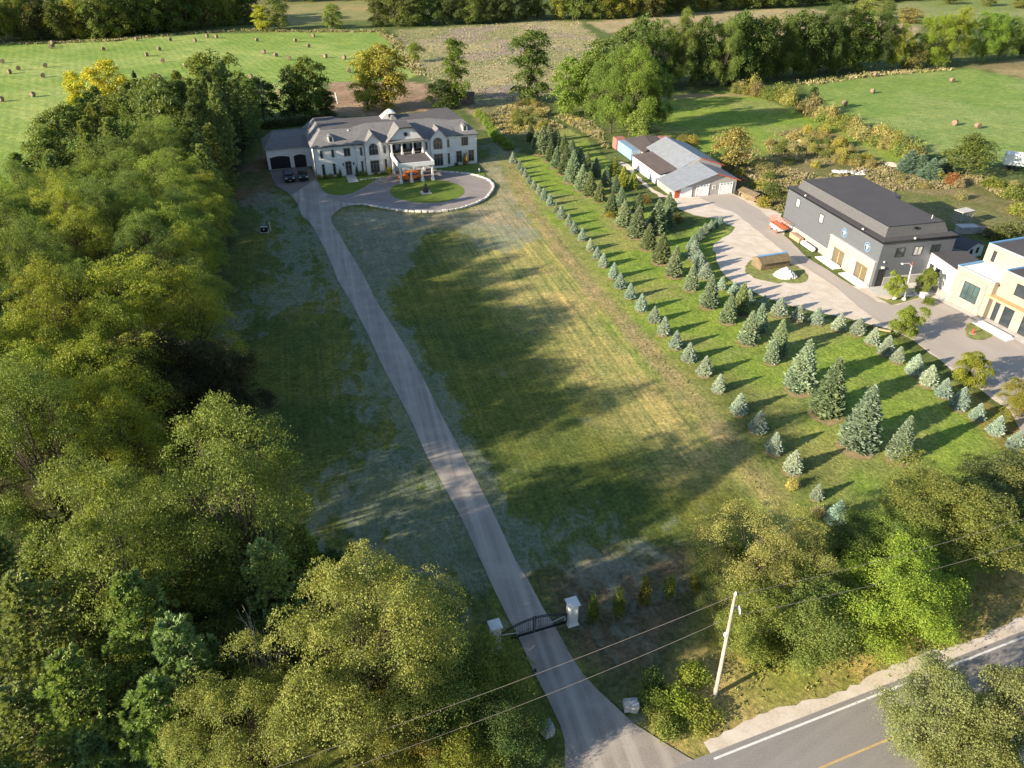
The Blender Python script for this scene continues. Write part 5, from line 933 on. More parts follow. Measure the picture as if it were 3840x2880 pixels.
put2('small', 'bush_tree', (3620, 655), (3640, 520), 5.0, (.085, .105, .03), 'leaning dark green bush tree near the right bale field', group='scrub trees behind the yard', var=1)
put2('pine', 'cedar_tree', (3038, 422), (3038, 325), 3.2, (.07, .1, .045), 'lone dark cedar in the hedgerow of the bale field', group='hedgerow by the right bale field', var=1)
for i, (b, t) in enumerate((((3405, 640), (3415, 560)), ((3445, 645), (3450, 575)), ((3485, 668), (3490, 590)), ((3530, 650), (3535, 590)))):
    put2('spruce', 'blue_spruce', b, t, 2.6, (.12, .17, .14), ('leftmost of four blue spruces behind the charcoal building', 'second of four blue spruces behind the charcoal building', 'front blue spruce of the four behind the charcoal building', 'rightmost of four blue spruces behind the charcoal building')[i], group='four blue spruces in the scrub')
put2('shrub', 'red_shrub', (3570, 692), (3572, 655), 1.7, (.2, .085, .04), 'red-leaved shrub right of the four blue spruces', 'shrub')
put2('shrub', 'grey_shrub', (3590, 700), (3590, 672), 1.3, (.2, .16, .12), 'grey-brown shrub beside the red one', 'shrub')
# hedgerow of shrubs between the green field and the bale field
HP = [Z7(560, 530), Z7(650, 545), Z7(760, 560), Z7(860, 590), Z7(950, 640), Z7(1030, 680), Z7(1120, 720), Z7(1230, 770), Z7(1330, 810), Z7(1430, 850), Z7(1520, 880), Z7(1600, 930)]
hc = [((.13, .14, .045), 'olive'), ((.17, .165, .055), 'yellow'), ((.14, .11, .065), 'russet'), ((.11, .14, .045), 'green'), ((.22, .2, .1), 'tan')]
r = random.Random(61); P = [Vector(G(*p)) for p in HP]; k = 1
for a, b in zip(P, P[1:]):
    for j in range(5):
        q = a.lerp(b, (j + .5) / 5) + Vector((r.uniform(-2, 2), r.uniform(-2, 2))); ci = r.randrange(5); big = k % 6 == 0
        plant('shrub', 'hedge_shrub', q.x, q.y, r.uniform(2, 3.6) + big * 1.6, r.uniform(1.7, 2.8), hc[ci][0], f'{hc[ci][1]} shrub in the hedgerow by the right bale field, {ordn(k)} from its upper end', 'shrub', 'hedgerow by the right bale field'); k += 1

# ---- blue spruces in rows
SG = 'planted rows of blue spruce'
left_row = [(55, 575, 485), (110, 630, 550), (130, 670, 600), (158, 695, 620), (190, 745, 675), (228, 790, 715), (270, 830, 750), (310, 880, 785), (362, 925, 830), (412, 985, 910), (455, 1030, 925), (518, 1095, 1000), (560, 1155, 1055), (628, 1215, 1115), (692, 1285, 1200), (748, 1355, 1275), (800, 1420, 1325)]
k = 1
def spr(kind, b, t, c, lab, ratio=.34, name='blue_spruce'):
    H = max(1.4, height_of(b, t)); x, y = G(*b); r_ = H * ratio * rng.uniform(.94, 1.12); return plant(kind, name, x, y, H, r_, c, lab, 'spruce', SG)
for x, b, t in left_row:
    bb_ = Z3(x - 3, b); spr('spruce', bb_, Z3(x, t), BLU, f'small blue spruce in the left row, {ordn(k)} from the mansion end', .36); k += 1
for x, b, t in ((520, 62, -8), (562, 112, 40), (602, 162, 82), (664, 232, 138), (703, 292, 205), (765, 357, 265), (835, 432, 332), (915, 502, 410), (975, 582, 475), (1050, 665, 562), (1130, 742, 635), (1230, 832, 718), (1315, 937, 830), (1440, 1067, 950), (1560, 1182, 1060), (1660, 1312, 1190), (1775, 1432, 1300), (1925, 1602, 1510)):
    spr('spruce', ZG(x, b), ZG(x + 4, t), BLU, f'small blue spruce in the left row, {ordn(k)} from the mansion end', .36); k += 1
spr('spruce', ZT(990, 408), ZT(1000, 298), (.24, .3, .3), f'small silvery blue spruce at the road end of the left row', .4)
belt3 = [(200, 400, 205, 250), (245, 455, 248, 305), (300, 495, 335, 270), (355, 400, 370, 250), (365, 555, 378, 380), (410, 480, 425, 290), (415, 610, 430, 440), (475, 500, 482, 340), (490, 660, 500, 430), (540, 540, 545, 385), (550, 730, 560, 470), (605, 640, 612, 450), (665, 600, 680, 480), (625, 795, 655, 595), (735, 690, 740, 530), (690, 840, 720, 650), (770, 890, 790, 720), (820, 760, 825, 610), (890, 680, 900, 530), (965, 760, 965, 605), (1045, 790, 1045, 645), (900, 820, 900, 675), (865, 1010, 885, 815), (945, 930, 965, 775), (970, 1095, 985, 890), (1090, 980, 1100, 830), (1080, 1180, 1110, 940), (1170, 1280, 1190, 1080), (1240, 1150, 1260, 880), (1340, 980, 1350, 815), (1330, 1110, 1345, 930), (1280, 1390, 1310, 1160)]
k = 1
for i, (bx, by, tx, ty) in enumerate(sorted(belt3, key=lambda q: q[1])):
    yel = (bx, by) in ((890, 680), (965, 760), (1045, 790)); c_ = (.2, .22, .06) if yel else rng.choice((BLG, (.15, .185, .13), (.13, .155, .09), (.19, .225, .165)))
    spr('bigspruce', Z3(bx, by), Z3(tx, ty), c_, f'{"yellow-tinged" if yel else "tall"} blue spruce in the middle belt, {ordn(k)} counted from the mansion end', .3); k += 1
for bx, by, tx, ty in ((965, 130, 970, -10), (1040, 215, 1055, 40), (1145, 300, 1155, 150), (1255, 405, 1270, 215), (1450, 450, 1460, 265), (1375, 500, 1385, 335), (1500, 630, 1530, 440), (1565, 560, 1575, 390), (1645, 755, 1650, 600), (1680, 700, 1710, 490), (1820, 912, 1850, 615)):
    spr('bigspruce', ZG(bx, by), ZG(tx, ty), rng.choice((BLG, (.16, .2, .14), (.15, .18, .1))), f'large blue spruce in the middle belt, {ordn(k)} counted from the mansion end', .27); k += 1
for (bx, by, tx, ty), l in (((630, 1050, 700, 610), 'large greenish spruce, third from the road end of the middle belt'), ((880, 1310, 950, 820), 'tallest pale blue spruce near the road end of the middle belt'), ((1200, 1410, 1260, 1070), 'broad silvery spruce ending the middle belt toward the road')):
    spr('bigspruce', ZR(bx, by), ZR(tx, ty), (.125, .16, .1) if 'green' in l else (.155, .2, .17), l, .24)
k = 1
for x, b, t in ((1770, 1080, 1015), (1730, 1110, 1040), (1690, 1130, 1050), (1640, 1160, 1075), (1600, 1200, 1110), (1560, 1240, 1150), (1530, 1290, 1180), (1560, 1350, 1250), (1590, 1400, 1300), (1640, 1440, 1380)):
    spr('spruce', Z3(x, b), Z3(x + 8, t), (.2, .25, .245), f'small blue spruce in the right row, {ordn(k)} from the gravel yard end', .4); k += 1
for x, b, t in ((1160, 105, 0), (1200, 190, 80), (1235, 232, 140), (1335, 302, 225), (1410, 330, 255), (1500, 390, 305)):
    spr('spruce', ZG(x, b), ZG(x, t), BLU, f'small blue spruce in the right row, {ordn(k)} from the gravel yard end', .4); k += 1
for bx, by, tx, ty in ((130, 215, 130, 120), (255, 270, 260, 130), (405, 315, 410, 195), (555, 340, 555, 210), (730, 385, 725, 260), (880, 420, 890, 295), (1000, 500, 1000, 370), (1105, 580, 1120, 435), (1200, 645, 1210, 525), (1330, 735, 1345, 580), (1440, 825, 1460, 670), (1560, 915, 1575, 775), (1690, 1010, 1720, 845), (1830, 1100, 1840, 970), (1980, 1220, 2000, 1070), (2130, 1330, 2145, 1190)):
    spr('spruce', ZR(bx, by), ZR(tx, ty), BLU, f'small blue spruce in the right row, {ordn(k)} from the gravel yard end', .4); k += 1
r = random.Random(83); k = 1
for poly, n_ in ((scrub, 46), (W([Z7(720, 830), Z7(900, 745), Z7(1240, 860), Z7(1100, 940), Z7(760, 890)]), 16), (W([Z3(0, 100), Z3(150, 70), Z3(350, 110), Z3(330, 200), Z3(470, 290), Z3(0, 350)]), 22)):
    q = np.array(poly); lo_, hi_ = q.min(0), q.max(0); c_ = 0
    while c_ < n_:
        x, y = r.uniform(lo_[0], hi_[0]), r.uniform(lo_[1], hi_[1])
        if sdist(poly, np.array([x]), np.array([y]))[0] > 1 and not (-2 < (Vector((x, y)) - Vector(ko)).dot(Vector((math.cos(KA), math.sin(KA)))) < KL + 2 and -2 < (Vector((x, y)) - Vector(ko)).dot(Vector((-math.sin(KA), math.cos(KA)))) < KW + 2):
            cc, nm_ = r.choice((((.17, .15, .075), 'brown'), ((.13, .14, .05), 'olive'), ((.2, .18, .1), 'tan'), ((.1, .12, .04), 'green'), ((.22, .2, .06), 'yellowish'))); plant('shrub', 'scrub_bush', x, y, r.uniform(.8, 2.0), r.uniform(.8, 2.0), cc, f'{nm_} bush scattered in the tan weeds round the buildings, {ordn(k)} of its kind', 'bush', 'bushes scattered in the weeds'); c_ += 1; k += 1
M_SOIL = mat('needle_litter', (.33, .25, .13), .95, .3, 1.5, fine=8)
lit = MB()
for o_ in [q for q in bpy.data.objects if q.name.startswith('blue_spruce') and q.get('category') == 'spruce' and q.get('group') == SG]:
    R_ = o_.scale.x * .34 * .92; cx_, cy_ = o_.location.x - .18 * R_, o_.location.y - .32 * R_
    lit.face([(x, y, -.02) for x, y in ragged([(cx_ + R_ * math.cos(a), cy_ + R_ * math.sin(a)) for a in np.linspace(0, 6.283, 11, endpoint=False)], R_ * .12, R_ * .4, int(R_ * 1000))], M_SOIL)
tag(lit.build('needle_litter'), 'brown fallen needles on the grass under the planted spruces', 'needle litter', kind='stuff')
# ---- shrubs planted by the mansion, the gate and the yard
r = random.Random(71)
for i, (u, v, h, R, c, l) in enumerate(((.5, -.9, .9, .8, (.2, .17, .06), 'yellowish shrub at the mansion\'s left corner'), (1.8, -.9, .8, .7, (.1, .13, .04), 'green shrub second from the mansion\'s left corner'), (2.9, -.8, .9, .7, (.18, .17, .06), 'pale shrub between the left front windows'), (4.6, -.7, .7, .55, (.08, .11, .04), 'small shrub left of the entrance walkway'),
        (9.3, -1, .9, .55, (.1, .14, .05), 'small round shrub right of the entrance walkway'), (10.2, -1.5, .8, .5, (.09, .12, .04), 'small shrub at the left bay corner'), (12.4, -1.7, .6, .6, (.08, .11, .04), 'low shrub under the left bay window'), (13.8, -1.8, .6, .6, (.08, .12, .04), 'low shrub at the right of the left bay'), (15.4, -1.5, 1.2, .9, (.2, .18, .06), 'bright bushy shrub beside the carport'),
        (30.6, -.7, .7, .5, (.07, .1, .04), 'small shrub right of the right bay'), (32.4, -.6, 2.4, .3, (.08, .1, .04), 'slim sapling between right-hand ground windows'), (33.0, -.6, 2.6, .4, (.35, .2, .08), 'orange-leaved sapling by the right ground windows'), (5.0, -.6, 1.6, .3, (.06, .09, .04), 'narrow upright shrub left of the entrance doors'), (8.5, -.6, 1.8, .3, (.06, .09, .04), 'narrow upright shrub right of the entrance doors'))):
    p_ = ML @ Vector((u, v, 0)); plant('shrub', 'garden_shrub', p_.x, p_.y, h, R, c, l, 'shrub', 'shrubs along the mansion front')
for i, (px, py, tx, ty, c) in enumerate(((2220, 2330, 2215, 2245, (.06, .085, .028)), (2315, 2305, 2312, 2220, (.08, .1, .03)), (2412, 2265, 2410, 2175, (.1, .1, .03)), (2505, 2232, 2503, 2160, (.09, .11, .03)), (2600, 2215, 2598, 2150, (.1, .11, .03)))):
    put2('shrub', 'cedar_shrub', (px, py), (tx, ty), .55, c, ('dark cedar shrub next to the right gate pillar', 'second cedar shrub from the right gate pillar', 'brownish cedar shrub third from the right gate pillar', 'fourth cedar shrub from the right gate pillar', 'cedar shrub farthest from the right gate pillar')[i], 'shrub', 'young cedars right of the gate')
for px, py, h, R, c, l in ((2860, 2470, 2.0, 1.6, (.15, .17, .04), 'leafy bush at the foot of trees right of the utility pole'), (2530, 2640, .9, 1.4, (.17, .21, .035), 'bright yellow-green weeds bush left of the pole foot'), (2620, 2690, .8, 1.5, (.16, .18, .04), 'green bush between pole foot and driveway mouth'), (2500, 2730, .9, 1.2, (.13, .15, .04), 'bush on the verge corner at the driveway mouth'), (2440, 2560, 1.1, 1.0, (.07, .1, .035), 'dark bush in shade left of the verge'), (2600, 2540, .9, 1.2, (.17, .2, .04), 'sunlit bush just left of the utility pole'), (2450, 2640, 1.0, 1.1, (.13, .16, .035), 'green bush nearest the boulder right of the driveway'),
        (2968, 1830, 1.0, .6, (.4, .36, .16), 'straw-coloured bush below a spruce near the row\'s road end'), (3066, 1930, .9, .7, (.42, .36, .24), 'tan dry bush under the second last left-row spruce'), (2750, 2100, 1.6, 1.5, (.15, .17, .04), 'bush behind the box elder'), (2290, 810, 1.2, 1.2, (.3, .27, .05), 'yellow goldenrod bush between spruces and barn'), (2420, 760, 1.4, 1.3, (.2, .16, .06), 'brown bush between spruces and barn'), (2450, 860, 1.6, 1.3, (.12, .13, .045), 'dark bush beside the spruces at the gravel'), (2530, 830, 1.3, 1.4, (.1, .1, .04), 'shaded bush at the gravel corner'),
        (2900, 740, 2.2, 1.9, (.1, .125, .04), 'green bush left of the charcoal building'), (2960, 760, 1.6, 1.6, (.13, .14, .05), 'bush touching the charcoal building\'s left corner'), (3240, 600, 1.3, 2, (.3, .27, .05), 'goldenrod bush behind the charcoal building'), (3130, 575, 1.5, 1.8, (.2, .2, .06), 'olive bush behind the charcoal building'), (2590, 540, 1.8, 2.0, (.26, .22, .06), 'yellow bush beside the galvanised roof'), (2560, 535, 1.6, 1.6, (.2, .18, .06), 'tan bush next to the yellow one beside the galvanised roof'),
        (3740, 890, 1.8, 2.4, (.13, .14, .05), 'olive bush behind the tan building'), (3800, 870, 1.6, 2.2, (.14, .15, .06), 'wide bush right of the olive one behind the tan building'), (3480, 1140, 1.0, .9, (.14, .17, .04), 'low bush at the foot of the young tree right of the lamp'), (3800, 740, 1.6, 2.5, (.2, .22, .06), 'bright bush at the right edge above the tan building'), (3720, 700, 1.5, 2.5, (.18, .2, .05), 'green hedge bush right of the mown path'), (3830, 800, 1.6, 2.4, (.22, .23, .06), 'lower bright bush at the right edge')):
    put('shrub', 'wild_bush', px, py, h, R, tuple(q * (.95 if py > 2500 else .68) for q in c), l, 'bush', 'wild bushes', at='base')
bp = [(1795, 440), (1815, 455), (1828, 470), (1840, 490), (1852, 510), (1868, 530), (1885, 545), (1905, 560)]
for i, (px, py) in enumerate(bp): put('shrub', 'hedge_bush', px, py, 1.9, 1.5, (.14, .18, .04), f'light green hedge bush right of the mansion, {ordn(i + 1)} from the far end', 'bush', 'hedge right of the mansion', at='base')
for i, (px, py) in enumerate(((940, 470), (990, 480), (1040, 478), (1090, 470), (1140, 466), (1190, 455), (1240, 445))): put('shrub', 'dark_shrub', px, py, 1.8, 2.2, (.05, .065, .028), f'dark shrub behind the garage roof, {ordn(i + 1)} from left', 'shrub', 'shrubs behind the garage', at='base')

# ------------------------------------------------------------------ uncounted ground cover (stuff)
def tufts(name, polys, dens, h, cols, label, seed, leafmat=None, blade=.1, per=7, lean=.35):
    r = np.random.default_rng(seed); Ps = []
    for poly in polys:
        q = np.array(poly); lo, hi = q.min(0), q.max(0); n = int((hi - lo).prod() * dens); x = r.uniform(lo[0], hi[0], n); y = r.uniform(lo[1], hi[1], n)
        ins = (sdist(poly, x, y) + r.normal(0, .5, n)) > 0; cl = fbm(x, y, 3.2, seed + 5) > r.uniform(.3, .62, n); k = ins & cl; Ps.append(np.stack([x[k], y[k], np.zeros(k.sum())], 1))
    P = np.vstack(Ps); n = len(P); hh_ = h * r.uniform(.4, 1.25, n) * (.55 + .9 * fbm(P[:, 0], P[:, 1], 5, seed + 9)); ci = (fbm(P[:, 0], P[:, 1], 6, seed + 3) * 1.9 + r.normal(0, .25, n) - .45); ci = np.clip((ci * len(cols)).astype(int), 0, len(cols) - 1)
    P = np.repeat(P, per, 0); hh_ = np.repeat(hh_, per) * r.uniform(.6, 1.2, n * per); ci = np.repeat(ci, per)
    A = nrm(np.stack([r.normal(0, lean, n * per), r.normal(0, lean, n * per), np.ones(n * per)], 1)); side = nrm(np.cross(A, rdir(r, n * per))); B0 = P + np.stack([r.normal(0, h * .3, n * per), r.normal(0, h * .3, n * per), np.full(n * per, -.08)], 1)
    w_ = (blade * r.uniform(.6, 1.4, n * per))[:, None]; H_ = hh_[:, None]
    Q = np.stack([B0 - side * w_ * .4, B0 + side * w_ * .4, B0 + A * H_ + side * w_ * .5, B0 + A * H_ * .96 - side * w_ * .5], 1)
    ms = []
    for i, c in enumerate(cols):
        kk = (name, i); m_ = mat(name + str(i), c, .95, .3, .7, fine=3); ms.append(m_)
    o = link(name, quads_mesh(name, Q, ms, ci)); tag(o, label, 'weeds', kind='stuff'); return o
vg = W([(2470, 2560), (2640, 2400), (2900, 2400), (3300, 2400), (3480, 2230), (3840, 2080), (4000, 2040), (4000, 2220), (3840, 2290), (3500, 2420), (3280, 2500), (2900, 2660), (2620, 2770), (2460, 2700)])
tufts('verge_grass', [vg], 5, .16, [(.24, .27, .06), (.34, .32, .09), (.42, .34, .14), (.3, .32, .07)], 'rough green and straw verge grass between the road and the roadside trees', 201, blade=.06, per=8)
def ribbon(pts, wd):
    L = [Vector(p) for p in pts]; a = []; b = []
    for i, p in enumerate(L):
        d = (L[min(i + 1, len(L) - 1)] - L[max(0, i - 1)]).normalized(); n = Vector((-d.y, d.x)); a.append(tuple(p + n * wd)); b.append(tuple(p - n * wd))
    return a + b[::-1]
tufts('boundary_grass', [ribbon(swale, 1.1)], 5, .13, [(.27, .27, .09), (.35, .3, .13), (.24, .25, .07), (.38, .3, .17)], 'long straw-coloured grass along the ditch between lawn and spruces', 203, blade=.06)
brush = [W([Z3(0, 100), Z3(150, 70), Z3(350, 110), Z3(330, 200), Z3(470, 290), Z3(300, 320), Z3(0, 350), Z3(-80, 280), (1800, 450)]), W([Z3(400, 190), Z3(480, 170), Z3(700, 240), Z3(800, 330), Z3(840, 460), Z3(760, 400), Z3(600, 290)])]
tufts('meadow_brush', brush, 9, .5, [(.24, .24, .09), (.32, .28, .14), (.4, .34, .2), (.36, .31, .09)], 'tangled brown and olive brush behind and right of the mansion', 205, blade=.11)
tufts('scrub_weeds', [W([Z7(720, 830), Z7(800, 770), Z7(900, 745), Z7(1000, 770), Z7(1150, 800), Z7(1240, 860), Z7(1240, 910), Z7(1100, 940), Z7(900, 930), Z7(760, 890)]), W([(2830, 560), (2900, 620), (3000, 640), (3150, 660), (3300, 600), (3420, 700), (3300, 735), (3100, 700), (2990, 720), (2930, 800), (2840, 760), (2760, 720), (2690, 690), (2680, 610)]), W([ZK(600, 60), ZK(900, 40), ZK(1200, 110), ZK(1340, 150), ZK(1300, 200), ZK(900, 200), ZK(640, 130)]), W([ZK(1400, 20), ZK(1700, 40), ZK(2212, 200), ZK(2400, 420), ZK(2000, 320), ZK(1700, 180)])], 9.0, .42,
      [(.2, .2, .08), (.27, .225, .12), (.34, .28, .18), (.26, .24, .08)], 'tan and olive scrub weeds behind the barn and the charcoal building', 207, blade=.12)
tufts('meadow_grass', [meadow], .7, .3, [(.29, .29, .13), (.36, .32, .16), (.4, .35, .19), (.34, .29, .2)], 'tall tan meadow grass behind the mansion', 209, blade=.28, per=5)
tufts('field_edge_weeds', [ribbon(W([(0, 168), (200, 160), (420, 152), (640, 132), (900, 112), (1100, 118), (1400, 118)]), 3), ribbon(W([Z7(925, 485), Z7(1330, 430), Z7(1800, 392)]), 3), ribbon(W([Z6(370, 190), Z6(460, 250), Z6(510, 320), Z6(570, 400), Z6(650, 480)]), 2.4)], 2.2, .7, [(.2, .21, .07), (.3, .26, .11), (.38, .33, .18)], 'weedy edges of the far hayfields', 211, blade=.25, per=6)

# ------------------------------------------------------------------ gate, pole, wires
gl = Vector((*G(1858, 2418), 0)); gR = Vector((*G(2143, 2333), 0)); ga = frame_of(gl, gR); GL = (gR - gl).length
M_PIL = mat('pillar_stucco', (.72, .72, .7), .7, .06, 1.5)
for i, p_ in enumerate((gl, gR)):
    o = empty('gate_pillar', p_, ga, ('white panelled gate pillar left of the driveway', 'white panelled gate pillar right of the driveway')[i], 'gate pillar', 'pillars of the driveway gate')
    b = MB(); b.frust((-.48, .48, -.48, .48), (-.4, .4, -.4, .4), 0, .22, M_PIL); b.box(-.36, .36, -.36, .36, .22, 2.25, M_PIL)
    for k in range(4):
        T = Matrix.Rotation(k * math.pi / 2, 4, 'Z')
        for x0, x1, z0, z1 in ((-.3, -.24, .4, 2.1), (.24, .3, .4, 2.1), (-.24, .24, .4, .46), (-.24, .24, 2.04, 2.1)): b.box(x0, x1, -.385, -.361, z0, z1, M_PIL, T)
    b.build('shaft', o); MB().frust((-.42, .42, -.42, .42), (-.5, .5, -.5, .5), 2.25, 2.33, M_PIL).frust((-.5, .5, -.5, .5), (-.47, .47, -.47, .47), 2.33, 2.42, M_PIL).frust((-.47, .47, -.47, .47), (-.05, .05, -.05, .05), 2.42, 2.5, M_PIL).build('cap', o)
gt = empty('driveway_gate', gl, ga, 'black wrought iron double gate with arched top across the driveway', 'gate')
half = GL / 2
def gtop(x): t = abs(x - half) / (half - .42); return 1.12 + .78 * (1 - t ** 2) ** 1.0 * (1 if t < 1 else 0) - .0
for sgn in (-1, 1):
    x0, x1 = (.42, half - .03) if sgn < 0 else (half + .03, GL - .42); g = MB(); n = 19
    g.box(x0, x0 + .07, -.035, .035, .08, gtop(x0) + (.12 if sgn > 0 else .1), M_BLACK); g.box(x1 - .07, x1, -.035, .035, .08, gtop(x1) + .12, M_BLACK); g.box(x0 + .07, x1 - .07, -.03, .03, .1, .34, M_BLACK)
    for k in range(n - 1):
        a = x0 + (x1 - x0) * k / (n - 1); b_ = x0 + (x1 - x0) * (k + 1) / (n - 1)
        for dz in (0, -.16): g.add([(a, -.025, gtop(a) + dz), (b_, -.025, gtop(b_) + dz), (b_, .025, gtop(b_) + dz), (a, .025, gtop(a) + dz), (a, -.025, gtop(a) + dz - .05), (b_, -.025, gtop(b_) + dz - .05), (b_, .025, gtop(b_) + dz - .05), (a, .025, gtop(a) + dz - .05)], [(0, 1, 2, 3), (7, 6, 5, 4), (0, 4, 5, 1), (2, 6, 7, 3)], M_BLACK)
        if k: g.tube([(a, 0, .3), (a, 0, gtop(a) + .12)], [.014, .014], M_BLACK, 4)
        m_ = (a + b_) / 2; g.tube([(m_, 0, .3), (m_, 0, .7)], .011, M_BLACK, 4)
    cx = x1 - .45 if sgn < 0 else x0 + .45
    for k in range(3):
        pts = [(cx + .17 * math.cos(t) * (1 - t / 9), 0, .62 + k * .33 + .14 * math.sin(t) * (1 - t / 9)) for t in np.linspace(0, 6, 10)]; g.tube(pts, .012, M_BLACK, 3)
    g.build('gate_leaf', gt)
    xa = .5 if sgn < 0 else GL - .5; xb = 1.9 if sgn < 0 else GL - 1.9
    MB().tube([(xa, .25, .62), (xb, .1, .5)], .035, M_TRIM, 6).build('gate_opener', gt)
kp = G(1917 + 75, 2610); o = empty('keypad_post', G(1990, 2560) + (0,), ga, 'thin black gooseneck keypad post at the left edge of the driveway', 'keypad post'); MB().tube([(0, 0, 0), (0, 0, 1.15), (.1, 0, 1.3), (.3, 0, 1.3)], .035, M_BLACK, 6).build('post', o); MB().box(.26, .42, -.09, .09, 1.16, 1.42, M_BLACK).build('keypad', o, .01)
pb = G(2683, 2605); M_POLE = mat('weathered_pole', (.4, .36, .3), .9, .2, 1.2, fine=5)
ph = height_of((2683, 2605), (2757, 2232)); o = empty('utility_pole', (pb[0], pb[1], 0), ga, 'leaning pale wooden utility pole on the grassy verge by the road', 'utility pole')
tp = Vector((*G(2757, 2232, ph), ph)) - Vector((pb[0], pb[1], 0)); R3 = Matrix.Rotation(-ga, 4, 'Z'); tl_ = R3 @ tp
MB().tube([(0, 0, -.3), tuple(tl_ * .5), tuple(tl_)], [.165, .14, .1], M_POLE, 10).build('pole', o)
ins = MB(); ins.lathe([(.03, 0), (.05, .05), (.1, .1), (.1, .16), (.06, .2), (.09, .24), (.04, .32)], M_WHITE, 8, tuple(tl_)); ins.build('insulator', o)
a_ = tl_ * .86; arm = MB(); arm.box(a_.x, a_.x + .5, a_.y - .05, a_.y + .05, a_.z + .1, a_.z + .2, M_POLE); arm.build('bracket', o)
ins = MB(); ins.tube([tuple(a_ + Vector((.45, 0, .3))), tuple(a_ + Vector((.62, 0, -.15))), tuple(a_ + Vector((.72, 0, -.6)))], [.06, .1, .07], M_TRIM, 7); ins.build('fuse_cutout', o)
a_ = tl_ * .62; MB().box(a_.x - .24, a_.x - .1, a_.y - .1, a_.y + .1, a_.z, a_.z + .3, M_TRIM).build('cable_clamp', o)
topw = Vector((pb[0], pb[1], 0)) + tp; midw = Vector((pb[0], pb[1], 0)) + tp * .8
def wire(pA, pC, pB, label, nm):
    pts = []
    for seg, (a, b) in enumerate(((pA, pC), (pC, pB))):
        for k in range(13):
            t = k / 12; p = a.lerp(b, t); p.z -= 1.1 * 4 * t * (1 - t) * .5; pts.append(p)
    mb = MB().tube(pts[:13] + pts[14:], .014, mat('wire', (.28, .24, .2), .5, .1, 1), 4); o = mb.build(nm); tag(o, label, 'power line')
wl_ = Vector((*G(700, 2990, 9.4), 9.4)); wr_ = Vector((*G(3960, 1905, 9.0), 9.0)); wire(wl_, topw, wr_, 'upper thin power line running from the top of the utility pole across the driveway', 'power_line')
wl2 = Vector((*G(1200, 2920, 7.6), 7.6)); wr2 = Vector((*G(3960, 2000, 7.4), 7.4)); wire(wl2, midw, wr2, 'lower thin power line below the first, crossing the driveway', 'power_line')
M_ROCK = mat('grey_rock', (.36, .37, .37), .9, .3, 1.6, bmp=.04, fine=5); M_ROCKW = mat('pale_limestone', (.66, .62, .56), .9, .18, 1.8, bmp=.02, fine=6)
def rock(name, x, y, sx, sy, sz, m, label, cat='boulder', group=None, seed=1, rz=0, z=0):
    r = random.Random(seed); bm = bmesh.new(); bmesh.ops.create_cube(bm, size=1)
    bmesh.ops.subdivide_edges(bm, edges=bm.edges, cuts=2, use_grid_fill=True)
    for v in bm.verts: d = v.co.normalized() * .62; v.co = v.co.lerp(d, .38) + Vector((r.uniform(-1, 1), r.uniform(-1, 1), r.uniform(-1, 1))) * .055
    for v in bm.verts: v.co = Vector((v.co.x * sx, v.co.y * sy, (v.co.z + .42) * sz))
    me = bpy.data.meshes.new(name); bm.to_mesh(me); bm.free(); me.materials.append(m); o = link(name, me); o.location = (x, y, z); o.rotation_euler = (0, 0, rz); return tag(o, label, cat, group)
x, y = G(2365, 2655); rock('boulder', x, y, 1.05, .8, .75, M_ROCK, 'grey boulder on the shaded grass right of the driveway', group='boulders flanking the driveway mouth', seed=4)
x, y = G(2052, 2745); rock('boulder', x, y, .8, .9, .95, M_ROCK, 'grey boulder at the left edge of the driveway', group='boulders flanking the driveway mouth', seed=9, rz=.5)
# armour stones round the ring drive
edge = smooth(ring[4:], 2, closed=False); acc = 0; k = 0; pts = []
for a, b in zip(edge, edge[1:]):
    a, b = Vector(a), Vector(b); L = (b - a).length
    if L < 1e-6: continue
    while acc < L: pts.append((a.lerp(b, acc / L), math.atan2((b - a).y, (b - a).x))); acc += 1.28
    acc -= L
for k, (p_, an) in enumerate(pts):
    dim = k < 6 or k > len(pts) - 14; L_ = 1.15 * rng.uniform(.85, 1.1)
    rock('edging_stone', p_.x, p_.y, L_, .5 * rng.uniform(.8, 1.1), .38 * rng.uniform(.8, 1.2) * (.6 if dim else 1), M_ROCKW, f'pale limestone edging block of the ring drive, {ordn(k + 1)} from the long driveway', 'edging stone', 'limestone blocks round the ring drive', 300 + k, an + rng.uniform(-.06, .06))
# ------------------------------------------------------------------ fountain sculpture
x, y = G(*Z1(1543, 826)); o = empty('garden_fountain', (x, y, .02), MA, 'dark tiered garden fountain on a white square slab in the island lawn', 'fountain'); M_BRZ = mat('dark_bronze', (.06, .055, .05), .5, .3, 5, .3)
MB().box(-1.0, 1.0, -1.0, 1.0, 0, .14, M_CONC).build('plinth', o, .03); f = MB().lathe([(.5, .14), (.45, .3), (.2, .4), (.16, .8), (.62, .95), (.66, 1.05), (.2, 1.08), (.12, 1.45), (.42, 1.58), (.44, 1.65), (.12, 1.68), (.08, 1.95), (.26, 2.05), (.1, 2.1), (.05, 2.35), (.01, 2.5)], M_BRZ, 14); f.build('basin', o)
sc_ = MB()
for k in range(6):
    a = k * 1.05; sc_.lathe([(.02, 0), (.13, .08), (.1, .3), (.06, .42), (.09, .5), (.03, .6)], M_BRZ, 6, (.45 * math.cos(a), .45 * math.sin(a), .2)); 
sc_.build('figure', o)
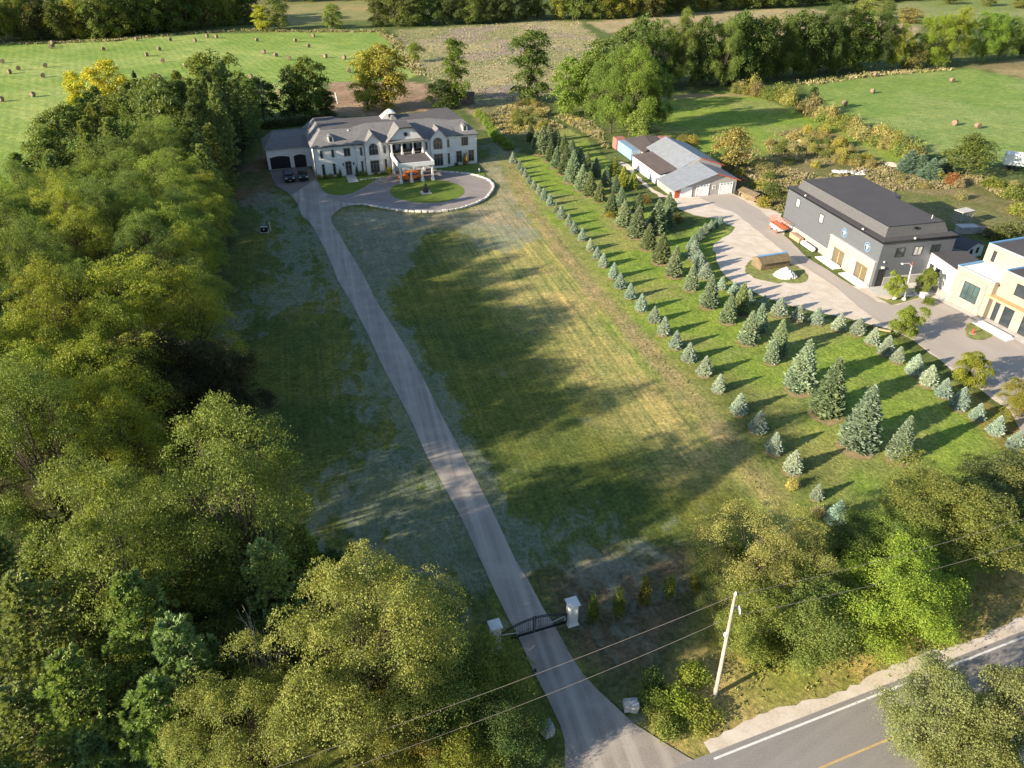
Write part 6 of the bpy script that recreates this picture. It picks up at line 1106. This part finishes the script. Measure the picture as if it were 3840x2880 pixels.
# ------------------------------------------------------------------ vehicles
M_TYRE = mat('tyre', (.018, .018, .018), .9, .2, 6); M_RIM = mat('alloy_rim', (.3, .3, .31), .35, .15, 4, .8); M_CGL = mat('car_glass', (.015, .018, .022), .06, .2, 2, spec=1.0); M_LAMP = mat('lamp_lens', (.75, .75, .72), .15, .05, 3, spec=.8); M_TAIL = mat('tail_lens', (.35, .02, .02), .2, .1, 3)
def vehicle(name, label, x, y, rz, L, Wd, kind, paint_, plate=False):
    o = empty(name, (x, y, .035), rz, label, 'pickup truck' if kind == 'pickup' else 'car'); h = Wd / 2
    if kind == 'pickup':
        prof = [(-L / 2, .55), (-L / 2, 1.25), (-L / 2 + .12, 1.32), (-.75, 1.32), (-.7, 1.34), (L / 2 - 1.75, 1.34), (L / 2 - .3, 1.22), (L / 2 - .02, 1.0), (L / 2, .5), (L / 2 - .1, .38), (-L / 2 + .15, .42)]
        gh = [(-.72, 1.33), (-.58, 1.92), (-.3, 1.97), (.7, 1.97), (1.0, 1.9), (L / 2 - 1.62, 1.33)]; wz = .42; wx = (-L / 2 + 1.15, L / 2 - 1.05)
    else:
        prof = [(-L / 2, .5), (-L / 2 + .02, .95), (-L / 2 + .15, 1.08), (L / 2 - 1.6, 1.08), (L / 2 - .75, .98), (L / 2 - .12, .8), (L / 2, .55), (L / 2 - .1, .3), (-L / 2 + .15, .32)]
        gh = [(-L / 2 + .1, 1.05), (-L / 2 + .55, 1.5), (-1.0, 1.62), (.1, 1.64), (.55, 1.58), (L / 2 - 1.45, 1.06)]; wz = .37; wx = (-L / 2 + .95, L / 2 - .95)
    b = MB(); T = Matrix.Rotation(0, 4, 'Z'); b.extr(prof, -h, h, paint_)
    n = len(gh); inw = .78; vs = []
    for s_ in (-1, 1):
        for x_, z_ in gh: vs.append((x_, s_ * h * (1 - .2 * (z_ - gh[0][1]) / (max(q[1] for q in gh) - gh[0][1]) - .02), z_))
    b.add(vs, [list(range(n)), list(range(n, 2 * n))[::-1]] + [[i, i + n, (i + 1) % n + n, (i + 1) % n][::-1] for i in range(n)], paint_)
    bo_ = b.build('body', o, .05)
    gm = MB(); zt_ = max(q[1] for q in gh); z0 = gh[0][1]
    for s_ in (-1, 1):       # side glass
        q = [(gh[0][0] + .22, z0 + .06), (gh[1][0] + .2, gh[1][1] - .08), (gh[-2][0] - .12, gh[-2][1] - .08), (gh[-1][0] - .38, z0 + .06)]
        gm = MB(); gm.face([(x_, s_ * (h * (1 - .2 * (z_ - z0) / (zt_ - z0) - .02) + .02), z_) for x_, z_ in (q if s_ < 0 else q[::-1])], M_CGL); gm.build('side_window', o)
    w0, w1 = gh[-1], gh[-2]; wf = lambda t: (w0[0] + (w1[0] - w0[0]) * t + .03, w0[1] + (w1[1] - w0[1]) * t + .02); (xa, za), (xb, zb_) = wf(.08), wf(.95)
    MB().face([(xa, -h * .84, za), (xa, h * .84, za), (xb, h * .7, zb_), (xb, -h * .7, zb_)], M_CGL).build('windscreen', o)
    w0, w1 = gh[0], gh[1]; MB().face([(w0[0] + .02 - .03, h * .82, w0[1] + .1), (w0[0] - .01, -h * .82, w0[1] + .1), (w1[0] - .03, -h * .7, w1[1] - .05), (w1[0] - .03, h * .7, w1[1] - .05)], M_CGL).build('rear_window', o)
    for x_ in wx:
        for s_ in (-1, 1):
            T = Matrix.Translation((x_, s_ * (h - .12), wz)) @ Matrix.Rotation(math.pi / 2, 4, 'X'); wh = MB().lathe([(wz * .55, -.14), (wz * .95, -.13), (wz, -.08), (wz, .08), (wz * .95, .13), (wz * .55, .14)], M_TYRE, 16, T=T).build('wheel', o); MB().lathe([(wz * .5, -.15), (wz * .56, -.145), (wz * .56, .145), (wz * .5, .15)], M_RIM, 12, T=T).build('rim', wh)
    for s_ in (-1, 1):
        MB().box(L / 2 - .12, L / 2 + .01, s_ * h * .72 - .2, s_ * h * .72 + .2, .8 if kind == 'suv' else .92, .92 if kind == 'suv' else 1.08, M_LAMP).build('headlight', o); MB().box(-L / 2 - .01, -L / 2 + .08, s_ * h * .8 - .1, s_ * h * .8 + .1, .85, 1.1, M_TAIL).build('tail_light', o); MB().box(L / 2 - 1.75, L / 2 - 1.6, s_ * (h + .1) - .1, s_ * (h + .1) + .1, 1.3 if kind == 'pickup' else 1.05, 1.45 if kind == 'pickup' else 1.17, paint_).build('mirror', o)
    MB().box(L / 2 - .02, L / 2 + .015, -h * .5, h * .5, .62, .98 if kind == 'pickup' else .78, M_BLACK).build('grille', o)
    if plate: MB().box(L / 2 + .016, L / 2 + .03, -.16, .16, .5, .62, M_LAMP).build('number_plate', o)
    if kind == 'pickup': MB().box(-L / 2 + .12, -.85, -h + .14, h - .14, 1.325, 1.335, M_BLACK).build('cargo_bed', o)
    return o
M_PBLK = mat('black_car_paint', (.012, .014, .02), .22, .1, 1, spec=.7); M_PGRY = mat('dark_car_paint', (.02, .026, .03), .25, .1, 1, spec=.7); M_PORG = mat('orange_car_paint', (.85, .2, .015), .3, .06, 1, spec=.6)
def between(a, b): a, b = Vector(G(*a)), Vector(G(*b)); return (a + b) / 2, math.atan2((b - a).y, (b - a).x)
c_, an = between(Z1(378, 700), Z1(418, 752)); vehicle('pickup_truck', 'black pickup truck parked left before the double garage door', c_.x, c_.y + 1.0, MA - math.pi / 2 + .03, 5.7, 2.0, 'pickup', M_PBLK, True)
c_, an = between(Z1(500, 690), Z1(535, 738)); vehicle('pickup_truck', 'dark grey pickup truck parked right, nearer the mansion wall', c_.x, c_.y + .8, MA - math.pi / 2 - .02, 5.4, 1.95, 'pickup', M_PGRY)
p_ = ML @ Vector((18.6, -7.2, 0)); vehicle('orange_car', 'bright orange low sport utility car under the white columned carport', p_.x, p_.y, MA + math.pi + .08, 5.0, 2.0, 'suv', M_PORG)
# ------------------------------------------------------------------ hay bales
M_HAY = mat('hay', (.235, .17, .115), .95, .28, 2.5, c2=(.27, .2, .14), bmp=.05, fine=14); bm_ = MB().lathe([(.1, -.55), (.65, -.55), (.72, -.48), (.72, .48), (.65, .55), (.1, .55)], M_HAY, 20, T=Matrix.Rotation(math.pi / 2, 4, 'X')).mesh('hay_bale')
bales = [(17, 402), (65, 470), (120, 447), (290, 429), (276, 493), (213, 617), (12, 647), (325, 309), (336, 280), (340, 300), (662, 322), (870, 258), (1017, 322), (1088, 261), (1245, 268), (938, 358), (1040, 397), (1323, 239), (1382, 242), (1183, 426), (1445, 400), (997, 495), (1017, 503), (1640, 264), (1684, 341), (1600, 500), (1885, 267), (1762, 361), (1846, 383), (2000, 237), (1970, 302), (2078, 369), (2197, 378), (348, 846), (1785, 598)]
bl_ = [Z5(a, b) for a, b in bales] + [Z6(185, 462)]; n_ = len(bl_); order = sorted(range(n_), key=lambda i: G(*bl_[i])[1], reverse=True)
for k, i in enumerate(order):
    x, y = G(*bl_[i]); o = link('hay_bale', bm_); o.location = (x, y, .7); o.rotation_euler = (0, 0, rng.uniform(-.9, .9)); tag(o, f'round hay bale in the left hayfield, {ordn(k + 1)} counted from the far edge nearer', 'hay bale', 'round bales in the hayfields')
for (px, py), l in ((Z7(1355, 441), 'round bale against the hedge at the top of the right field'), (Z7(1795, 473), 'round bale alone at the upper right of the right field'), (Z7(1337, 537), 'round bale mid-left in the right field, above the shaded one'), (Z7(1177, 608), 'dark round bale standing in tree shadow in the right field'), (Z7(1810, 721), 'left of two low round bales in the right field'), (Z7(1942, 739), 'right of two low round bales in the right field')):
    x, y = G(px, py); o = link('hay_bale', bm_); o.location = (x, y, .7); o.rotation_euler = (0, 0, rng.uniform(-.9, .9)); tag(o, l, 'hay bale', 'round bales in the hayfields')
# ------------------------------------------------------------------ yard objects
def box_T(p, a): return Matrix.Translation(p) @ Matrix.Rotation(a, 4, 'Z')
# gable wood shed with blue ridge film
s0 = Vector((*G(*ZE(108, 965)), 0)); s1 = Vector((*G(*ZE(328, 932)), 0)); sa = frame_of(s0, s1); SL = (s1 - s0).length
M_PLANK = mat_lines('brown_planks', (.2, .15, .085), (.1, .075, .04), .35, 0, .8, thick=.12, var=.25)
o = empty('plank_shed', s0, sa, 'small brown plank shed with blue film on its ridge beside the rubble pile', 'shed'); MB().extr([(0, -.02), (0, 1.25), (1.3, 1.9), (2.6, 1.25), (2.6, -.02)], 0, SL, M_PLANK, Matrix.Rotation(math.pi / 2, 4, 'Z') @ Matrix.Scale(-1, 4, (0, 1, 0))).build('wall', o)
f = MB(); slab(f, [(-.15, -.25, 1.15), (SL + .15, -.25, 1.15), (SL + .15, 1.3, 2.0), (-.15, 1.3, 2.0)], M_PLANK, .06); slab(f, [(-.15, 1.3, 2.0), (SL + .15, 1.3, 2.0), (SL + .15, 2.85, 1.15), (-.15, 2.85, 1.15)], M_PLANK, .06); f.build('roof', o)
f = MB(); slab(f, [(-.1, 1.05, 1.93), (SL + .1, 1.05, 1.93), (SL + .1, 1.3, 2.07), (-.1, 1.3, 2.07)], M_BLUE, .03); slab(f, [(-.1, 1.3, 2.07), (SL + .1, 1.3, 2.07), (SL + .1, 1.8, 1.8), (-.1, 1.8, 1.8)], M_BLUE, .03); f.build('ridge_film', o)
# rubble pile
r = random.Random(5); px, py = G(*ZE(298, 1005)); mb = MB(); M_RUB = mat('white_rubble', (.74, .72, .7), .9, .12, 4)
for k in range(420):
    a = r.uniform(0, 6.28); q = 1.55 * math.sqrt(r.random()); h = 1.35 * max(0, 1 - q / 1.6) * r.uniform(.8, 1.05); s_ = r.uniform(.1, .27)
    T = Matrix.Translation((q * math.cos(a), q * math.sin(a) * .85, h)) @ Matrix.Rotation(r.uniform(0, 3), 4, Vector((r.uniform(-1, 1), r.uniform(-1, 1), 1)).normalized()); mb.box(-s_, s_, -s_ * .8, s_ * .8, -s_ * .6, s_ * .6, M_RUB, T)
mb.lathe([(1.3, 0), (.8, .35), (.3, .85), (.05, 1.0)], M_RUB, 9); o = mb.build('rubble_pile'); o.location = (px, py, 0); tag(o, 'heap of white broken stone beside the plank shed', 'rubble pile', kind='stuff')
# firewood shelter by the barn
w0 = Vector((*G(*ZZ(1800, 935)), 0)); w1_ = Vector((*G(*ZZ(2020, 1030)), 0)); wa = frame_of(w0, w1_); WL = (w1_ - w0).length
o = empty('firewood_shelter', w0, wa, 'brown plank firewood shelter with dark lean roof beside the barn', 'wood store'); MB().box(0, WL, 0, .06, 0, 1.2, M_PLANK).box(0, .06, .06, 1.5, 0, 1.2, M_PLANK).box(.06, WL, 1.5, 1.56, 0, 1.3, M_PLANK).build('wall', o)
f = MB(); slab(f, [(-.2, -.3, 1.15), (WL + .2, -.3, 1.15), (WL + .2, 1.0, 1.65), (-.2, 1.0, 1.65)], M_PLANK, .06); slab(f, [(-.2, 1.0, 1.65), (WL + .2, 1.0, 1.65), (WL + .2, 1.9, 1.4), (-.2, 1.9, 1.4)], M_DARKR, .06); f.build('roof', o)
M_LOG = mat('cut_logs', (.5, .35, .2), .9, .35, 6); mb = MB(); r = random.Random(8)
for k in range(60):
    T = Matrix.Translation((WL - .25 + r.uniform(-.1, .35), .1 + 1.4 * r.random(), .08 + 1.0 * r.random())) @ Matrix.Rotation(math.pi / 2, 4, 'Y') @ Matrix.Rotation(r.uniform(-.3, .3), 4, 'X'); mb.lathe([(.09, -.2), (.09, .2)], M_LOG, 7, T=T)
lg = mb.build('firewood_stack'); lg.matrix_world = box_T(w0, wa); tag(lg, 'stack of split firewood under the brown shelter by the barn', 'firewood', kind='stuff')
ty = MB().lathe([(.2, -.12), (.33, -.12), (.38, -.06), (.38, .06), (.33, .12), (.2, .12)], M_TYRE, 14, T=Matrix.Rotation(math.pi / 2, 4, 'X')).mesh('old_tyre')
for k, (a, b) in enumerate(((1765, 915), (1785, 922), (1810, 935), (1835, 948))): x, y = G(*ZZ(a, b)); o = link('old_tyre', ty); o.location = (x, y, .38); o.rotation_euler = (0, 0, wa + .2); tag(o, f'old black tyre leaning in a row beside the barn door, {ordn(k + 1)} from left', 'tyre', 'old tyres by the barn')
x, y = G(*ZZ(1855, 955)); o = MB().lathe([(.02, -.1), (.3, -.1), (.32, 0), (.3, .1), (.02, .1)], M_LOG, 14, T=Matrix.Rotation(math.pi / 2, 4, 'X')).build('cable_drum'); o.location = (x, y, .32); tag(o, 'yellowish round wood disc leaning after the old tyres', 'wood disc')
# scissor lift (orange platform on white base)
l0 = Vector((*G(*ZC(0, 445)), 0)); l1 = Vector((*G(*ZC(130, 515)), 0)); M_OR = mat('orange_lift_paint', (.62, .16, .07), .5, .15, 3)
lift0 = KP(.3, -2.6); o = empty('scissor_lift', lift0, KA, 'orange and white scissor lift platform parked against the charcoal building', 'scissor lift')
MB().box(0, 3.0, 0, 1.35, .4, .8, M_WHITE).box(.3, 1.2, -.12, -.002, .4, .85, M_WHITE).box(1.6, 2.6, -.12, -.002, .4, .85, M_WHITE).build('chassis', o, .03); MB().box(-.2, 3.9, -.05, 1.45, 1.1, 1.2, M_OR).box(0, 3.6, .1, 1.3, .82, 1.1, M_WHITE).build('platform', o)
rl = MB()
for a, b in (((-.2, -.05), (3.9, -.05)), ((3.9, -.05), (3.9, 1.45)), ((3.9, 1.45), (-.2, 1.45)), ((-.2, 1.45), (-.2, -.05))):
    for z in (1.7, 2.15): rl.tube([(a[0], a[1], z), (b[0], b[1], z)], .03, M_OR, 4)
    for k in range(4): t = k / 4; rl.tube([(a[0] + (b[0] - a[0]) * t, a[1] + (b[1] - a[1]) * t, 1.2), (a[0] + (b[0] - a[0]) * t, a[1] + (b[1] - a[1]) * t, 2.15)], .025, M_OR, 4)
rl.build('guard_rail', o)
for x_ in (.5, 2.6):
    for y_ in (-.1, 1.45): MB().lathe([(.2, -.1), (.38, -.1), (.4, 0), (.38, .1), (.2, .1)], M_TYRE if y_ > 0 else mat('rusty_wheel', (.3, .14, .1), .8, .2, 4), 14, T=Matrix.Translation((x_, y_, .4)) @ Matrix.Rotation(math.pi / 2, 4, 'X')).build('wheel', o)
q = MB(); M_CLAY = mat('clay_brick_pack', (.45, .3, .2), .9, .25, 4)
for k in range(6): q.box(k * .52, k * .52 + .49, 0, .8, 0, .85, M_CLAY)
o = q.build('brick_pack'); o.matrix_world = box_T(KP(5.0, -1.35), KA); tag(o, 'long pack of tan clay bricks beside the orange scissor lift', 'brick pack')
q = MB().lathe([(.02, 0), (.3, .02), (.42, .2), (.42, 3.4), (.3, 3.6), (.02, 3.62)], mat('white_wrap_sheet', (.8, .8, .78), .5, .08, 2), 12, T=Matrix.Translation((0, .45, .42)) @ Matrix.Rotation(math.pi / 2, 4, 'Y')); o = q.build('wrapped_roll'); o.matrix_world = box_T(KP(8.6, -1.5), KA); tag(o, 'long white wrapped bundle after the tan brick pack', 'wrapped bundle')
# street lamp
lp = G(*ZE(1222, 1190)); lh = height_of(ZE(1222, 1190), ZE(1292, 893)); o = empty('street_lamp', (lp[0], lp[1], 0), 0, 'white leaning street lamp with red tip between two young trees', 'street lamp'); tq = Vector((*G(*ZE(1292, 893), lh), lh)) - Vector((*lp, 0))
MB().lathe([(.3, 0), (.26, .3), (.1, .35)], M_WHITE, 10).build('base', o); MB().tube([(0, 0, .2), tuple(tq * .5), tuple(tq * .9)], [.1, .08, .06], M_WHITE, 8).build('post', o); MB().tube([tuple(tq * .9), tuple(tq)], [.07, .03], M_RED, 8).build('tip', o)
MB().tube([tuple(tq * .88), tuple(tq * .93 + Vector((-.5, -.1, .2))), tuple(tq * .93 + Vector((-1.5, -.3, .25)))], .035, M_WHITE, 6).build('arm', o); MB().lathe([(.04, -.1), (.2, 0), (.2, .1), (.05, .16)], M_LAMP, 10, tuple(tq * .93 + Vector((-1.6, -.32, .18)))).build('lamp_head', o)
x, y = G(*ZE(1140, 1190)); o = MB().lathe([(.02, 0), (.2, .01), (.22, .4), (.2, .42), (.02, .43)], M_WHITE, 10, T=Matrix.Rotation(.9, 4, 'X')).build('white_bucket'); o.location = (x, y, .2); tag(o, 'white drum lying at the foot of the vase-shaped tree', 'drum')
# timber log frame in the spruces, hydrant
p_, an = between(ZE(1000, 1420), ZE(1100, 1438)); o = MB().box(-1.1, 1.1, -.12, .12, 0, .22, M_LOG).build('timber_beam', None, .02); o.location = (p_.x, p_.y, 0); o.rotation_euler = (0, 0, an); tag(o, 'pale timber beam lying in grass beside the right spruce row', 'timber beam')
p_, an = between(ZE(985, 1385), ZE(1000, 1420)); o = MB().box(-.45, .45, -.1, .1, 0, .25, M_LOG).build('timber_beam', None, .02); o.location = (p_.x, p_.y, 0); o.rotation_euler = (0, 0, an); tag(o, 'short timber piece at the left end of the long pale beam', 'timber beam')
x, y = G(*ZE(1757, 1452)); o = empty('hydrant', (x, y, 0), 0, 'small red hydrant on the round grass island by the tan building', 'hydrant'); MB().lathe([(.16, 0), (.16, .06), (.1, .08), (.1, .5), (.14, .52), (.12, .62), (.04, .7)], M_RED, 10).build('barrel', o); MB().tube([(-.2, 0, .4), (.2, 0, .4)], .06, M_RED, 8).build('outlet', o); MB().lathe([(.45, 0), (.45, .05)], M_CLAY, 12).build('base_pad', o)
# items before the white wall
o = MB().box(0, 2.2, 0, 1.0, 0, .55, M_ROCK).box(.2, 2.0, .1, .9, .551, .7, M_WHITE).build('covered_pallet', None, .02); o.matrix_world = box_T(KP(KL + 3.2, 4.6), KA + .2); tag(o, 'grey covered pallet stack on concrete behind the lamp post', 'pallet stack')
bt = MB(); bt.add([(0, -.55, .35), (3.2, -.5, .35), (4.3, 0, .5), (3.2, .5, .35), (0, .55, .35), (.2, -.3, 0), (3.0, -.25, 0), (3.6, 0, .1), (3.0, .25, 0), (.2, .3, 0)], [(0, 5, 6, 1), (1, 6, 7, 2), (2, 7, 8, 3), (3, 8, 9, 4), (4, 9, 5, 0), (5, 9, 8, 7, 6)], M_ROCK); bt.box(.1, .2, -.4, .4, .2, .5, M_ROCK); bt.add([(.3, -.35, .16), (3.0, -.3, .16), (3.0, .3, .16), (.3, .35, .16)], [(0, 1, 2, 3)], M_CONC)
o = bt.build('small_boat'); x, y = G(*ZD(700, 960)); o.location = (x, y, .15); o.rotation_euler = (0, 0, YA + 1.7); tag(o, 'upturned-prow grey dinghy lying before the white wrapped wall', 'boat')
sheet('concrete_pad', [tuple(KP(*p))[:2] for p in ((KL - .3, -1.0), (KL + 2.6, -.6), (KL + 4.4, 4), (KL + 3.6, 8.8), (KL + .2, 8.8))], .03, M_CONC)
# cottage, scaffold and stored timber behind
c0 = Vector((*G(*ZD(1150, 560)), 0)); M_CWALL = mat_lines('white_clapboard', (.7, .71, .72), (.55, .56, .58), .25, 2, .7, thick=.1)
cp = KP(24.0, 20.0); c1 = Vector((*G(*ZK(1415, 1130)), 0)); c2 = Vector((*G(*ZK(1620, 1070)), 0)); ca_ = frame_of(c1, c2)
o = empty('white_cottage', c1, ca_, 'little white clapboard cottage with dark gable roof behind the charcoal building', 'cottage'); wdt = (c2 - c1).length + .6
MB().extr([(0, -.02), (0, 1.9), (wdt / 2, 2.7), (wdt, 1.9), (wdt, -.02)], 0, 6.5, M_CWALL).box(-3.2, -.002, 1.8, 6.5, -.02, 1.9, M_CWALL).build('wall', o)
f = MB(); slab(f, [(-.3, -.3, 1.85), (wdt / 2, -.3, 2.85), (wdt / 2, 6.8, 2.85), (-.3, 6.8, 1.85)], M_CHARS, .08); slab(f, [(wdt / 2, -.3, 2.85), (wdt + .3, -.3, 1.85), (wdt + .3, 6.8, 1.85), (wdt / 2, 6.8, 2.85)], M_CHARS, .08); slab(f, [(-3.4, 1.5, 1.95), (-.3, 1.5, 1.95), (-.3, 4.0, 2.7), (-3.4, 4.0, 2.7)], M_CHARS, .08); slab(f, [(-3.4, 4.0, 2.7), (-.3, 4.0, 2.7), (-.3, 6.8, 1.95), (-3.4, 6.8, 1.95)], M_CHARS, .08); f.build('roof', o)
for u in (wdt * .33, wdt * .68): window(o, TF(u, 0, .7), .6, .95, M_FRD)
window(o, TF(-1.9, 1.8, .6), .7, .9, M_FRD)
x, y = G(*ZD(1330, 515)); o = MB().lathe([(.02, 0), (.5, .02), (.55, .45), (.5, .5), (.45, .45), (.4, .3), (.02, .3)], M_WHITE, 14).build('garden_tub'); o.location = (x, y, 0); tag(o, 'round white tub in front of the little white cottage', 'tub')
s0 = G(*ZK(1365, 690)); s1 = G(*ZK(1530, 655)); sa2 = frame_of(s0, s1); o = empty('scaffold_tower', (s0[0], s0[1], 0), sa2, 'scaffold rack with a pale top behind the charcoal building', 'scaffold'); q = MB(); SWd = 2.9
for x_ in (0, SWd / 2, SWd):
    for y_ in (0, 1.7): q.tube([(x_, y_, 0), (x_, y_, 2.5)], .05, M_ROCK, 4)
for z in (.5, 1.0, 1.5, 2.0, 2.5):
    for a, b in (((0, 0), (SWd, 0)), ((0, 1.7), (SWd, 1.7)), ((0, 0), (0, 1.7)), ((SWd, 0), (SWd, 1.7))): q.tube([(a[0], a[1], z), (b[0], b[1], z)], .045, M_ROCK, 4)
q.build('frame', o); MB().box(-.1, SWd + .1, -.1, 1.8, 2.52, 2.6, M_CONC).build('platform', o)
x, y = G(*ZK(1370, 790)); o = MB().box(0, 3.2, 0, 1.6, 0, 1.1, M_ROCK).frust((0, 3.2, 0, 1.6), (-.15, 3.35, -.15, 1.75), 1.1, 1.25, M_CONC).build('pallet_crate'); o.location = (x, y, 0); o.rotation_euler = (0, 0, sa2 - .35); tag(o, 'grey block stack in the shadow below the scaffold rack', 'block stack')
r = random.Random(12); mb = MB(); ms_ = [M_LOG, M_CLAY, M_CONC, M_ROCK]
for k in range(70):
    t = r.random(); px, py = (1520 + 330 * t + r.uniform(-40, 40), 680 + 130 * t + r.uniform(-20, 30)); x, y = G(*ZK(px, py)); T = box_T((x, y, r.uniform(.05, .5)), r.uniform(-.7, .4)) @ Matrix.Rotation(r.uniform(-.1, .1), 4, 'Y'); mb.box(-r.uniform(.6, 1.6), r.uniform(.6, 1.6), -.09, .09, -.04, .05, r.choice(ms_), T)
o = mb.build('timber_heap'); tag(o, 'jumbled heap of boards and slabs beyond the scaffold rack', 'timber heap', kind='stuff')
p0 = G(*ZK(1200, 0)); mb = MB(); r = random.Random(14)
for k in range(26): t = r.random(); x, y = G(*ZE(680 + 250 * t, 205 + 10 * t + r.uniform(-12, 8))); mb.box(-r.uniform(.3, 1.1), r.uniform(.3, 1.1), -.2, .2, -.05, .12, r.choice([M_CONC, M_RUB, M_WHITE]), box_T((x, y, r.uniform(.1, .5)), r.uniform(-.8, .8)))
o = mb.build('slab_heap'); tag(o, 'scattered white slabs and sheets behind the charcoal building roof', 'debris', kind='stuff')
for k, ((px, py), s_) in enumerate(((Z7(960, 812), 2.8), (ZE(1130, 140), 1.8))): x, y = G(px, py); o = MB().lathe([(s_, 0), (s_ * .7, s_ * .16), (s_ * .3, s_ * .26), (.05, s_ * .3)], mat('pale_sand', (.62, .5, .38), .95, .12, 2), 14).build('sand_pile'); o.location = (x, y, 0); tag(o, ('pale sand pile among tan weeds behind the barn', 'small pale sand pile beyond the charcoal building')[k], 'sand pile')
# white trailer at the right edge
x, y = G(*ZE(1985, 175)); o = empty('white_trailer', (x, y, 0), MA - .75, 'white box trailer cut by the right edge near the bale field', 'trailer'); MB().box(0, 12, 0, 2.6, 1.0, 3.4, M_WHITE).build('box', o, .04)
for x_ in (1.2, 2.4, 9.5): MB().lathe([(.3, 0), (.5, .02), (.5, .28), (.3, .3)], M_TYRE, 12, T=Matrix.Translation((x_, .32, .5)) @ Matrix.Rotation(math.pi / 2, 4, 'X')).build('wheel', o)
# utility meter box on the left lawn
x, y = G(993, 870); o = empty('meter_box', (x, y, 0), .1, 'black utility box on a white pad on the shaded left lawn', 'utility box'); MB().box(-.7, .7, -.55, .55, 0, .1, M_CONC).build('pad', o); MB().box(-.55, .55, -.4, .4, .1, .95, M_BLACK).box(-.6, .6, -.45, .45, .951, 1.0, M_ROCK).build('cabinet', o, .02); MB().box(-.12, .12, -.42, -.401, .5, .7, M_WHITE).build('sign', o)
x, y = G(1015, 866); o = MB().box(-.08, .08, -.08, .08, 0, 1.5, M_CONC).box(-.14, .14, -.12, .12, 1.5, 1.62, M_CONC).build('marker_post'); o.location = (x, y, 0); tag(o, 'pale grey post standing right beside the black utility box', 'post')
x, y = G(850, 1150); o = MB().tube([(0, 0, 0), (-.9, .2, 1.7)], .05, M_CONC, 5).build('leaning_stick'); o.location = (x, y, 0); tag(o, 'pale stick leaning at the wood\'s edge left of the lawn', 'stick')
x, y = G(*Z5(2155, 660)); o = MB().tube([(0, 0, 0), (-.3, 0, 3.0)], .22, M_WHITE, 8).build('white_marker'); o.location = (x, y, 0); tag(o, 'short thick white post on the bare soil behind the mansion', 'post')
x, y = G(*Z1(1985, 655)); o = MB().lathe([(.15, 0), (.18, .4), (.12, .7), (.05, .8)], M_WHITE, 8).build('garden_ornament'); o.location = (x, y, .03); tag(o, 'small white ornament on the side lawn by the ring drive', 'ornament')
x, y = G(*Z6(940, 660)); o = MB().box(-2, 2, -1.5, 1.5, 0, 2.6, mat_lines('weathered_boards', (.2, .15, .14), (.1, .08, .07), .4, 0, .9)).frust((-2.2, 2.2, -1.7, 1.7), (-2.2, 2.2, -.1, .1), 2.6, 3.3, M_DARKR).build('old_hut'); o.location = (x, y, 0); tag(o, 'small dark weathered hut by the tall narrow poplar', 'hut')
